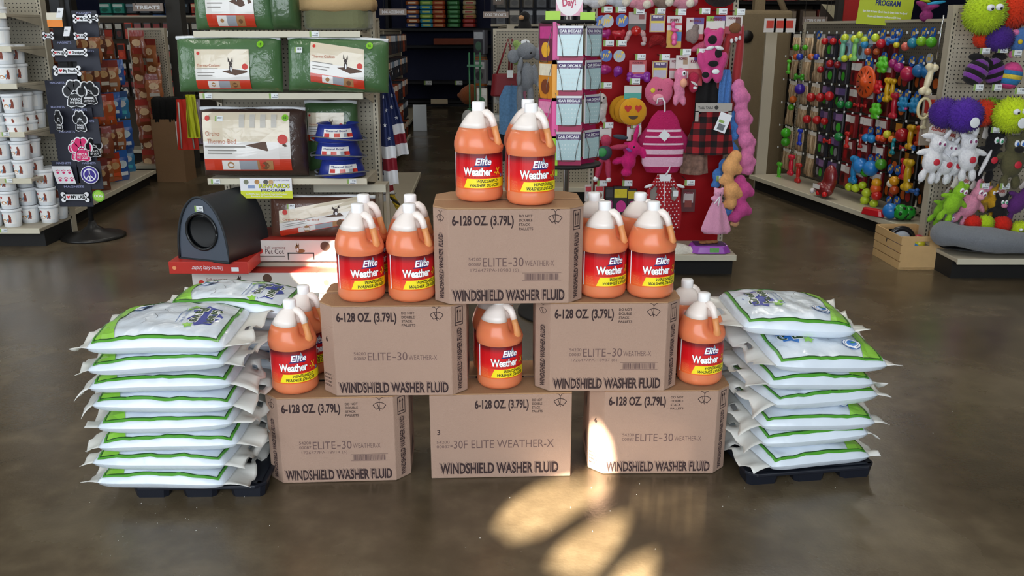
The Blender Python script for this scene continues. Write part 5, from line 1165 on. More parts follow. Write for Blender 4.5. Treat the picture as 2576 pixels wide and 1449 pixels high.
def oval_card(label, px, py, r=.036, silver=False, D=.18, rz=0, plane=None, group=None, loc=None):
    p = loc if loc is not None else rp(px, py, D); t = thing('oval_tag_card', label, 'toy tag', tuple(p), rz, group); q = MB(); q.disc(0, 0, r, mat('a8b2c0' if silver else '1454b0', .4, coat=.1, var=.03), 0, 22, ry=r * 1.02, th=.003); q.build('card', t) if 0 else None
    g = MB(); g.disc(0, 0, r, mat('a8b2c0' if silver else '1454b0', .4, coat=.1, var=.03), 0, 22, th=.003); g.map(XZ); g.build('card', t)
    f = MB(); f.text('JW', -r * .1, -r * .35, r * .7, mat('f0c81c', .4, var=0), .001, w=r * 1.1, align='c', bold=.03, shear=.1); f.disc(r * .5, r * .6, r * .22, mat('f0c81c', .4, var=0), .001, 8); f.map(XZ); f.build('lettering', t); return t
oval_card('pale oval toy tag, top left of the red display', 1528, 53, silver=True); oval_card('blue oval toy tag behind the pale one, top left of the red display', 1514, 55, D=.16); oval_card('blue oval toy tag, second from the left at the top of the red display', 1565, 52)
oval_card('blue oval toy tag in the second row of the red display', 1525, 140, .034); oval_card('pale oval toy tag in the second row of the red display', 1558, 141, .034, True)
def rubber(c): return mat(c, .35, var=.05, coat=.3)
MGT = rubber('a8287a'); RDT = rubber('b81c2c'); PUR = rubber('8a2a9a')
def hippo(label, px, py, m, s=1.0, D=.17): plush('rubber_animal_toy', label, 'dog toy', rp(px, py, D), m, [(0, 0, 0, .034 * s, .020 * s, .02), (-.026 * s, .004, 0, .018 * s, .016 * s, .016), (-.02 * s, -.02, 0, .008, .014, .008), (.02 * s, -.02, 0, .008, .014, .008), (.024 * s, .006, 0, .014, .02 * s, .015)], vox=.004)
hippo('magenta rubber hippo toy under the pale oval tag', 1519, 85, MGT, 1.1); hippo('red rubber hippo toy under the blue oval tag', 1557, 85, RDT)
plush('rubber_ball_toy', 'left magenta openwork ball toy in the second row of the red display', 'dog toy', rp(1521, 175, .17), MGT, [(0, 0, 0, .030, .030, .03), (-.02, .0, 0, .022, .022, .022), (.02, .0, 0, .022, .022, .022)], vox=.004)
plush('rubber_ball_toy', 'right magenta openwork ball toy in the second row of the red display', 'dog toy', rp(1555, 178, .17), PUR, [(0, 0, 0, .028, .028, .028), (-.012, -.018, 0, .014, .02, .014)], vox=.004)
carded('toy_card', 'grey picture card above the red rope-armed toy', 1603, 53, .10, .10, 'b8a8a4', ((-.5, -.5, .5, -.15, '2a2626'), (.1, .1, .4, .35, '8a2a2a')))
plush('rope_arm_toy', 'red round toy with striped rope arms on the red display', 'dog toy', rp(1600, 78, .18), mat('c01c18', .3, coat=.8, var=.03), [(0, 0, 0, .032, .030, .03)], [('rope_arm', mat('c8a0a0', .8, var=.6, vs=90), [(-.04, -.015, 0, .016, .022, .016, 30), (-.05, -.04, 0, .014, .022, .014, 15), (.04, -.015, 0, .016, .022, .016, -30), (.05, -.045, 0, .014, .022, .014, -15)]), ('foot', mat('c8b8b8', .6), [(.045, -.07, 0, .016, .012, .014)])])
def goldframe(label, px, py, D=.18): carded('framed_toy_card', label, px, py, .088, .100, 'c8bcd0', ((-.42, .05, .42, .42, '4a2468'), (-.42, .0, .42, .12, 'e0c83a'), (-.42, -.42, .42, -.05, 'b8b4c8')), 'dog toy', D, frame='d8b050', txc='f0ecf4')
goldframe('gold-edged purple toy card at the top of the red display', 1654, 58); goldframe('gold-edged purple toy card in the second row of the red display', 1660, 176)
t = plush('yarn_toy', 'dark red yarn ball toy under the gold-edged top card', 'dog toy', rp(1653, 100, .18), mat('8a0c12', .9, bump=1, bs=120, var=.3), [(0, 0, 0, .048, .030, .03), (-.03, -.02, 0, .02, .03, .015, 30), (.035, -.02, 0, .02, .03, .015, -30)])
carded('toy_card', 'white and red card with a pink pacifier toy', 1696, 80, .085, .175, 'e2dedc', ((-.5, -.5, .5, .05, 'd0a028'), (.0, -.3, .5, .0, '3a7ab8'), (-.5, .2, .5, .28, 'c02838')), 'PUPPY')
plush('pacifier_toy', 'pink rubber pacifier toy on the white and red card', 'dog toy', rp(1697, 85, .20), rubber('e05a9a'), [(0, -.02, 0, .018, .028, .014), (0, .02, 0, .026, .010, .014), (-.01, .05, 0, .014, .02, .012), (.0, -.05, 0, .016, .016, .014)], vox=.004)
carded('toy_card', 'grey and purple card of the squirrel plush', 1748, 72, .10, .12, 'd8d0cc', ((-.1, .2, .5, .5, '5a3a8a'), (-.5, -.5, .5, -.25, 'b83040')), 'KONG'); plush('squirrel_plush', 'small grey plush in a wire bracket at the upper middle of the red display', 'plush toy', rp(1745, 90, .19), fur('8a7a74'), [(0, 0, 0, .030, .045, .025), (-.028, .0, 0, .018, .035, .018), (.01, .045, 0, .020, .020, .02)], vox=.005)
carded('toy_card', 'white, green and red card above the spotted pink bear', 1800, 70, .11, .13, 'e0dcd6', ((-.5, .28, -.1, .5, '8ab83a'), (-.1, .3, .5, .5, '6a3a8a'), (-.5, -.5, .5, -.05, 'b8202c')), 'KONG')
carded('toy_card', 'white card with red dog picture at the right top of the red display', 1845, 62, .10, .10, 'd8d0cc', ((-.5, -.5, .5, -.1, 'a83040'), (.1, .0, .4, .4, '6a4030')), 'KONG')
SPK = mat('c83a80', .8, bump=.4, bs=120, sheen=.3)
plush('spotted_bear', 'bright pink plush bear with black cow spots and a white bow', 'plush toy', rp(1795, 100, .21), SPK, [(0, .0, 0, .045, .045, .03), (0, -.07, 0, .040, .06, .03), (-.045, -.10, 0, .022, .05, .02, -20), (.045, -.10, 0, .022, .05, .02, 15), (-.02, -.15, 0, .025, .045, .022), (.03, -.15, 0, .025, .045, .022), (-.03, .035, 0, .018, .02, .015), (.03, .035, 0, .018, .02, .015)],
      [('black_spot', BLKF, [(-.01, .0, -.026, .022, .020, .006), (.02, -.06, -.026, .018, .02, .006), (0, -.105, -.026, .024, .014, .006), (-.03, -.155, -.018, .018, .014, .006)]), ('bow', WF, [(-.02, -.036, -.03, .022, .009, .008, -15), (.022, -.036, -.03, .022, .009, .008, 15)]), ('label', TAGW, [(.012, -.14, -.032, .018, .011, .003)])], sc=1.25)
plush('pink_plush_arm', 'pale pink plush reaching left of the spotted bear', 'plush toy', rp(1765, 115, .17), fur('c85a78'), [(0, 0, 0, .07, .022, .02, -25), (.05, -.02, 0, .03, .03, .02)])
b_ = plush('red_velvet_toy', 'long dark red velvet toy with black lining at the right edge', 'plush toy', rp(1846, 75, .15), mat('9c1018', .7, sheen=.6, bump=.2), [(.0, -.02, 0, .045, .05, .03), (.035, -.22, 0, .028, .26, .025, 3), (-.045, -.16, 0, .025, .18, .025, 8), (-.01, -.45, 0, .03, .18, .02)], [('face_tuft', fur('7a5030'), [(0, .01, -.03, .035, .03, .015)]), ('fringe', WF, [(-.015, -.06, -.03, .010, .014, .008), (.01, -.052, -.03, .010, .014, .008), (.03, -.045, -.03, .008, .012, .008)])])
garment('black_pet_cape', 'black pet cape hanging behind the plaid dress', 'pet clothes', 1790, 170, PD - .12, .17, .40, mat('0e0c0d', .85, bump=.3, bs=100))
garment('blue_pet_toy_sleeve', 'blue fluffy sleeve on a white hanger right of the black cape', 'pet clothes', 1828, 175, PD - .20, .075, .22, fur('4a78b8'))
carded('toy_card', 'red and white striped card behind the purple bone', 1604, 172, .10, .09, 'c8404a', ((-.35, -.25, .4, .25, 'd8ccd4'),), 'KONG')
plush('purple_bone', 'purple rubber bone toy under the striped card', 'dog toy', rp(1606, 193, .18), rubber('8a2a9c'), [(0, 0, 0, .05, .018, .02), (-.05, .010, 0, .020, .018, .02), (-.05, -.012, 0, .020, .018, .02), (.05, .010, 0, .022, .020, .02), (.05, -.014, 0, .022, .020, .02)], vox=.004)
carded('toy_card', 'left white card with red stripe behind the pink pig', 1697, 172, .06, .115, 'd8c8c8', ((-.5, -.1, .5, .0, 'b82838'),), 'KONG', .15); carded('toy_card', 'middle white card with red stripe above the long pink pig', 1716, 168, .075, .13, 'e0dad6', ((-.5, -.2, .5, -.1, 'c02838'), (.05, .1, .4, .4, 'a88a6a')), 'KONG', .165)
carded('toy_card', 'purple-cornered card with a red toy, right of the pink pig card', 1748, 180, .09, .16, 'dcd2c8', ((-.1, .35, .5, .5, '5a3080'), (-.5, -.5, .5, .1, 'b82030')), 'KONG', .16)
plush('red_plush_toy', 'red and magenta small plush on the purple-cornered card', 'plush toy', rp(1745, 205, .19), fur('b8284a'), [(0, .02, 0, .032, .035, .02), (0, -.03, 0, .028, .035, .02)], [('tag', TAGW, [(.005, -.035, -.022, .012, .008, .003)]), ('bow', WF, [(.0, -.01, -.02, .024, .007, .006, 30)])], vox=.005)
plush('long_pig_plush', 'long pink pig plush with oval snout hanging from its card', 'plush toy', rp(1712, 190, .22), fur('e88aac'), [(0, 0, 0, .034, .038, .025), (-.004, -.05, 0, .030, .045, .025), (-.018, -.12, 0, .016, .032, .016), (.018, -.12, 0, .016, .032, .016, -12), (0, -.085, 0, .028, .03, .02)], [('snout', mat('e8a488', .6), [(.012, -.035, -.028, .018, .022, .010)]), ('eye', MW, [(.012, .012, -.026, .010, .014, .006)]), ('pupil', EYEM, [(.012, .012, -.033, .005, .007, .003)])], sc=1.15)
plush('round_pig_cushion', 'round pink pig cushion toy with pale snout', 'plush toy', rp(1657, 232, .19), mat('d8688c', .9, bump=.4, bs=150, sheen=.3), [(0, 0, 0, .084, .080, .028), (.055, .055, -.005, .035, .025, .015, 20), (-.02, .07, 0, .03, .02, .012)], [('snout', mat('e89aac', .8), [(-.005, -.032, -.026, .034, .024, .010)]), ('nostril', mat('702838', .6, var=0), [(-.006, .016, -.029, .006, .006, .003), (.010, .016, -.029, .006, .006, .003)]), ('sticker', mat('e0c83a', .5, var=0), [(-.038, .012, -.026, .014, .014, .004)])], vox=.006)
plush('white_dog_plush', 'small white and grey dog plush at the left of the red display', 'plush toy', rp(1512, 265, .19), fur('d0c8c4'), [(0, .035, 0, .034, .036, .028), (0, -.035, 0, .034, .055, .028), (-.02, -.085, 0, .014, .022, .014), (.02, -.085, 0, .014, .022, .014), (.028, .0, 0, .012, .03, .012)], [('nose', EYEM, [(-.002, .018, -.028, .007, .006, .005)]), ('eye', EYEM, [(-.015, .042, -.026, .005, .005, .004), (.012, .045, -.026, .005, .005, .004)]), ('heart', mat('c81c28', .6), [(-.032, .018, -.02, .012, .012, .008)])], vox=.006)
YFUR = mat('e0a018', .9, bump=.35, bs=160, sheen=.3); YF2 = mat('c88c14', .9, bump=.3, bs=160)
def emoji(label, px, py, D, front=True):
    extra = []
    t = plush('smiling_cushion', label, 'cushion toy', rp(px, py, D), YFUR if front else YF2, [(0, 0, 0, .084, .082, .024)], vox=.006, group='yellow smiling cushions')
    if front:
        q = MB(); hm = mat('c8261c', .6, var=0)
        for sx in (-1, 1):
            c = sx * .030 - .002; q.poly([(c + 1.5 * x * .0011, .018 + 1.5 * y * .0011) for x, y in ((0, -13), (12, 1), (12, 9), (6, 13), (0, 8), (-6, 13), (-12, 9), (-12, 1))], hm, .001)
        q.poly([(-.028 + .056 * i / 10, -.022 - .014 * 0) for i in range(11)] + [(.028 * math.cos(math.pi * i / 10), -.022 - .020 * math.sin(math.pi * i / 10)) for i in range(1, 10)], mat('4a3218', .6, var=0), .001)
        q.map(XZ).map(lambda v: (v[0], v[1] - .0235, v[2])); q.build('stitched_face', t)
emoji('yellow smiling cushion behind, farthest left of the three', 1567, 275, .15, False); emoji('yellow smiling cushion in the middle of the three', 1580, 278, .18, False); emoji('front yellow smiling cushion with red heart eyes', 1592, 281, .215)
carded('toy_card', 'white and teal header card of the smiling cushions', 1592, 232, .10, .075, 'd8dcd8', ((-.5, -.5, .5, -.05, '3aa89a'),), None, .19)
# striped sweater
def sweater():
    p = rp(1672, 278, .22); t = thing('striped_sweater', 'pink and white striped pet sweater on a hanger, centre of the red display', 'pet clothes', tuple(p)); n = 18; W, H = .245, .36
    bands = [(0, .30, 'b81c5e'), (.30, .335, 'e8c8d8'), (.335, .40, 'b81c5e'), (.40, .43, 'e8c8d8'), (.43, .52, 'b81c5e'), (.52, .55, 'e8c8d8'), (.55, .62, 'b81c5e'), (.62, .70, 'e8c0d4'), (.70, .745, 'a81450'), (.745, .90, 'e8b8d0'), (.90, 1.0, 'a81450')]
    b = MB()
    for v0, v1, c in bands:
        m = mat(c, .95, bump=.8, bs=90, var=.1); k = 3
        for sd in (-1, 1):
            vs = []
            for j in range(k + 1):
                v = v0 + (v1 - v0) * j / k; ww = W / 2 * min(1, .32 + 1.0 * (v ** .55)) * (1 - .25 * max(0, v - .85) / .15)
                for i in range(n + 1): u = math.sin(math.pi / 2 * (-1 + 2 * i / n)); vs.append((u * ww, sd * .03 * (1 - u * u) ** .5 * min(1, .3 + v * 2), -v * H))
            b.add(vs, [(j * (n + 1) + i, (j + 1) * (n + 1) + i, (j + 1) * (n + 1) + i + 1, j * (n + 1) + i + 1)[::1 if sd < 0 else -1] for j in range(k) for i in range(n)], m, True)
    b.build('knit_body', t)
    for sx in (-1, 1):
        q = MB(); q.tube([(sx * .07, .01, -.10), (sx * .12, .02, -.17), (sx * .135, .02, -.24)], [.026, .030, .022], mat('a81c58', .95, bump=.6, bs=90), 10); q.build('sleeve', t)
    q = MB(); q.tube([(-.05, -.02, .04), (-.045, -.02, .068), (-.02, -.02, .072), (-.005, -.02, .05), (0, -.01, 0), (.0, 0, -.02)], .005, MW, 6); q.build('hanger', t)
    q = MB(); q.box((0, -.036, -.14), (.05, .002, .05), TAGW, Matrix.Translation((0, 0, -.14)) @ Matrix.Rotation(R(40), 4, 'Y') @ Matrix.Translation((0, 0, .14))); q.build('paper_tag', t)
sweater()
# plaid dress
def plaid_mat():
    m = bpy.data.materials.new('m_plaid'); m.use_nodes = True; nt = m.node_tree; p = nt.nodes['Principled BSDF']; p.inputs['Roughness'].default_value = .9
    tc = nt.nodes.new('ShaderNodeTexCoord'); sx = nt.nodes.new('ShaderNodeSeparateXYZ'); nt.links.new(tc.outputs['Object'], sx.inputs[0]); o = []
    for a in (0, 2):
        d = nt.nodes.new('ShaderNodeMath'); d.operation = 'DIVIDE'; d.inputs[1].default_value = .07; nt.links.new(sx.outputs[a], d.inputs[0]); f = nt.nodes.new('ShaderNodeMath'); f.operation = 'FRACT'; nt.links.new(d.outputs[0], f.inputs[0]); g_ = nt.nodes.new('ShaderNodeMath'); g_.operation = 'LESS_THAN'; g_.inputs[1].default_value = .5; nt.links.new(f.outputs[0], g_.inputs[0]); o.append(g_)
    ad = nt.nodes.new('ShaderNodeMath'); ad.operation = 'ADD'; nt.links.new(o[0].outputs[0], ad.inputs[0]); nt.links.new(o[1].outputs[0], ad.inputs[1]); dv_ = nt.nodes.new('ShaderNodeMath'); dv_.operation = 'DIVIDE'; dv_.inputs[1].default_value = 2; nt.links.new(ad.outputs[0], dv_.inputs[0])
    r = nt.nodes.new('ShaderNodeValToRGB'); r.color_ramp.interpolation = 'CONSTANT'; e = r.color_ramp.elements; e[0].color = lin('9c1a22'); e[1].position = .75; e[1].color = lin('0e0a0b'); q = e.new(.25); q.color = lin('4a0e12'); nt.links.new(dv_.outputs[0], r.inputs[0]); nt.links.new(r.outputs[0], p.inputs['Base Color']); return m
t = garment('plaid_pet_dress', 'red and black plaid pet dress on a grey hanger card', 'pet clothes', 1792, 278, PD - .24, .20, .26, plaid_mat(), flare=1.45)
q = MB(); q.quad(-.105, -.005, .105, .045, mat('a8a29a', .5, var=0)); q.quad(-.105, -.06, -.085, 0, mat('a8a29a', .5, var=0)); q.quad(.085, -.06, .105, 0, mat('a8a29a', .5, var=0)); q.text('TALL TAILS', -.09, .012, .013, mat('3a3632', .5, var=0), .001, w=.085, bold=.03); q.disc(.015, .02, .012, mat('2a2622', .6, var=0), .001, 8); q.map(XZ).map(lambda v: (v[0], v[1] - .035, v[2])); q.build('hanger_card', t)
q = MB(); q.quad(-.035, -.055, .035, .055, MW, 0); q.quad(-.02, -.045, .02, -.01, mat('6a6e74', .5, var=.5, vs=90), .001); q.quad(-.026, -.004, .006, .012, TAGG, .001); q.map(lambda v: (v[0] * math.cos(R(-20)) - v[1] * math.sin(R(-20)) + .055, -.045 - v[2], v[0] * math.sin(R(-20)) + v[1] * math.cos(R(-20)) - .065)); q.build('paper_tag', t)
garment('cow_print_cloth', 'brown and white cow-print pet cloth below the plaid dress', 'pet clothes', 1752, 330, PD - .17, .13, .26, mat('8a6a5c', .9, var=.9, vs=45), flare=1.3)
# striped doll
STRP = mat('b83a5c', .85, var=.3, vs=100)
plush('striped_doll', 'pink striped long-eared doll with a grey body, left of the red display', 'plush toy', rp(1524, 370, .24), STRP, [(0, .03, 0, .026, .026, .022), (-.06, -.01, 0, .04, .012, .012, 35), (.06, .0, 0, .045, .013, .012, -5), (-.028, -.095, 0, .014, .055, .013, 12), (.014, -.095, 0, .014, .055, .013, -4), (0, -.02, 0, .02, .05, .015)], [('body', mat('3c4652', .8), [(-.005, -.025, -.004, .034, .034, .026), (-.055, .035, 0, .032, .012, .01, -35), (.065, .045, 0, .035, .011, .01, 8)]), ('round_badge', mat('3a9a50', .5), [(-.018, -.02, -.03, .020, .020, .004)]), ('foot', MW, [(-.042, -.145, 0, .012, .012, .014), (.018, -.148, 0, .012, .012, .014)])], sc=1.3, vox=.005)
carded('toy_card', 'left white card above the striped doll', 1523, 335, .07, .085, 'e2deda', ((-.2, -.5, .2, -.1, '8a5a44'), (-.5, .42, .5, .5, 'c02030')), 'KONG'); carded('toy_card', 'right white card above the magenta elephant', 1595, 335, .085, .09, 'e2deda', ((-.2, -.5, .2, -.1, '8a5a44'), (-.5, .42, .5, .5, 'c02030')), 'KONG')
MGF = fur('d81c78')
plush('magenta_elephant', 'magenta fluffy elephant plush with raised trunk', 'plush toy', rp(1592, 385, .22), MGF, [(0, .02, 0, .040, .042, .035), (-.02, -.04, 0, .038, .048, .035), (.010, .09, -.01, .013, .06, .014, 10), (.055, .0, 0, .022, .035, .02, -15), (-.075, -.04, 0, .034, .018, .018, -20), (-.035, .03, 0, .02, .03, .02), (-.03, -.10, 0, .030, .022, .024)], [('eye', EYEM, [(.0, .035, -.034, .005, .005, .004)]), ('ribbon', mat('8a4a9a', .6), [(-.025, .02, -.034, .018, .008, .006, 30)])], sc=1.15)
# lower packs
for k, (px, py, w_, h_, c) in enumerate(((1508, 495, .055, .09, ('d8d4cc', 'c82838', '8a5040')), (1480, 495, .04, .10, ('c8bcb8', 'b82838', 'd8d8d8')), (1535, 500, .06, .16, ('161214', '3a3438', 'a02870')), (1563, 498, .10, .18, ('1a1416', 'd8c41c', 'c82a88')), (1590, 505, .06, .15, ('241418', 'c8b018', 'b8287a')))):
    pack('toy_packet', ['white and red packet behind the right-hand jugs', 'narrow pale packet at the left post of the red display', 'glossy black packet behind the right-hand jugs', 'black and yellow packet with pink toy behind the jugs', 'dark packet with yellow header beside the dotted romper'][k], 'packaged toy', rp(px, py - 30, .14 + .01 * k), w_, h_, .03, c)
# romper
def romper():
    p = rp(1672, 435, .22); t = thing('dotted_romper', 'red and white polka dot pet romper on a white hanger', 'pet clothes', tuple(p)); m = mat('a81420', .85, bump=.2, bs=90, var=.05); n = 32; W, H = .215, .34
    prof = lambda v: W / 2 * (.35 + .65 * min(1, v * 3.2)) * (1.0 - .06 * math.sin(v * 6))
    b = MB(); vs = []
    for j in range(n + 1):
        v = j / n
        for i in range(n + 1): u = -1 + 2 * i / n; vs.append((u * prof(v), -.014 * (1 - u * u) - .006 * math.sin(u * 6), -v * H))
    def inh(i, j):
        u = -1 + 2 * (i + .5) / n; v = (j + .5) / n
        return ((abs(u) - .62) / .22) ** 2 + ((v - .36) / .13) ** 2 < 1
    b.add(vs, [(j * (n + 1) + i, (j + 1) * (n + 1) + i, (j + 1) * (n + 1) + i + 1, j * (n + 1) + i + 1) for j in range(n) for i in range(n) if not inh(i, j)], m, True); b.build('cloth', t, solid=.003)
    q = MB(); rn = random.Random(2)
    for r in range(17):
        for c in range(9):
            v = (r + .5) / 17; u = -1 + 2 * (c + .3 + .5 * (r % 2)) / 9
            if abs(u) > .95 or ((abs(u) - .62) / .25) ** 2 + ((v - .36) / .15) ** 2 < 1: continue
            q.disc(u * prof(v), -v * H, .0042, MW, .016 * (1 - u * u) + .007 * math.sin(u * 6) + .004, 7)
    q.map(XZ); q.build('dot_print', t)
    q = MB(); [q.disc(sx * .055, -.125, .032, mat('9a948c', .7), -.006, 16, ry=.05) for sx in (-1, 1)]; q.map(XZ); q.build('pale_lining', t)
    q = MB(); q.tube([(0, -.022, -.02), (.002, -.022, -.18), (.0, -.022, -.34)], .002, MW, 5); q.build('zipper', t)
    q = MB(); q.tube([(.03, -.02, .06), (.02, -.025, .02), (0, -.025, -.01)], .006, MW, 6); q.box((0, -.025, -.025), (.06, .004, .04), MW, taper=1.2); q.build('hanger', t)
    q = MB()
    for sx in (-1, 1): q.ell((sx * .095, -.022, -.075), (.028, .008, .010), MW, 12, 6, rot=Matrix.Rotation(R(sx * 20), 3, 'Y'))
    q.build('cuff', t)
    q = MB(); q.disc(.03, -.36, .05, mat('9a9490', .7), .01, 18, ry=.024); q.map(XZ); q.build('pale_hem_lining', t)
    q = MB(); q.box((.068, -.02, -.12), (.03, .002, .035), TAGW); q.build('paper_tag', t)
romper()
carded('treat_card', 'dark red treat packet reading Pixies beside the dotted romper', 1731, 504, .085, .14, '5a1a1e', ((-.35, -.1, .35, .35, 'c8bcbc'), (-.25, -.3, .25, -.0, '8a3a30')), 'Pixies', .12)
# bear blanket
plush('bear_blanket', 'pale pink bear comforter with triangular blanket and ribbon', 'plush toy', rp(1808, 485, .26), mat('e4a0c0', .95, bump=.5, bs=140, sheen=.4), [(0, 0, 0, .030, .028, .026), (-.022, .024, 0, .010, .010, .008), (.022, .024, 0, .010, .010, .008), (0, -.045, 0, .026, .04, .022), (-.03, -.035, 0, .016, .014, .02)], [('eye', EYEM, [(-.010, .004, -.026, .003, .003, .003), (.008, .004, -.026, .003, .003, .003)]), ('nose', EYEM, [(.004, -.008, -.028, .004, .005, .003)]), ('ribbon', MW, [(.0, -.05, -.024, .004, .035, .004, 8), (-.012, -.04, -.024, .004, .03, .004, 35)])], vox=.005)
p = rp(1806, 510, .26); t = [o for o in bpy.data.objects if o.name.startswith('bear_blanket')][0]; b = MB(); n = 12; vs = []
for j in range(n + 1):
    v = j / n; ww = .022 + .075 * v ** .8
    for i in range(n + 1): u = -1 + 2 * i / n; vs.append((u * ww * (1 - .3 * max(0, v - .9) * 10 * abs(u)), -.012 * math.cos(u * 3) - .006 * math.sin(u * 8), -.05 - v * .20 - .012 * abs(u) ** 2 * 0))
b.add(vs, [(j * (n + 1) + i, (j + 1) * (n + 1) + i, (j + 1) * (n + 1) + i + 1, j * (n + 1) + i + 1) for j in range(n) for i in range(n)], mat('e4a0c0', .95, bump=.5, bs=140, sheen=.4), True); b.build('blanket', t, solid=.006)
# chains of fluffy bears at right edge
def chain(label, pts, m, r, D, nm_='fluffy_chain_toy'):
    p0 = rp(pts[0][0], pts[0][1], D); bl = []
    for k, (px, py) in enumerate(pts):
        q = rp(px, py, D) - p0; rr = r * (1 + .15 * ((k % 2) * 2 - 1)); bl.append((q.x, q.z, 0, rr, rr * 1.1, rr * .8))
        bl.append((q.x + (rr * .9 if k % 2 else -rr * .9), q.z - rr * .3, 0, rr * .45, rr * .6, rr * .4))
    plush(nm_, label, 'plush toy', p0, m, bl, vox=.008)
chain('long pink fluffy plush hanging outermost at the right of the red display', [(1858, 215), (1862, 240), (1866, 268), (1868, 295), (1872, 325), (1876, 352), (1884, 378), (1876, 402), (1882, 425)], fur('d878a8'), .042, .20)
chain('deeper pink fluffy plush hanging lower at the right of the red display', [(1862, 455), (1872, 478), (1862, 500), (1866, 525), (1850, 545)], fur('c84a90'), .042, .22)
chain('blue fluffy plush hanging behind the peach one', [(1848, 290), (1846, 315), (1850, 340), (1838, 372), (1822, 410), (1806, 440), (1802, 462)], fur('4a80c8'), .032, .17)
chain('peach fluffy dog plush right of the bear comforter', [(1850, 395), (1838, 420), (1830, 450), (1840, 480), (1838, 510)], fur('e8a86a'), .046, .24)
chain('small blue fluffy plush showing below the peach one', [(1826, 512), (1828, 530)], fur('4a80c8'), .026, .2)
chain('peach fluffy foot hanging lowest at the right', [(1850, 560), (1848, 540)], fur('e8b080'), .030, .2)
# row of plush sitting across the top
for k, (px, py, c, lb) in enumerate(((1500, -8, 'd8d8dc', 'white plush with a red scarf, leftmost'), (1560, -8, 'c8ccd4', 'pale grey plush at the top, second'), (1612, -2, 'd890a0', 'pink plush at the top, third'), (1668, -8, '8a7468', 'brown plush at the top beside the pink one'), (1720, -5, 'd08a9c', 'rose pink plush with a cream paw'), (1812, -12, '241814', 'black plush with tan ears at the top, right'))):
    plush('top_row_plush', f'{lb} in the row atop the red display', 'plush toy', at(px, py, 5.22), fur(c), [(0, 0, 0, .065 if k != 5 else .10, .065, .05), (-.05, -.02, -.02, .03, .028, .03), (.05, -.02, -.02, .03, .028, .03)], [('paw', fur('d8d0c0' if k != 5 else 'c8a070'), [(.03 if k != 5 else .09, -.03 if k != 5 else .01, -.045, .024, .024 if k != 5 else .035, .02)] + ([(-.05, .01, -.045, .03, .03, .02)] if k == 5 else []))] + ([('scarf', REDF, [(.03, .03, -.04, .03, .03, .02)])] if k == 0 else []), group=None)
# bowl and white item on the base deck
dz = .136
t = thing('purple_tray', 'shiny purple pet tray holding biscuits on the red display base', 'pet tray', (at(1783, 645, 5.1).x, 5.12, dz)); b = MB(); PP = mat('9a4ab8', .3, coat=.5, var=.03)
b.box((0, 0, .022), (.25, .17, .044), PP, taper=.84, b=.04); b.build('tray', t, bevel=.006); q = MB(); q.box((0, 0, .046), (.18, .11, .004), mat('4a2a5a', .5)); q.build('inner_floor', t)
q = MB(); q.quad(-.01, .010, .045, .036, mat('5aa04a', .4, var=.3, vs=60), 0); q.map(XZ).map(lambda v: (v[0], v[1] - .0835 - .0 + .006 * (v[2] / .04), v[2])); q.build('sticker', t)
for k in range(3): 
    o = thing('dog_biscuit', ['left round biscuit in the purple tray', 'middle round biscuit in the purple tray', 'right round biscuit in the purple tray'][k], 'biscuit', (t.location.x - .04 + k * .035, 5.10 + .01 * k, dz + .050)); b = MB(); b.lathe([(.001, 0), (.024, .002), (.026, .008), (.022, .013), (.001, .014)], mat('8a5a34', .8, bump=.4, bs=150), 16, caps=False); b.build('biscuit', o)
plush('white_bundle', 'white rolled plush lying on the red display base behind the jugs', 'plush toy', at(1702, 645, 5.1) + Vector((0, 0, .035)), fur('e4e0d4'), [(0, 0, 0, .09, .045, .06), (.08, -.002, 0, .04, .03, .04)])
# ================================================================== TOY WALL (right aisle)
G0, G1 = gnd(2310, 583, .13), gnd(1890, 442, .13); ex = G0 - G1; angR = math.atan2(ex.y, ex.x); LR = 2.58; bkR = Vector((-math.sin(angR), math.cos(angR), 0))
mdR = (G0 + G1) / 2; mdR.z = 0; base_off = ex.normalized() * .05
PO = mdR + bkR * .42 + base_off
TG = gondola('long pegboard aisle wall crowded with colourful dog toys, right aisle', tuple(PO), angR, LR, 1.47, .42, (), board=peg_mat('6a6458'))
TM = Matrix.Translation(PO) @ Matrix.Rotation(angR, 4, 'Z'); TMi = TM.inverted()
def tw(px, py, out=.20): return hit(px, py, PO - bkR * out, bkR)
# far-end return panel
fe = TM @ Vector((-LR / 2 - .02, -.25, 0)); t = thing('end_panel', 'plain cream end panel closing the far end of the toy wall', 'panel', (fe.x - .05, fe.y, 0)); b = MB(); b.box((0, 0, .72), (.10, .03, 1.44), CREAM); b.build('panel', t)
def ball(p, r, c, label, name='ball_toy', n=20, rz=0, holes=False, group=None):
    t = thing(name, label, 'ball toy', tuple(p), rz, group); b = MB(); b.ell((0, 0, 0), r, rubber(c), n, 12)
    b.build('ball', t)
    if holes:
        q = MB()
        for k in range(14):
            ph_, th_ = k * 2.4, math.acos(1 - 2 * (k + .5) / 14); d = Vector((math.sin(th_) * math.cos(ph_), math.sin(th_) * math.sin(ph_), math.cos(th_))); q.ell(d * r * .86, r * .25, mat('0e2a12', .6, var=0), 8, 6)
        q.build('opening', t)
    return t
def bonetoy(p, w, c, label, vert=False, rz=0, ry=0, name='bone_toy', group=None):
    r = w * .14; e = [(0, 0, 0, w * .42, r * .9, r * .9), (-w * .42, r * .7, 0, r, r, r), (-w * .42, -r * .7, 0, r, r, r), (w * .42, r * .7, 0, r, r, r), (w * .42, -r * .7, 0, r, r, r)]
    t = thing(name, label, 'dog toy', tuple(p), rz, group, 0, ry if not vert else R(90) + ry); b = MB()
    for x, z, y, a, c_, d in e: b.ell((x, y, z), (a, d, c_), rubber(c), 12, 8)
    b.build('body', t, remesh=max(.004, w * .035)); return t
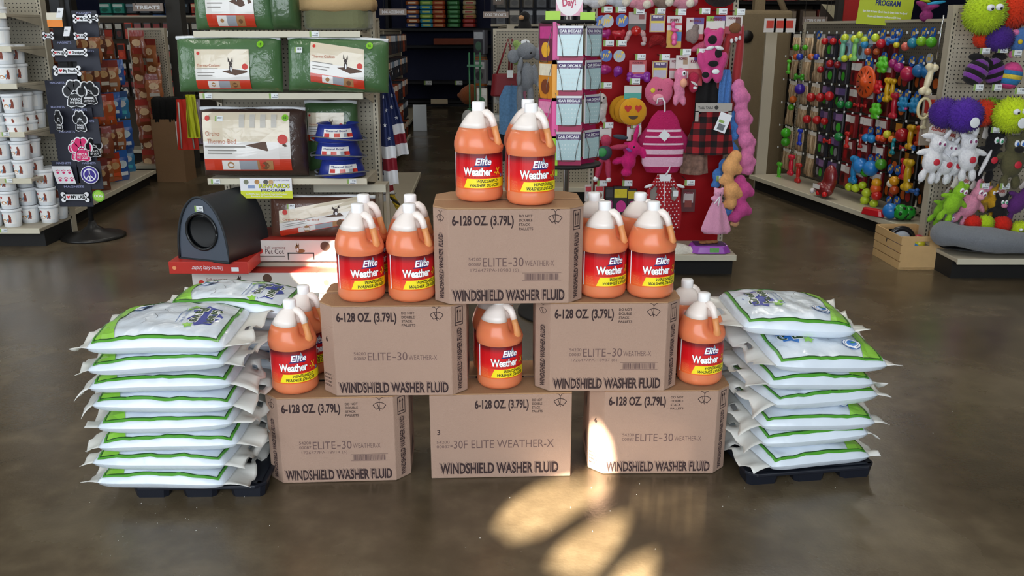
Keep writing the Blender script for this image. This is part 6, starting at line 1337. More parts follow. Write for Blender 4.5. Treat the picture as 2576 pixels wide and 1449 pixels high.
def star_ball(p, r, c, label, name='knobbed_toy'):
    t = thing(name, label, 'dog toy', tuple(p), angR); b = MB(); b.ell((0, 0, 0), r * .6, rubber(c))
    for k in range(6): a_ = k * math.pi / 3; b.ell((r * .7 * math.cos(a_), 0, r * .7 * math.sin(a_)), r * .38, rubber(c), 12, 8)
    b.build('body', t, remesh=r * .08); return t
def ovw(px, py, label, r=.038, out=.20, silver=False): return oval_card(label, 0, 0, r, silver, loc=tw(px, py, out), rz=angR, group='blue oval tags on the toy wall')
def sw_(px, py, *a, out=.2): return tw(px, py, out)
# pegs: rails of scanners
hk = []
rn = random.Random(9)
for r, z in enumerate((1.40, 1.20, 1.0, .80, .60, .40)):
    for c in range(22):
        x = -LR / 2 + .12 + c * (LR - .24) / 21; q = MB(); q.tube([(x, 0, z), (x, -.22, z)], .002, WIRE, 4, caps=False); q.box((x, -.223, z - .002), (.020, .002, .016), TAGW); q.build('peg_hook', TG)
COLR = [('a08c70', 'd8c8a8', '6a5a44'), ('b09c80', 'e0d4bc', '7a6a54'), ('2a2a2e', '8a6a9a', '3aa028'), ('24222a', '5a4a7a', '8a8a90'), ('7a1418', 'd8d0cc', 'a8181c'), ('6a1216', 'e8e4e0', '3a1012'), ('1c1614', 'c8862a', '8a1a1a'), ('1a1614', '3a2a20', 'b85a20'), ('8aa8c0', 'd8e0e8', '5a4a4a')]
_pk2 = {}
def tpack(k, loc, label, w=.092, h=.18):
    if k not in _pk2 and k < 2:
        o = thing('rawhide_bundle', '', 'dog chew'); rr = random.Random(k + 5); b = MB(); b.box((0, 0, -.015), (.075, .004, .03), mat('e6e0d4', .5, var=.05)); b.disc(0, 0, .01, mat('b8332a', .5, var=0)) if 0 else None; b.build('header_card', o)
        for q_ in range(5):
            x = -.034 + q_ * .017; m_ = mat(('b59a76', 'a08462', 'c8b090')[(q_ + k) % 3], .75, bump=.5, bs=60, var=.15); b = MB(); b.tube([(x, 0, -.03), (x + rr.uniform(-.008, .008), rr.uniform(-.015, .005), -.09), (x + rr.uniform(-.01, .01), rr.uniform(-.015, .005), -.14), (x + rr.uniform(-.01, .01), 0, -.185)], [.007, .009, .008, .010], m_, 6); b.build('chew_stick', o)
        _pk2[k] = o
    elif k not in _pk2: o = pack('hanging_toy_pack', '', 'packaged toy', (0, 0, 0), w, h, .035, COLR[k]); _pk2[k] = o
    else: o = dup(_pk2[k])
    o.location = loc; o.rotation_euler = (0, 0, angR + rn.uniform(-.2, .2)); o['label'] = label; o['group'] = 'hanging toy packs on the right toy wall'
NTH2 = NTH + ['seventeenth', 'eighteenth', 'nineteenth', 'twentieth', 'twenty-first', 'twenty-second', 'twenty-third', 'twenty-fourth', 'twenty-fifth']
for r, z in enumerate((1.385, 1.185, .985, .785, .585, .39)):
    for c in range(22):
        u = c / 21; x = -LR / 2 + .12 + u * 2.05
        if c < 6: k = (0, 1)[(c + r) % 2]
        elif c < 10: k = (2, 3)[(c + r) % 2] if not (r == 0 and c > 7) else 8
        elif c < 16: k = (4, 5)[(c + r) % 2] if r != 0 else (8 if c < 13 else 5)
        else: k = (6, 7)[(c + r) % 2]
        if r == 0 and c >= 16: continue
        nmz = ['tan rawhide', 'tan rawhide', 'black and green', 'black and purple', 'dark red', 'dark red', 'black and orange', 'black and brown', 'pale blue'][k]
        tpack(k, TM @ Vector((x, -.14 - .03 * (c % 2), z)), f'{nmz} toy pack, {NTH[r]} row, {NTH2[c]} from the far end of toy wall')
def cluster(items):
    for it in items:
        kd, px, py, s, c, lab = it[:6]; p = tw(px, py, it[6] if len(it) > 6 else .215)
        if kd == 'b': ball(p, s, c, lab)
        elif kd == 'h': ball(p, s, c, lab, 'openwork_ball', holes=True)
        elif kd == 'o': bonetoy(p, s, c, lab, rz=angR)
        elif kd == 'v': bonetoy(p, s, c, lab, vert=True, rz=angR)
        elif kd == 's': star_ball(p, s, c, lab)
        elif kd == 'd': 
            t = thing('dumbbell_toy', lab, 'dog toy', tuple(p), angR); b = MB(); 
            for sx in (-1, 1): b.ell((sx * s * .55, 0, 0), s * .5, rubber(c), 14, 10)
            b.tube([(-s * .5, 0, 0), (s * .5, 0, 0)], s * .2, rubber(c), 10); b.build('body', t)
        elif kd == 'p': plush('tennis_chain_toy' if False else 'stuffed_toy', lab, 'dog toy', p, fur(c), [(0, 0, 0, s, s, s * .7), (-s * .6, -s, 0, s * .6, s * .5, s * .5), (s * .6, -s, 0, s * .6, s * .5, s * .5), (0, -s * 1.8, 0, s * .7, s * .8, s * .6)], rz=angR, vox=.007)
cluster([
 ('b', 2003, 120, .028, '4aa81c', 'green ball in top row near the far end of toy wall'), ('b', 2025, 120, .024, '4aa81c', 'second green ball in the top row of toy wall'),
 ('b', 2003, 143, .028, 'c8541c', 'orange half of the two-tone ball, second row'), ('b', 2012, 143, .030, '1c3aa8', 'blue ball over the orange one, second row'), ('b', 2040, 143, .028, 'c8601c', 'orange ball right of the blue ball, second row'), ('b', 2054, 143, .026, '2a3ab0', 'blue and orange ball, farther right in second row'),
 ('b', 2075, 104, .028, 'c0141c', 'left red glossy ball of the top row trio'), ('b', 2096, 104, .028, 'c0141c', 'middle red glossy ball of the top row trio'), ('b', 2117, 104, .026, 'b8141c', 'right red glossy ball of the top row trio'),
 ('v', 1984, 168, .11, '5ac82a', 'lime green upright bone toy near the far end'), ('o', 2010, 194, .13, '3a9a1c', 'green knobbed stick toy in the third row'), ('b', 2012, 224, .045, '3a1c9a', 'violet cluster ball left in the fourth row'), ('b', 1995, 250, .032, 'c8601c', 'orange ball under the violet cluster'), ('b', 1990, 270, .028, '4a9a1c', 'green ball under the orange ball, left part of toy wall'),
 ('b', 1977, 334, .044, '3fae1c', 'bright green ball with face, lower left of toy wall'), ('b', 1976, 357, .040, '3a9a1c', 'green dome toy under the bright green ball'), ('v', 2012, 345, .13, '1c3ac8', 'upright blue stick toy, lower left of toy wall'),
 ('v', 1960, 430, .15, '4ab81c', 'upright green chew toy near the base deck, far end'), ('v', 1990, 415, .17, 'd81c3c', 'slim pinkish red stick toy near the base deck'), ('v', 2008, 435, .16, 'c01c1c', 'upright red chew toy near the base deck'),
 ('b', 2088, 160, .030, 'a8141c', 'dark red heart toy in the middle second row'), ('b', 2107, 163, .028, '8a141c', 'deeper red toy right of it, second row'), ('b', 2064, 175, .028, 'a8141c', 'dark red snowman shaped toy, second row'), ('b', 2040, 245, .038, 'b8181c', 'red star-printed toy left in middle row'), ('b', 2063, 245, .036, 'b8181c', 'red star-printed toy second in middle row'), ('b', 2086, 242, .038, 'c01820', 'red star-printed toy third in middle row'), ('b', 2030, 300, .036, 'c01820', 'red and white plush ball left, fifth row'), ('b', 2055, 302, .036, 'b8181c', 'red and white plush ball middle, fifth row'), ('b', 2074, 305, .030, 'b8181c', 'red and white plush ball right, fifth row'),
 ('b', 2115, 263, .032, '0c7a38', 'left dark green glossy ball of the black packs'), ('b', 2135, 264, .030, '0c7a38', 'right dark green glossy ball of the black packs'), ('o', 2154, 264, .07, 'c01818', 'left red glossy toy right of the green balls'), ('o', 2172, 266, .07, 'b81818', 'right red glossy toy right of the green balls'), ('b', 2110, 344, .036, '0c7a38', 'dark green egg ball in the lower row'), ('o', 2080, 355, .10, 'c01c20', 'wide red spool toy in the lower row'), ('v', 2131, 352, .12, 'c8201c', 'red glossy rugby toy right of the green egg'), ('v', 2165, 355, .10, 'a81818', 'dark red glossy toy right of the rugby toy'),
 ('b', 2126, 95, .030, 'c8d838', 'top left yellow tennis ball of the green chain toys'), ('b', 2150, 98, .030, 'c8d838', 'second yellow tennis ball of the green chain toys'), ('b', 2163, 88, .026, 'c8d838', 'third yellow tennis ball, top row'), ('b', 2175, 100, .026, 'c8d838', 'fourth yellow tennis ball, top row'), ('b', 2202, 95, .030, 'c8e038', 'yellow tennis ball alone right of the chain toys'), ('v', 2120, 125, .17, '7ac0a0', 'left green and blue chain toy, top row'), ('v', 2150, 125, .16, '8ad070', 'right green chain toy, top row'), ('b', 2125, 147, .028, 'c8d838', 'yellow ball at the foot of the left chain toy'), ('b', 2143, 143, .026, 'd0d838', 'yellow ball at the foot of the right chain toy'), ('b', 2175, 112, .028, '2a8ac0', 'pale blue bone ball under the yellow ones'), ('b', 2183, 130, .026, 'c8502a', 'left orange toy under the top row'), ('b', 2205, 130, .024, 'b8582a', 'right orange toy under the top row'),
 ('b', 2216, 110, .034, 'c01c2c', 'red ball with white marks in the top row'), ('o', 2245, 105, .12, '2a70b8', 'blue and yellow spider-like toy, top row'), ('b', 2255, 113, .022, 'e0d030', 'small yellow ball in front of the blue toy'), ('b', 2278, 117, .030, 'd86a5a', 'salmon coloured ball in the top row'), ('b', 2296, 108, .036, '2a8aa8', 'teal ball in the top row'), ('b', 2318, 104, .034, '8ac82a', 'lime ball in the top row'), ('b', 2343, 106, .036, '5ab82a', 'green ball at the near end of the top row'),
 ('s', 2220, 163, .062, '5ac42a', 'lime green knobbed bone toy in the second row'), ('b', 2247, 160, .034, '9a1c6a', 'left magenta ball in the second row'), ('b', 2262, 170, .036, 'a01c72', 'right magenta ball in the second row'), ('b', 2284, 186, .052, 'b81c4a', 'large raspberry coloured ball with a paper tag'), ('b', 2312, 178, .046, '1c6aa8', 'blue ball right of the raspberry ball'), ('b', 2334, 182, .044, '1c6aa8', 'blue ball at the near end of the second row'),
 ('s', 2208, 219, .052, 'c81424', 'red paw shaped toy overlapping the orange wheel'), ('v', 2232, 226, .16, 'e0b018', 'tall yellow chew toy in the middle row'), ('v', 2245, 225, .14, 'd8a818', 'second yellow chew toy behind the tall one'), ('v', 2249, 266, .17, 'c01c34', 'tall red ribbed bone toy'), ('s', 2203, 279, .062, '5ac42a', 'lime flower shaped toy in the middle row'), ('s', 2272, 262, .055, '1c88c0', 'blue bear toy with pink spots'), ('s', 2300, 265, .055, '1c88c0', 'blue openwork toy right of the blue bear'), ('b', 2265, 273, .012, 'e858a0', 'left pink spot ball on the blue bear'), ('b', 2279, 273, .012, 'e858a0', 'right pink spot ball on the blue bear'),
 ('d', 2186, 348, .065, '1c8ad0', 'sky blue dumbbell toy in the lower row'), ('d', 2216, 348, .050, 'e0501c', 'orange dumbbell toy right of the sky blue one'), ('b', 2232, 338, .030, 'd8d838', 'yellow toy in the lower row cluster'), ('b', 2243, 350, .026, 'e07a2a', 'orange fish toy in the lower row cluster'), ('v', 2246, 368, .11, '1c9aa8', 'teal toy hanging under the orange fish'), ('b', 2270, 340, .050, 'a81420', 'dark red ball with a white bone print'), ('v', 2290, 345, .16, 'd8a820', 'yellow openwork peanut toy, lower row'), ('v', 2311, 342, .13, 'b8401c', 'rust coloured openwork toy, lower row'), ('o', 2272, 372, .08, 'b81c24', 'small red toy under the dark red ball'), ('o', 2290, 370, .10, '2a6ab8', 'small blue toy under the peanut'),
 ('v', 2148, 427, .20, '1c88c8', 'tall thin blue disc toy'), ('d', 2178, 420, .12, '2080d0', 'large blue dumbbell toy'), ('h', 2177, 433, .036, '2a9a1c', 'green ring toy under the blue dumbbell'), ('b', 2216, 413, .042, '4a9a2a', 'green ball upper right of the blue dumbbell'), ('v', 2272, 425, .14, 'c81c2c', 'red toy behind the tag cards, near end'), ('v', 2283, 440, .21, 'd8b020', 'long yellow openwork peanut toy near end'), ('b', 2250, 455, .036, 'e0a018', 'yellow chicken toy with orange feet'), ('b', 2240, 462, .028, 'e8e4d8', 'white part of the chicken toy'), ('b', 2205, 460, .036, 'e0a018', 'yellow ring toy lower near end'), ('b', 2203, 475, .040, 'd85a1c', 'orange toy in red net, lower near end'), ('b', 2205, 492, .038, 'c01c18', 'red toy in net under the orange one'), ('o', 2295, 480, .12, '2060b0', 'blue and yellow small toy near end'), ('b', 2250, 478, .034, 'b84a18', 'rust toy under the chicken'),
 ('b', 2136, 470, .032, 'c0d82a', 'left tennis ball in net near deck'), ('b', 2153, 473, .034, 'c0d82a', 'middle tennis ball in net near deck'), ('b', 2170, 466, .030, 'c0d82a', 'right tennis ball in net near deck'), ('b', 2180, 485, .036, 'b8d02a', 'tennis ball higher in the tall net bag'), ('b', 2176, 503, .036, 'b8d02a', 'tennis ball in the middle of the tall net bag'), ('b', 2172, 520, .036, 'b8d02a', 'tennis ball lowest in the tall net bag'), ('b', 2198, 512, .032, 'b8d02a', 'tennis ball beside the tall net bag'),
])
for k, (px, py) in enumerate(((2060, 88), (2188, 86), (2221, 86), (2247, 84), (2262, 85), (2300, 84), (2325, 82), (2346, 82), (2224, 143), (2250, 146), (2265, 149), (2294, 154), (2318, 153), (2213, 245), (2255, 235), (2265, 240), (2282, 238), (2308, 242), (2190, 330), (2210, 330), (2190, 400), (2208, 398), (2240, 425), (2258, 428))):
    ovw(px, py, f'blue oval tag, {NTH2[k]} in reading order on the toy wall', .036, .205)
ovw(2186, 160, 'large blue oval tag left of the lime knobbed toy', .052, .21); ovw(2338, 148, 'pale grey and gold oval tag at the near end', .036, .21, True)
ovw(2236, 504, 'left blue oval tag lying on the base deck', .032, .24); ovw(2256, 506, 'right blue oval tag on the base deck', .036, .25)
# orange wheel
p = tw(2178, 206, .24); t = thing('orange_wheel_toy', 'big orange disc toy with dark slots and a round hub', 'dog toy', tuple(p), angR); b = MB(); om = rubber('d8521c')
b.lathe([(.001, -.014), (.105, -.014), (.118, -.006), (.118, .006), (.105, .014), (.040, .017), (.036, .03), (.02, .042), (.001, .045)], om, 36, caps=False, M=Matrix.Rotation(R(90), 4, 'X')); b.build('disc', t)
q = MB()
for k in range(12): a_ = k * math.pi / 6; q.disc(.078 * math.cos(a_), .078 * math.sin(a_), .018, mat('3a1208', .7, var=0), .0165, 10, ry=.005, ang=a_)
q.map(XZ); q.build('slot', t)
# near-edge bones in clear packs
def ringt(p, r1, r2, c, label, rz=0, name='ring_chew', ax='Y'):
    t = thing(name, label, 'dog chew', tuple(p), rz); b = MB(); b.tube([(r1 * .62 * math.cos(a_), 0, r1 * math.sin(a_)) for a_ in [2 * math.pi * k / 20 for k in range(21)]], r2, mat(c, .5, bump=.3, bs=60), 8); b.build('ring', t); return t
bonetoy(at(2336, 200, 5.35), .17, 'd8cca8', 'ivory chew bone in a clear pack at the post of the toy wall', vert=True, ry=R(10)); ringt(at(2325, 273, 5.35), .060, .009, 'd8cca0', 'ivory chew ring in a clear pack at the post of the toy wall', 0)
bonetoy(at(2326, 305, 5.37), .09, 'c8bc98', 'small ivory bone below the chew ring', vert=True, ry=R(6))
pack('chew_pack', 'clear red-printed chew pack at the post behind the bone', 'packaged chew', at(2340, 240, 5.42), .07, .30, .02, ('a89a8a', 'b8332a', 'c8bca8'))
# things on the base deck
dk = .14
def deck(px, py, r): q = gnd(px, py, dk); return q
for kd, px, py, r, c, lab in (('b', 2238, 550, .055, '1c7ac8', 'blue ball lying on the base deck near the crate'), ('h', 2264, 553, .055, '1c9a2c', 'left green openwork ball on the base deck'), ('h', 2282, 553, .050, '1c9a2c', 'right green openwork ball on the base deck'), ('h', 2300, 540, .055, 'c8c0a8', 'ivory openwork ball on the base deck by the post'), ('b', 2242, 528, .022, 'b81c34', 'small red ball behind the blue ball')):
    p = gnd(px, py, dk); ball((p.x, p.y, dk + r), r, c, lab, 'openwork_ball' if kd == 'h' else 'ball_toy', holes=kd == 'h')
p = gnd(2195, 542, dk); t = thing('red_tool_toy', 'flat red glossy toy lying on the base deck', 'dog toy', (p.x, p.y, dk), angR + .3); b = MB(); b.box((0, 0, .025), (.19, .06, .05), rubber('c01420'), b=.02, taper=.85); b.build('body', t, bevel=.008)
p = gnd(2070, 495, dk); t = thing('net_bag_toy', 'large red net bag with a red and white toy slumped on the base deck', 'dog toy', (p.x, p.y, dk), angR); b = MB(); b.ell((0, 0, .06), (.11, .06, .06), film('7a0c12', .4), 18, 12); b.ell((.03, .03, .15), (.07, .05, .11), film('7a0c12', .4), 16, 12); b.build('bag', t, remesh=.012); q = MB(); q.quad(-.05, .07, .05, .105, PLAB, 0); q.map(XZ).map(lambda v: (v[0], v[1] - .068, v[2])); q.build('label', t); q = MB(); 
for x in (-.09, .0, .09): q.ell((x, -.045, .035), (.022, .02, .022), mat(('e0dcdc', 'c8181c', 'e0dcdc')[int(x * 10) + 1 if x > -.05 else 0], .4), 10, 8)
q.build('toy_face', t)
# large yellow sign above toy wall
sg = tw(2225, 30, .02)
sign('rewards_sign', 'big lime green PROGRAM sign standing above the right toy wall', 2158, -40, 2302, 64, sg.y, lambda q, W, H: (q.quad(-W / 2, -H / 2, W / 2, H / 2, mat('b8c82a', .5, var=.03), 0), q.text('REWARDS', W * .06, H * .18, H * .2, YG, .001, w=W * .6, align='c', bold=.06), q.text('PROGRAM', W * .03, -.02 * H, H * .13, NAVY, .001, w=W * .46, align='c', bold=.04), q.quad(-W * .34, .12 * H, -W * .24, .34 * H, NAVY, .001), q.text('Earn FREE Pet Items · Earn 1 Point for Every Dollar You Spend', 0, -.20 * H, H * .05, MW, .001, w=W * .82, align='c', bold=.03), q.text('Receive a $5 Rewards Certificate on 500 Points', 0, -.32 * H, H * .05, MW, .001, w=W * .62, align='c', bold=.03)), m=mat('b8c82a', .5, var=.03), th=.004, rz=R(-6), ry=R(4))
# ================================================================== PLUSH END DISPLAY (right)
HX0 = at(2318, 600, 5.40).x; HW_ = 1.22
HG = gondola('cream pegboard end display of plush toys at the right edge', (HX0 + HW_ / 2, 5.40, 0), 0, HW_, 1.535, .47, (), board=peg_mat('b4ab98'))
def hp_(px, py, out=.2): return at(px, py, 5.40 - out)
for px, py in ((2478, 128), (2523, 125), (2558, 134), (2461, 220), (2508, 220), (2565, 229), (2445, 325), (2505, 327), (2421, 468), (2477, 468), (2528, 468), (2480, 15)):
    p = hp_(px, py, .27); part_tag(HG, p.x - (HX0 + HW_ / 2), p.y - 5.40, p.z, .056, .034)
    q = MB(); q.tube([(p.x - (HX0 + HW_ / 2), 0, p.z + .012), (p.x - (HX0 + HW_ / 2), -.268, p.z + .012)], .0025, WIRE, 5); q.build('peg_hook', HG)
def furball(label, px, py, r, c, out=.2, eyes=True, tagc=False, name='fluffy_ball_toy', group=None, bands=None, ears=None):
    m = fur(c); ex = []
    if eyes: ex += [('eye', MW, [(-.02, r * .25, -r * .80, r * .2, r * .16, .012), (.03, r * .28, -r * .78, r * .2, r * .16, .012)]), ('pupil', EYEM, [(-.015, r * .2, -r * .80 - .012, r * .06, r * .06, .006), (.035, r * .22, -r * .78 - .012, r * .06, r * .06, .006)])]
    if tagc: ex.append(('paper_tag', TAGW, [(.02, -r * .35, -r * .85, .028, .03, .003)]))
    t = plush(name, label, 'plush toy', hp_(px, py, out), m, [(0, 0, 0, r, r * .96, r * .8)], ex, vox=.010, group=group)
    # fluff: many short tufts over the surface
    q = MB(); rn_ = random.Random(int(px)); 
    for k in range(420):
        ph_ = k * 2.39996; zz_ = 1 - 2 * (k + .5) / 420; rr_ = math.sqrt(1 - zz_ * zz_); d = Vector((rr_ * math.cos(ph_), rr_ * math.sin(ph_) * .8, zz_ * .96)); p0 = d * r * .97; dd = (d + Vector((rn_.uniform(-.5, .5), rn_.uniform(-.4, .4), rn_.uniform(-.9, .2)))).normalized(); p1 = p0 + dd * r * rn_.uniform(.14, .24); s = d.orthogonal().normalized() * r * .06; s2 = d.cross(s)
        q.add([p0 + s, p0 - s * .5 + s2 * .8, p0 - s * .5 - s2 * .8, p1], [(0, 1, 3), (1, 2, 3), (2, 0, 3)], m, True)
    q.build('fluff', t, kind='stuff'); return t
furball('large lime green fluffy ball with slit eyes at the top of the plush display', 2478, 34, .115, 'b4d020', .22, True)
furball('orange-red fluffy ball at the top right edge of the plush display', 2545, 22, .115, 'e03a12', .16, False)
furball('small orange fluffy ball left behind the violet one, second row', 2478, 96, .062, 'e0380c', .17, False)
furball('violet fluffy ball in the second row of the plush display', 2516, 98, .072, '4a2488', .24, False)
plush('blue_bug_plush', 'blue and pink plush with yellow spots at the right edge, second row', 'plush toy', hp_(2562, 105, .22), fur('4a74b0'), [(0, 0, 0, .045, .07, .04), (.02, .05, 0, .05, .03, .035)], [('ear', fur('e87ab0'), [(-.03, .05, -.01, .022, .018, .02), (-.03, -.07, 0, .014, .02, .014)]), ('yellow_spot', mat('e0c020', .7), [(-.01, -.0, -.038, .014, .014, .006)])])
def bee(label, px, py, rzz, out):
    PV = mat('7a2c9a', .95, bump=.7, bs=120, sheen=.3); t = thing('striped_bee_plush', label, 'plush toy', tuple(hp_(px, py, out)), 0, None, 0, R(rzz)); 
    for i, m in enumerate((BLKF, PV, BLKF, PV, BLKF, PV)):
        z0, z1 = -.075 + i * .025, -.075 + (i + 1) * .025; q = MB(); q.lathe([(.001 if i == 0 else .06 * math.sqrt(max(0, 1 - (z0 / .08) ** 2)) + .002, z0)] + [(.06 * math.sqrt(max(0.0, 1 - (z / .082) ** 2)) + .002, z) for z in (z0 + .008, z0 + .016)] + [(.06 * math.sqrt(max(0, 1 - (z1 / .082) ** 2)) + .002, z1)], m, 18, caps=True); q.build('stripe_band', t)
    for sx in (-1, 1): q = MB(); q.ell((sx * .05, 0, .07), (.045, .018, .022), BLKF, 12, 8, rot=Matrix.Rotation(R(sx * 25), 3, 'Y')); q.build('wing', t)
bee('black and purple striped bee plush, left of the pair', 2455, 182, 28, .22); bee('black and purple striped bee plush, right of the pair', 2500, 180, -22, .19)
t = thing('striped_round_plush', 'round plush with pink top and blue and yellow stripes', 'plush toy', tuple(hp_(2542, 190, .22)), 0, None, 0, R(8))
for i, (c, z0, z1) in enumerate((('c83a80', -.075, -.05), ('2a78b0', -.05, -.02), ('d8c040', -.02, .005), ('2a78b0', .005, .028), ('d8488c', .028, .075))):
    rf_ = lambda z: .062 * math.sqrt(max(.001, 1 - (z / .078) ** 2)); q = MB(); q.lathe([(rf_(z0 + (z1 - z0) * k / 3), z0 + (z1 - z0) * k / 3) for k in range(4)], fur(c), 20); q.build('stripe_band', t)
furball('left violet fluffy ball toy in the third row', 2378, 285, .088, '4a2090', .20, False); furball('front violet fluffy ball toy with tiny eyes and a paper tag', 2428, 290, .098, '5228a0', .27, False, True)
t = furball('orange-red fluffy toy wedged between violet and lime balls', 2473, 285, .080, 'e03c14', .17, False); furball('lime green fluffy ball behind, third row', 2490, 280, .080, '8ab81c', .14, False); furball('bright lime fluffy ball with big eyes and a paper tag, third row', 2545, 290, .105, 'c8e01c', .26, True, True)
def animal(label, px, py, c, s, name, out=.22, chest=True, ears=None, eyec='8a3a6a', tilt=0, muzzle=None, arms=True, card=True, belly=None):
    m = fur(c); bl = [(0, .085, 0, .042, .045, .038), (0, 0, 0, .050, .062, .04), (-.025, -.085, 0, .020, .034, .02), (.028, -.085, 0, .020, .034, .02)]
    if arms: bl += [(-.06, .035, 0, .038, .016, .016, -25), (.06, .03, 0, .040, .016, .016, 25)]
    bl += ears or [(-.035, .13, 0, .014, .034, .012, -20), (.03, .13, 0, .014, .034, .012, 20)]
    ex = [('eye', MW, [(-.012, .095, -.036, .012, .016, .006), (.014, .095, -.036, .012, .016, .006)]), ('pupil', mat(eyec, .3, var=0), [(-.011, .093, -.041, .006, .008, .004), (.014, .093, -.041, .006, .008, .004)])]
    if muzzle: ex.append(('muzzle', fur(muzzle), [(0, .07, -.04, .020, .016, .02)]))
    if chest: ex.append(('red_badge', mat('c8283a', .5, var=.1), [(.005, .0, -.042, .017, .017, .003)]))
    if belly: ex.append(('stripe', fur(belly), [(-.03, -.02, -.03, .010, .07, .012, 10)]))
    t = plush(name, label, 'plush toy', hp_(px, py, out), m, bl, ex, sc=s, ry=R(tilt), vox=.007)
    if card: q = MB(); q.poly([(x * s, z * s) for x, z in ((-.045, .09), (.045, .09), (.05, .16), (.03, .185), (-.03, .185), (-.05, .16))], mat('d8cfc8', .4, var=.03, coat=.5), 0, .002); q.text('SQUEAKERS', 0, .150 * s, .018 * s, mat('a83a2c', .5, var=0), .001, w=.075 * s, align='c', bold=.05); q.map(XZ).map(lambda v: (v[0], v[1] + .045 * s, v[2])); q.build('header_card', t)
    return t
animal('white long-eared plush hanging farthest left in the fourth row', 2345, 405, 'f0f2fc', 1.15, 'white_rabbit_plush', .24, tilt=12, ears=[(-.05, .12, 0, .05, .016, .012, -10), (.03, .14, 0, .013, .04, .012, 20)]); animal('white plush with red badge, second from left in the fourth row', 2378, 412, 'f0f2fc', 1.05, 'white_rabbit_plush', .21, tilt=8); animal('white plush with red badge, third from left in the fourth row', 2402, 415, 'ecf0fa', 1.0, 'white_rabbit_plush', .18, tilt=4); animal('front white plush with pink eye, fourth in the fourth row', 2435, 400, 'f4f6ff', 1.15, 'white_rabbit_plush', .25, tilt=-4)
animal('black skunk plush with white stripe and red badge', 2488, 400, '0e0c10', 1.2, 'skunk_plush', .22, eyec='3a9a6a', tilt=10, belly='e0e0e4'); animal('olive brown rat plush with blue eyes and tan paws', 2546, 412, '5a5638', 1.3, 'rat_plush', .25, eyec='2a6ac8', muzzle='1a1614')
animal('lime green frog plush in the fifth row', 2395, 515, '8ac024', 1.0, 'frog_plush', .27, chest=False, tilt=25, ears=[(-.02, .13, 0, .018, .018, .016), (.02, .13, 0, .018, .018, .016)]); animal('lime green plush behind the frog', 2368, 530, '7ab020', .85, 'frog_plush', .18, chest=False, tilt=35, card=True)
animal('pink pig plush in the fifth row', 2438, 520, 'd48aa4', 1.05, 'pig_plush', .25, chest=False, tilt=30, muzzle='e8a0b4'); animal('yellow and brown giraffe plush, left of two', 2475, 500, 'b08a2a', .7, 'giraffe_plush', .18, chest=False, card=False); animal('yellow and brown giraffe plush, right of two', 2500, 512, 'c8981c', .75, 'giraffe_plush', .20, chest=False, tilt=-10, card=False); animal('black cow plush hanging low by the giraffes', 2515, 540, '141214', .85, 'cow_plush', .24, chest=False, eyec='3a9a6a', muzzle='e08ab0'); animal('purple plush at the right edge, fifth row', 2556, 515, '5a2470', 1.0, 'purple_plush', .24, chest=False, tilt=40)
animal('small lavender plush near the deck behind the frog', 2385, 575, '9a86b0', .7, 'lavender_plush', .24, chest=False, card=False)
# grey dog bed with balls
gp = at(2480, 625, 5.12); t = thing('grey_pet_bed', 'grey bolster pet bed on the base deck of the plush display', 'pet bed', (gp.x + .12, 5.10, .158)); GB_ = mat('74787e', .95, bump=.6, bs=120, sheen=.3, var=.1); b = MB()
W2 = .40
ring = [(W2 * math.cos(a_),   .12 * math.sin(a_), .075 + .018 * math.sin(2 * a_ + 1)) for a_ in [2 * math.pi * k / 36 for k in range(37)]]
b.tube(ring, [.070 * (1 + .10 * math.sin(k * 1.1)) for k in range(37)], GB_, 14); b.build('bolster', t); q = MB(); q.ell((0, 0, .045), (W2 * .95, .12, .03), GB_, 24, 8); q.build('pad', t); q = MB(); q.ell((0, 0, .008), (W2 * 1.02, .17, .008), KICK, 28, 6); q.build('base_cloth', t)
for k, (px, py, c, r) in enumerate(((2448, 562, 'd8220c', .050), (2478, 562, 'b8d81c', .052), (2520, 566, 'd8220c', .055), (2565, 580, 'c0d81c', .060))):
    p = at(px, py, 5.08); furball(['red fluffy ball leftmost in the grey pet bed', 'lime fluffy ball second in the grey pet bed', 'red fluffy ball third in the grey pet bed', 'yellow-green fluffy ball with eyes at the right in the grey pet bed'][k], px, py, r, c, .28, k == 3)
# metal side strip and clear corner
p = at(2362, 60, 5.36); q = MB(); q.tube([at(2374, 38, 5.36), at(2356, 150, 5.36)], .006, CHROME, 8); o = q.build('chrome_edge_strip', None); o.parent = HG; o.matrix_parent_inverse = HG.matrix_world.inverted() if False else Matrix.Translation((-HG.location.x, -HG.location.y, 0))
# ================================================================== WOODEN CRATE
fc, rc, lc = gnd(2262, 678), gnd(2367, 679), gnd(2170, 641)
vx = (rc - fc); We = vx.length; vy = (lc - fc); Ld = vy.length; az = math.atan2(vx.y, vx.x)
t = thing('wooden_crate', 'pale wooden crate of toys on the floor between toy wall and plush display', 'crate', tuple(fc), az + R(3)); CHt = .205; WD = mat('c9a571', .6, bump=.1, bs=30, var=.1, vs=20); Ld = min(Ld, .42)
def endpanel(y):
    b = MB(); hx0, hx1, hz0, hz1 = We * .30, We * .68, CHt * .72, CHt * .86
    for x0, x1, z0, z1 in ((0, We, 0, hz0), (0, We, hz1, CHt), (0, hx0, hz0, hz1), (hx1, We, hz0, hz1)): b.box(((x0 + x1) / 2, y, (z0 + z1) / 2), (x1 - x0, .012, z1 - z0), WD)
    b.build('end_panel', t)
endpanel(.006); endpanel(Ld - .006)
for sx in (.0, We):
    for k in range(4): b = MB(); b.box((sx + (-.004 if sx == 0 else .004), Ld / 2, CHt * (.115 + k * .252)), (.008, Ld + .004, CHt * .225), WD); b.build('slat', t)
b = MB(); b.box((We / 2, Ld / 2, .008), (We, Ld, .008), WD); b.build('bottom_panel', t)
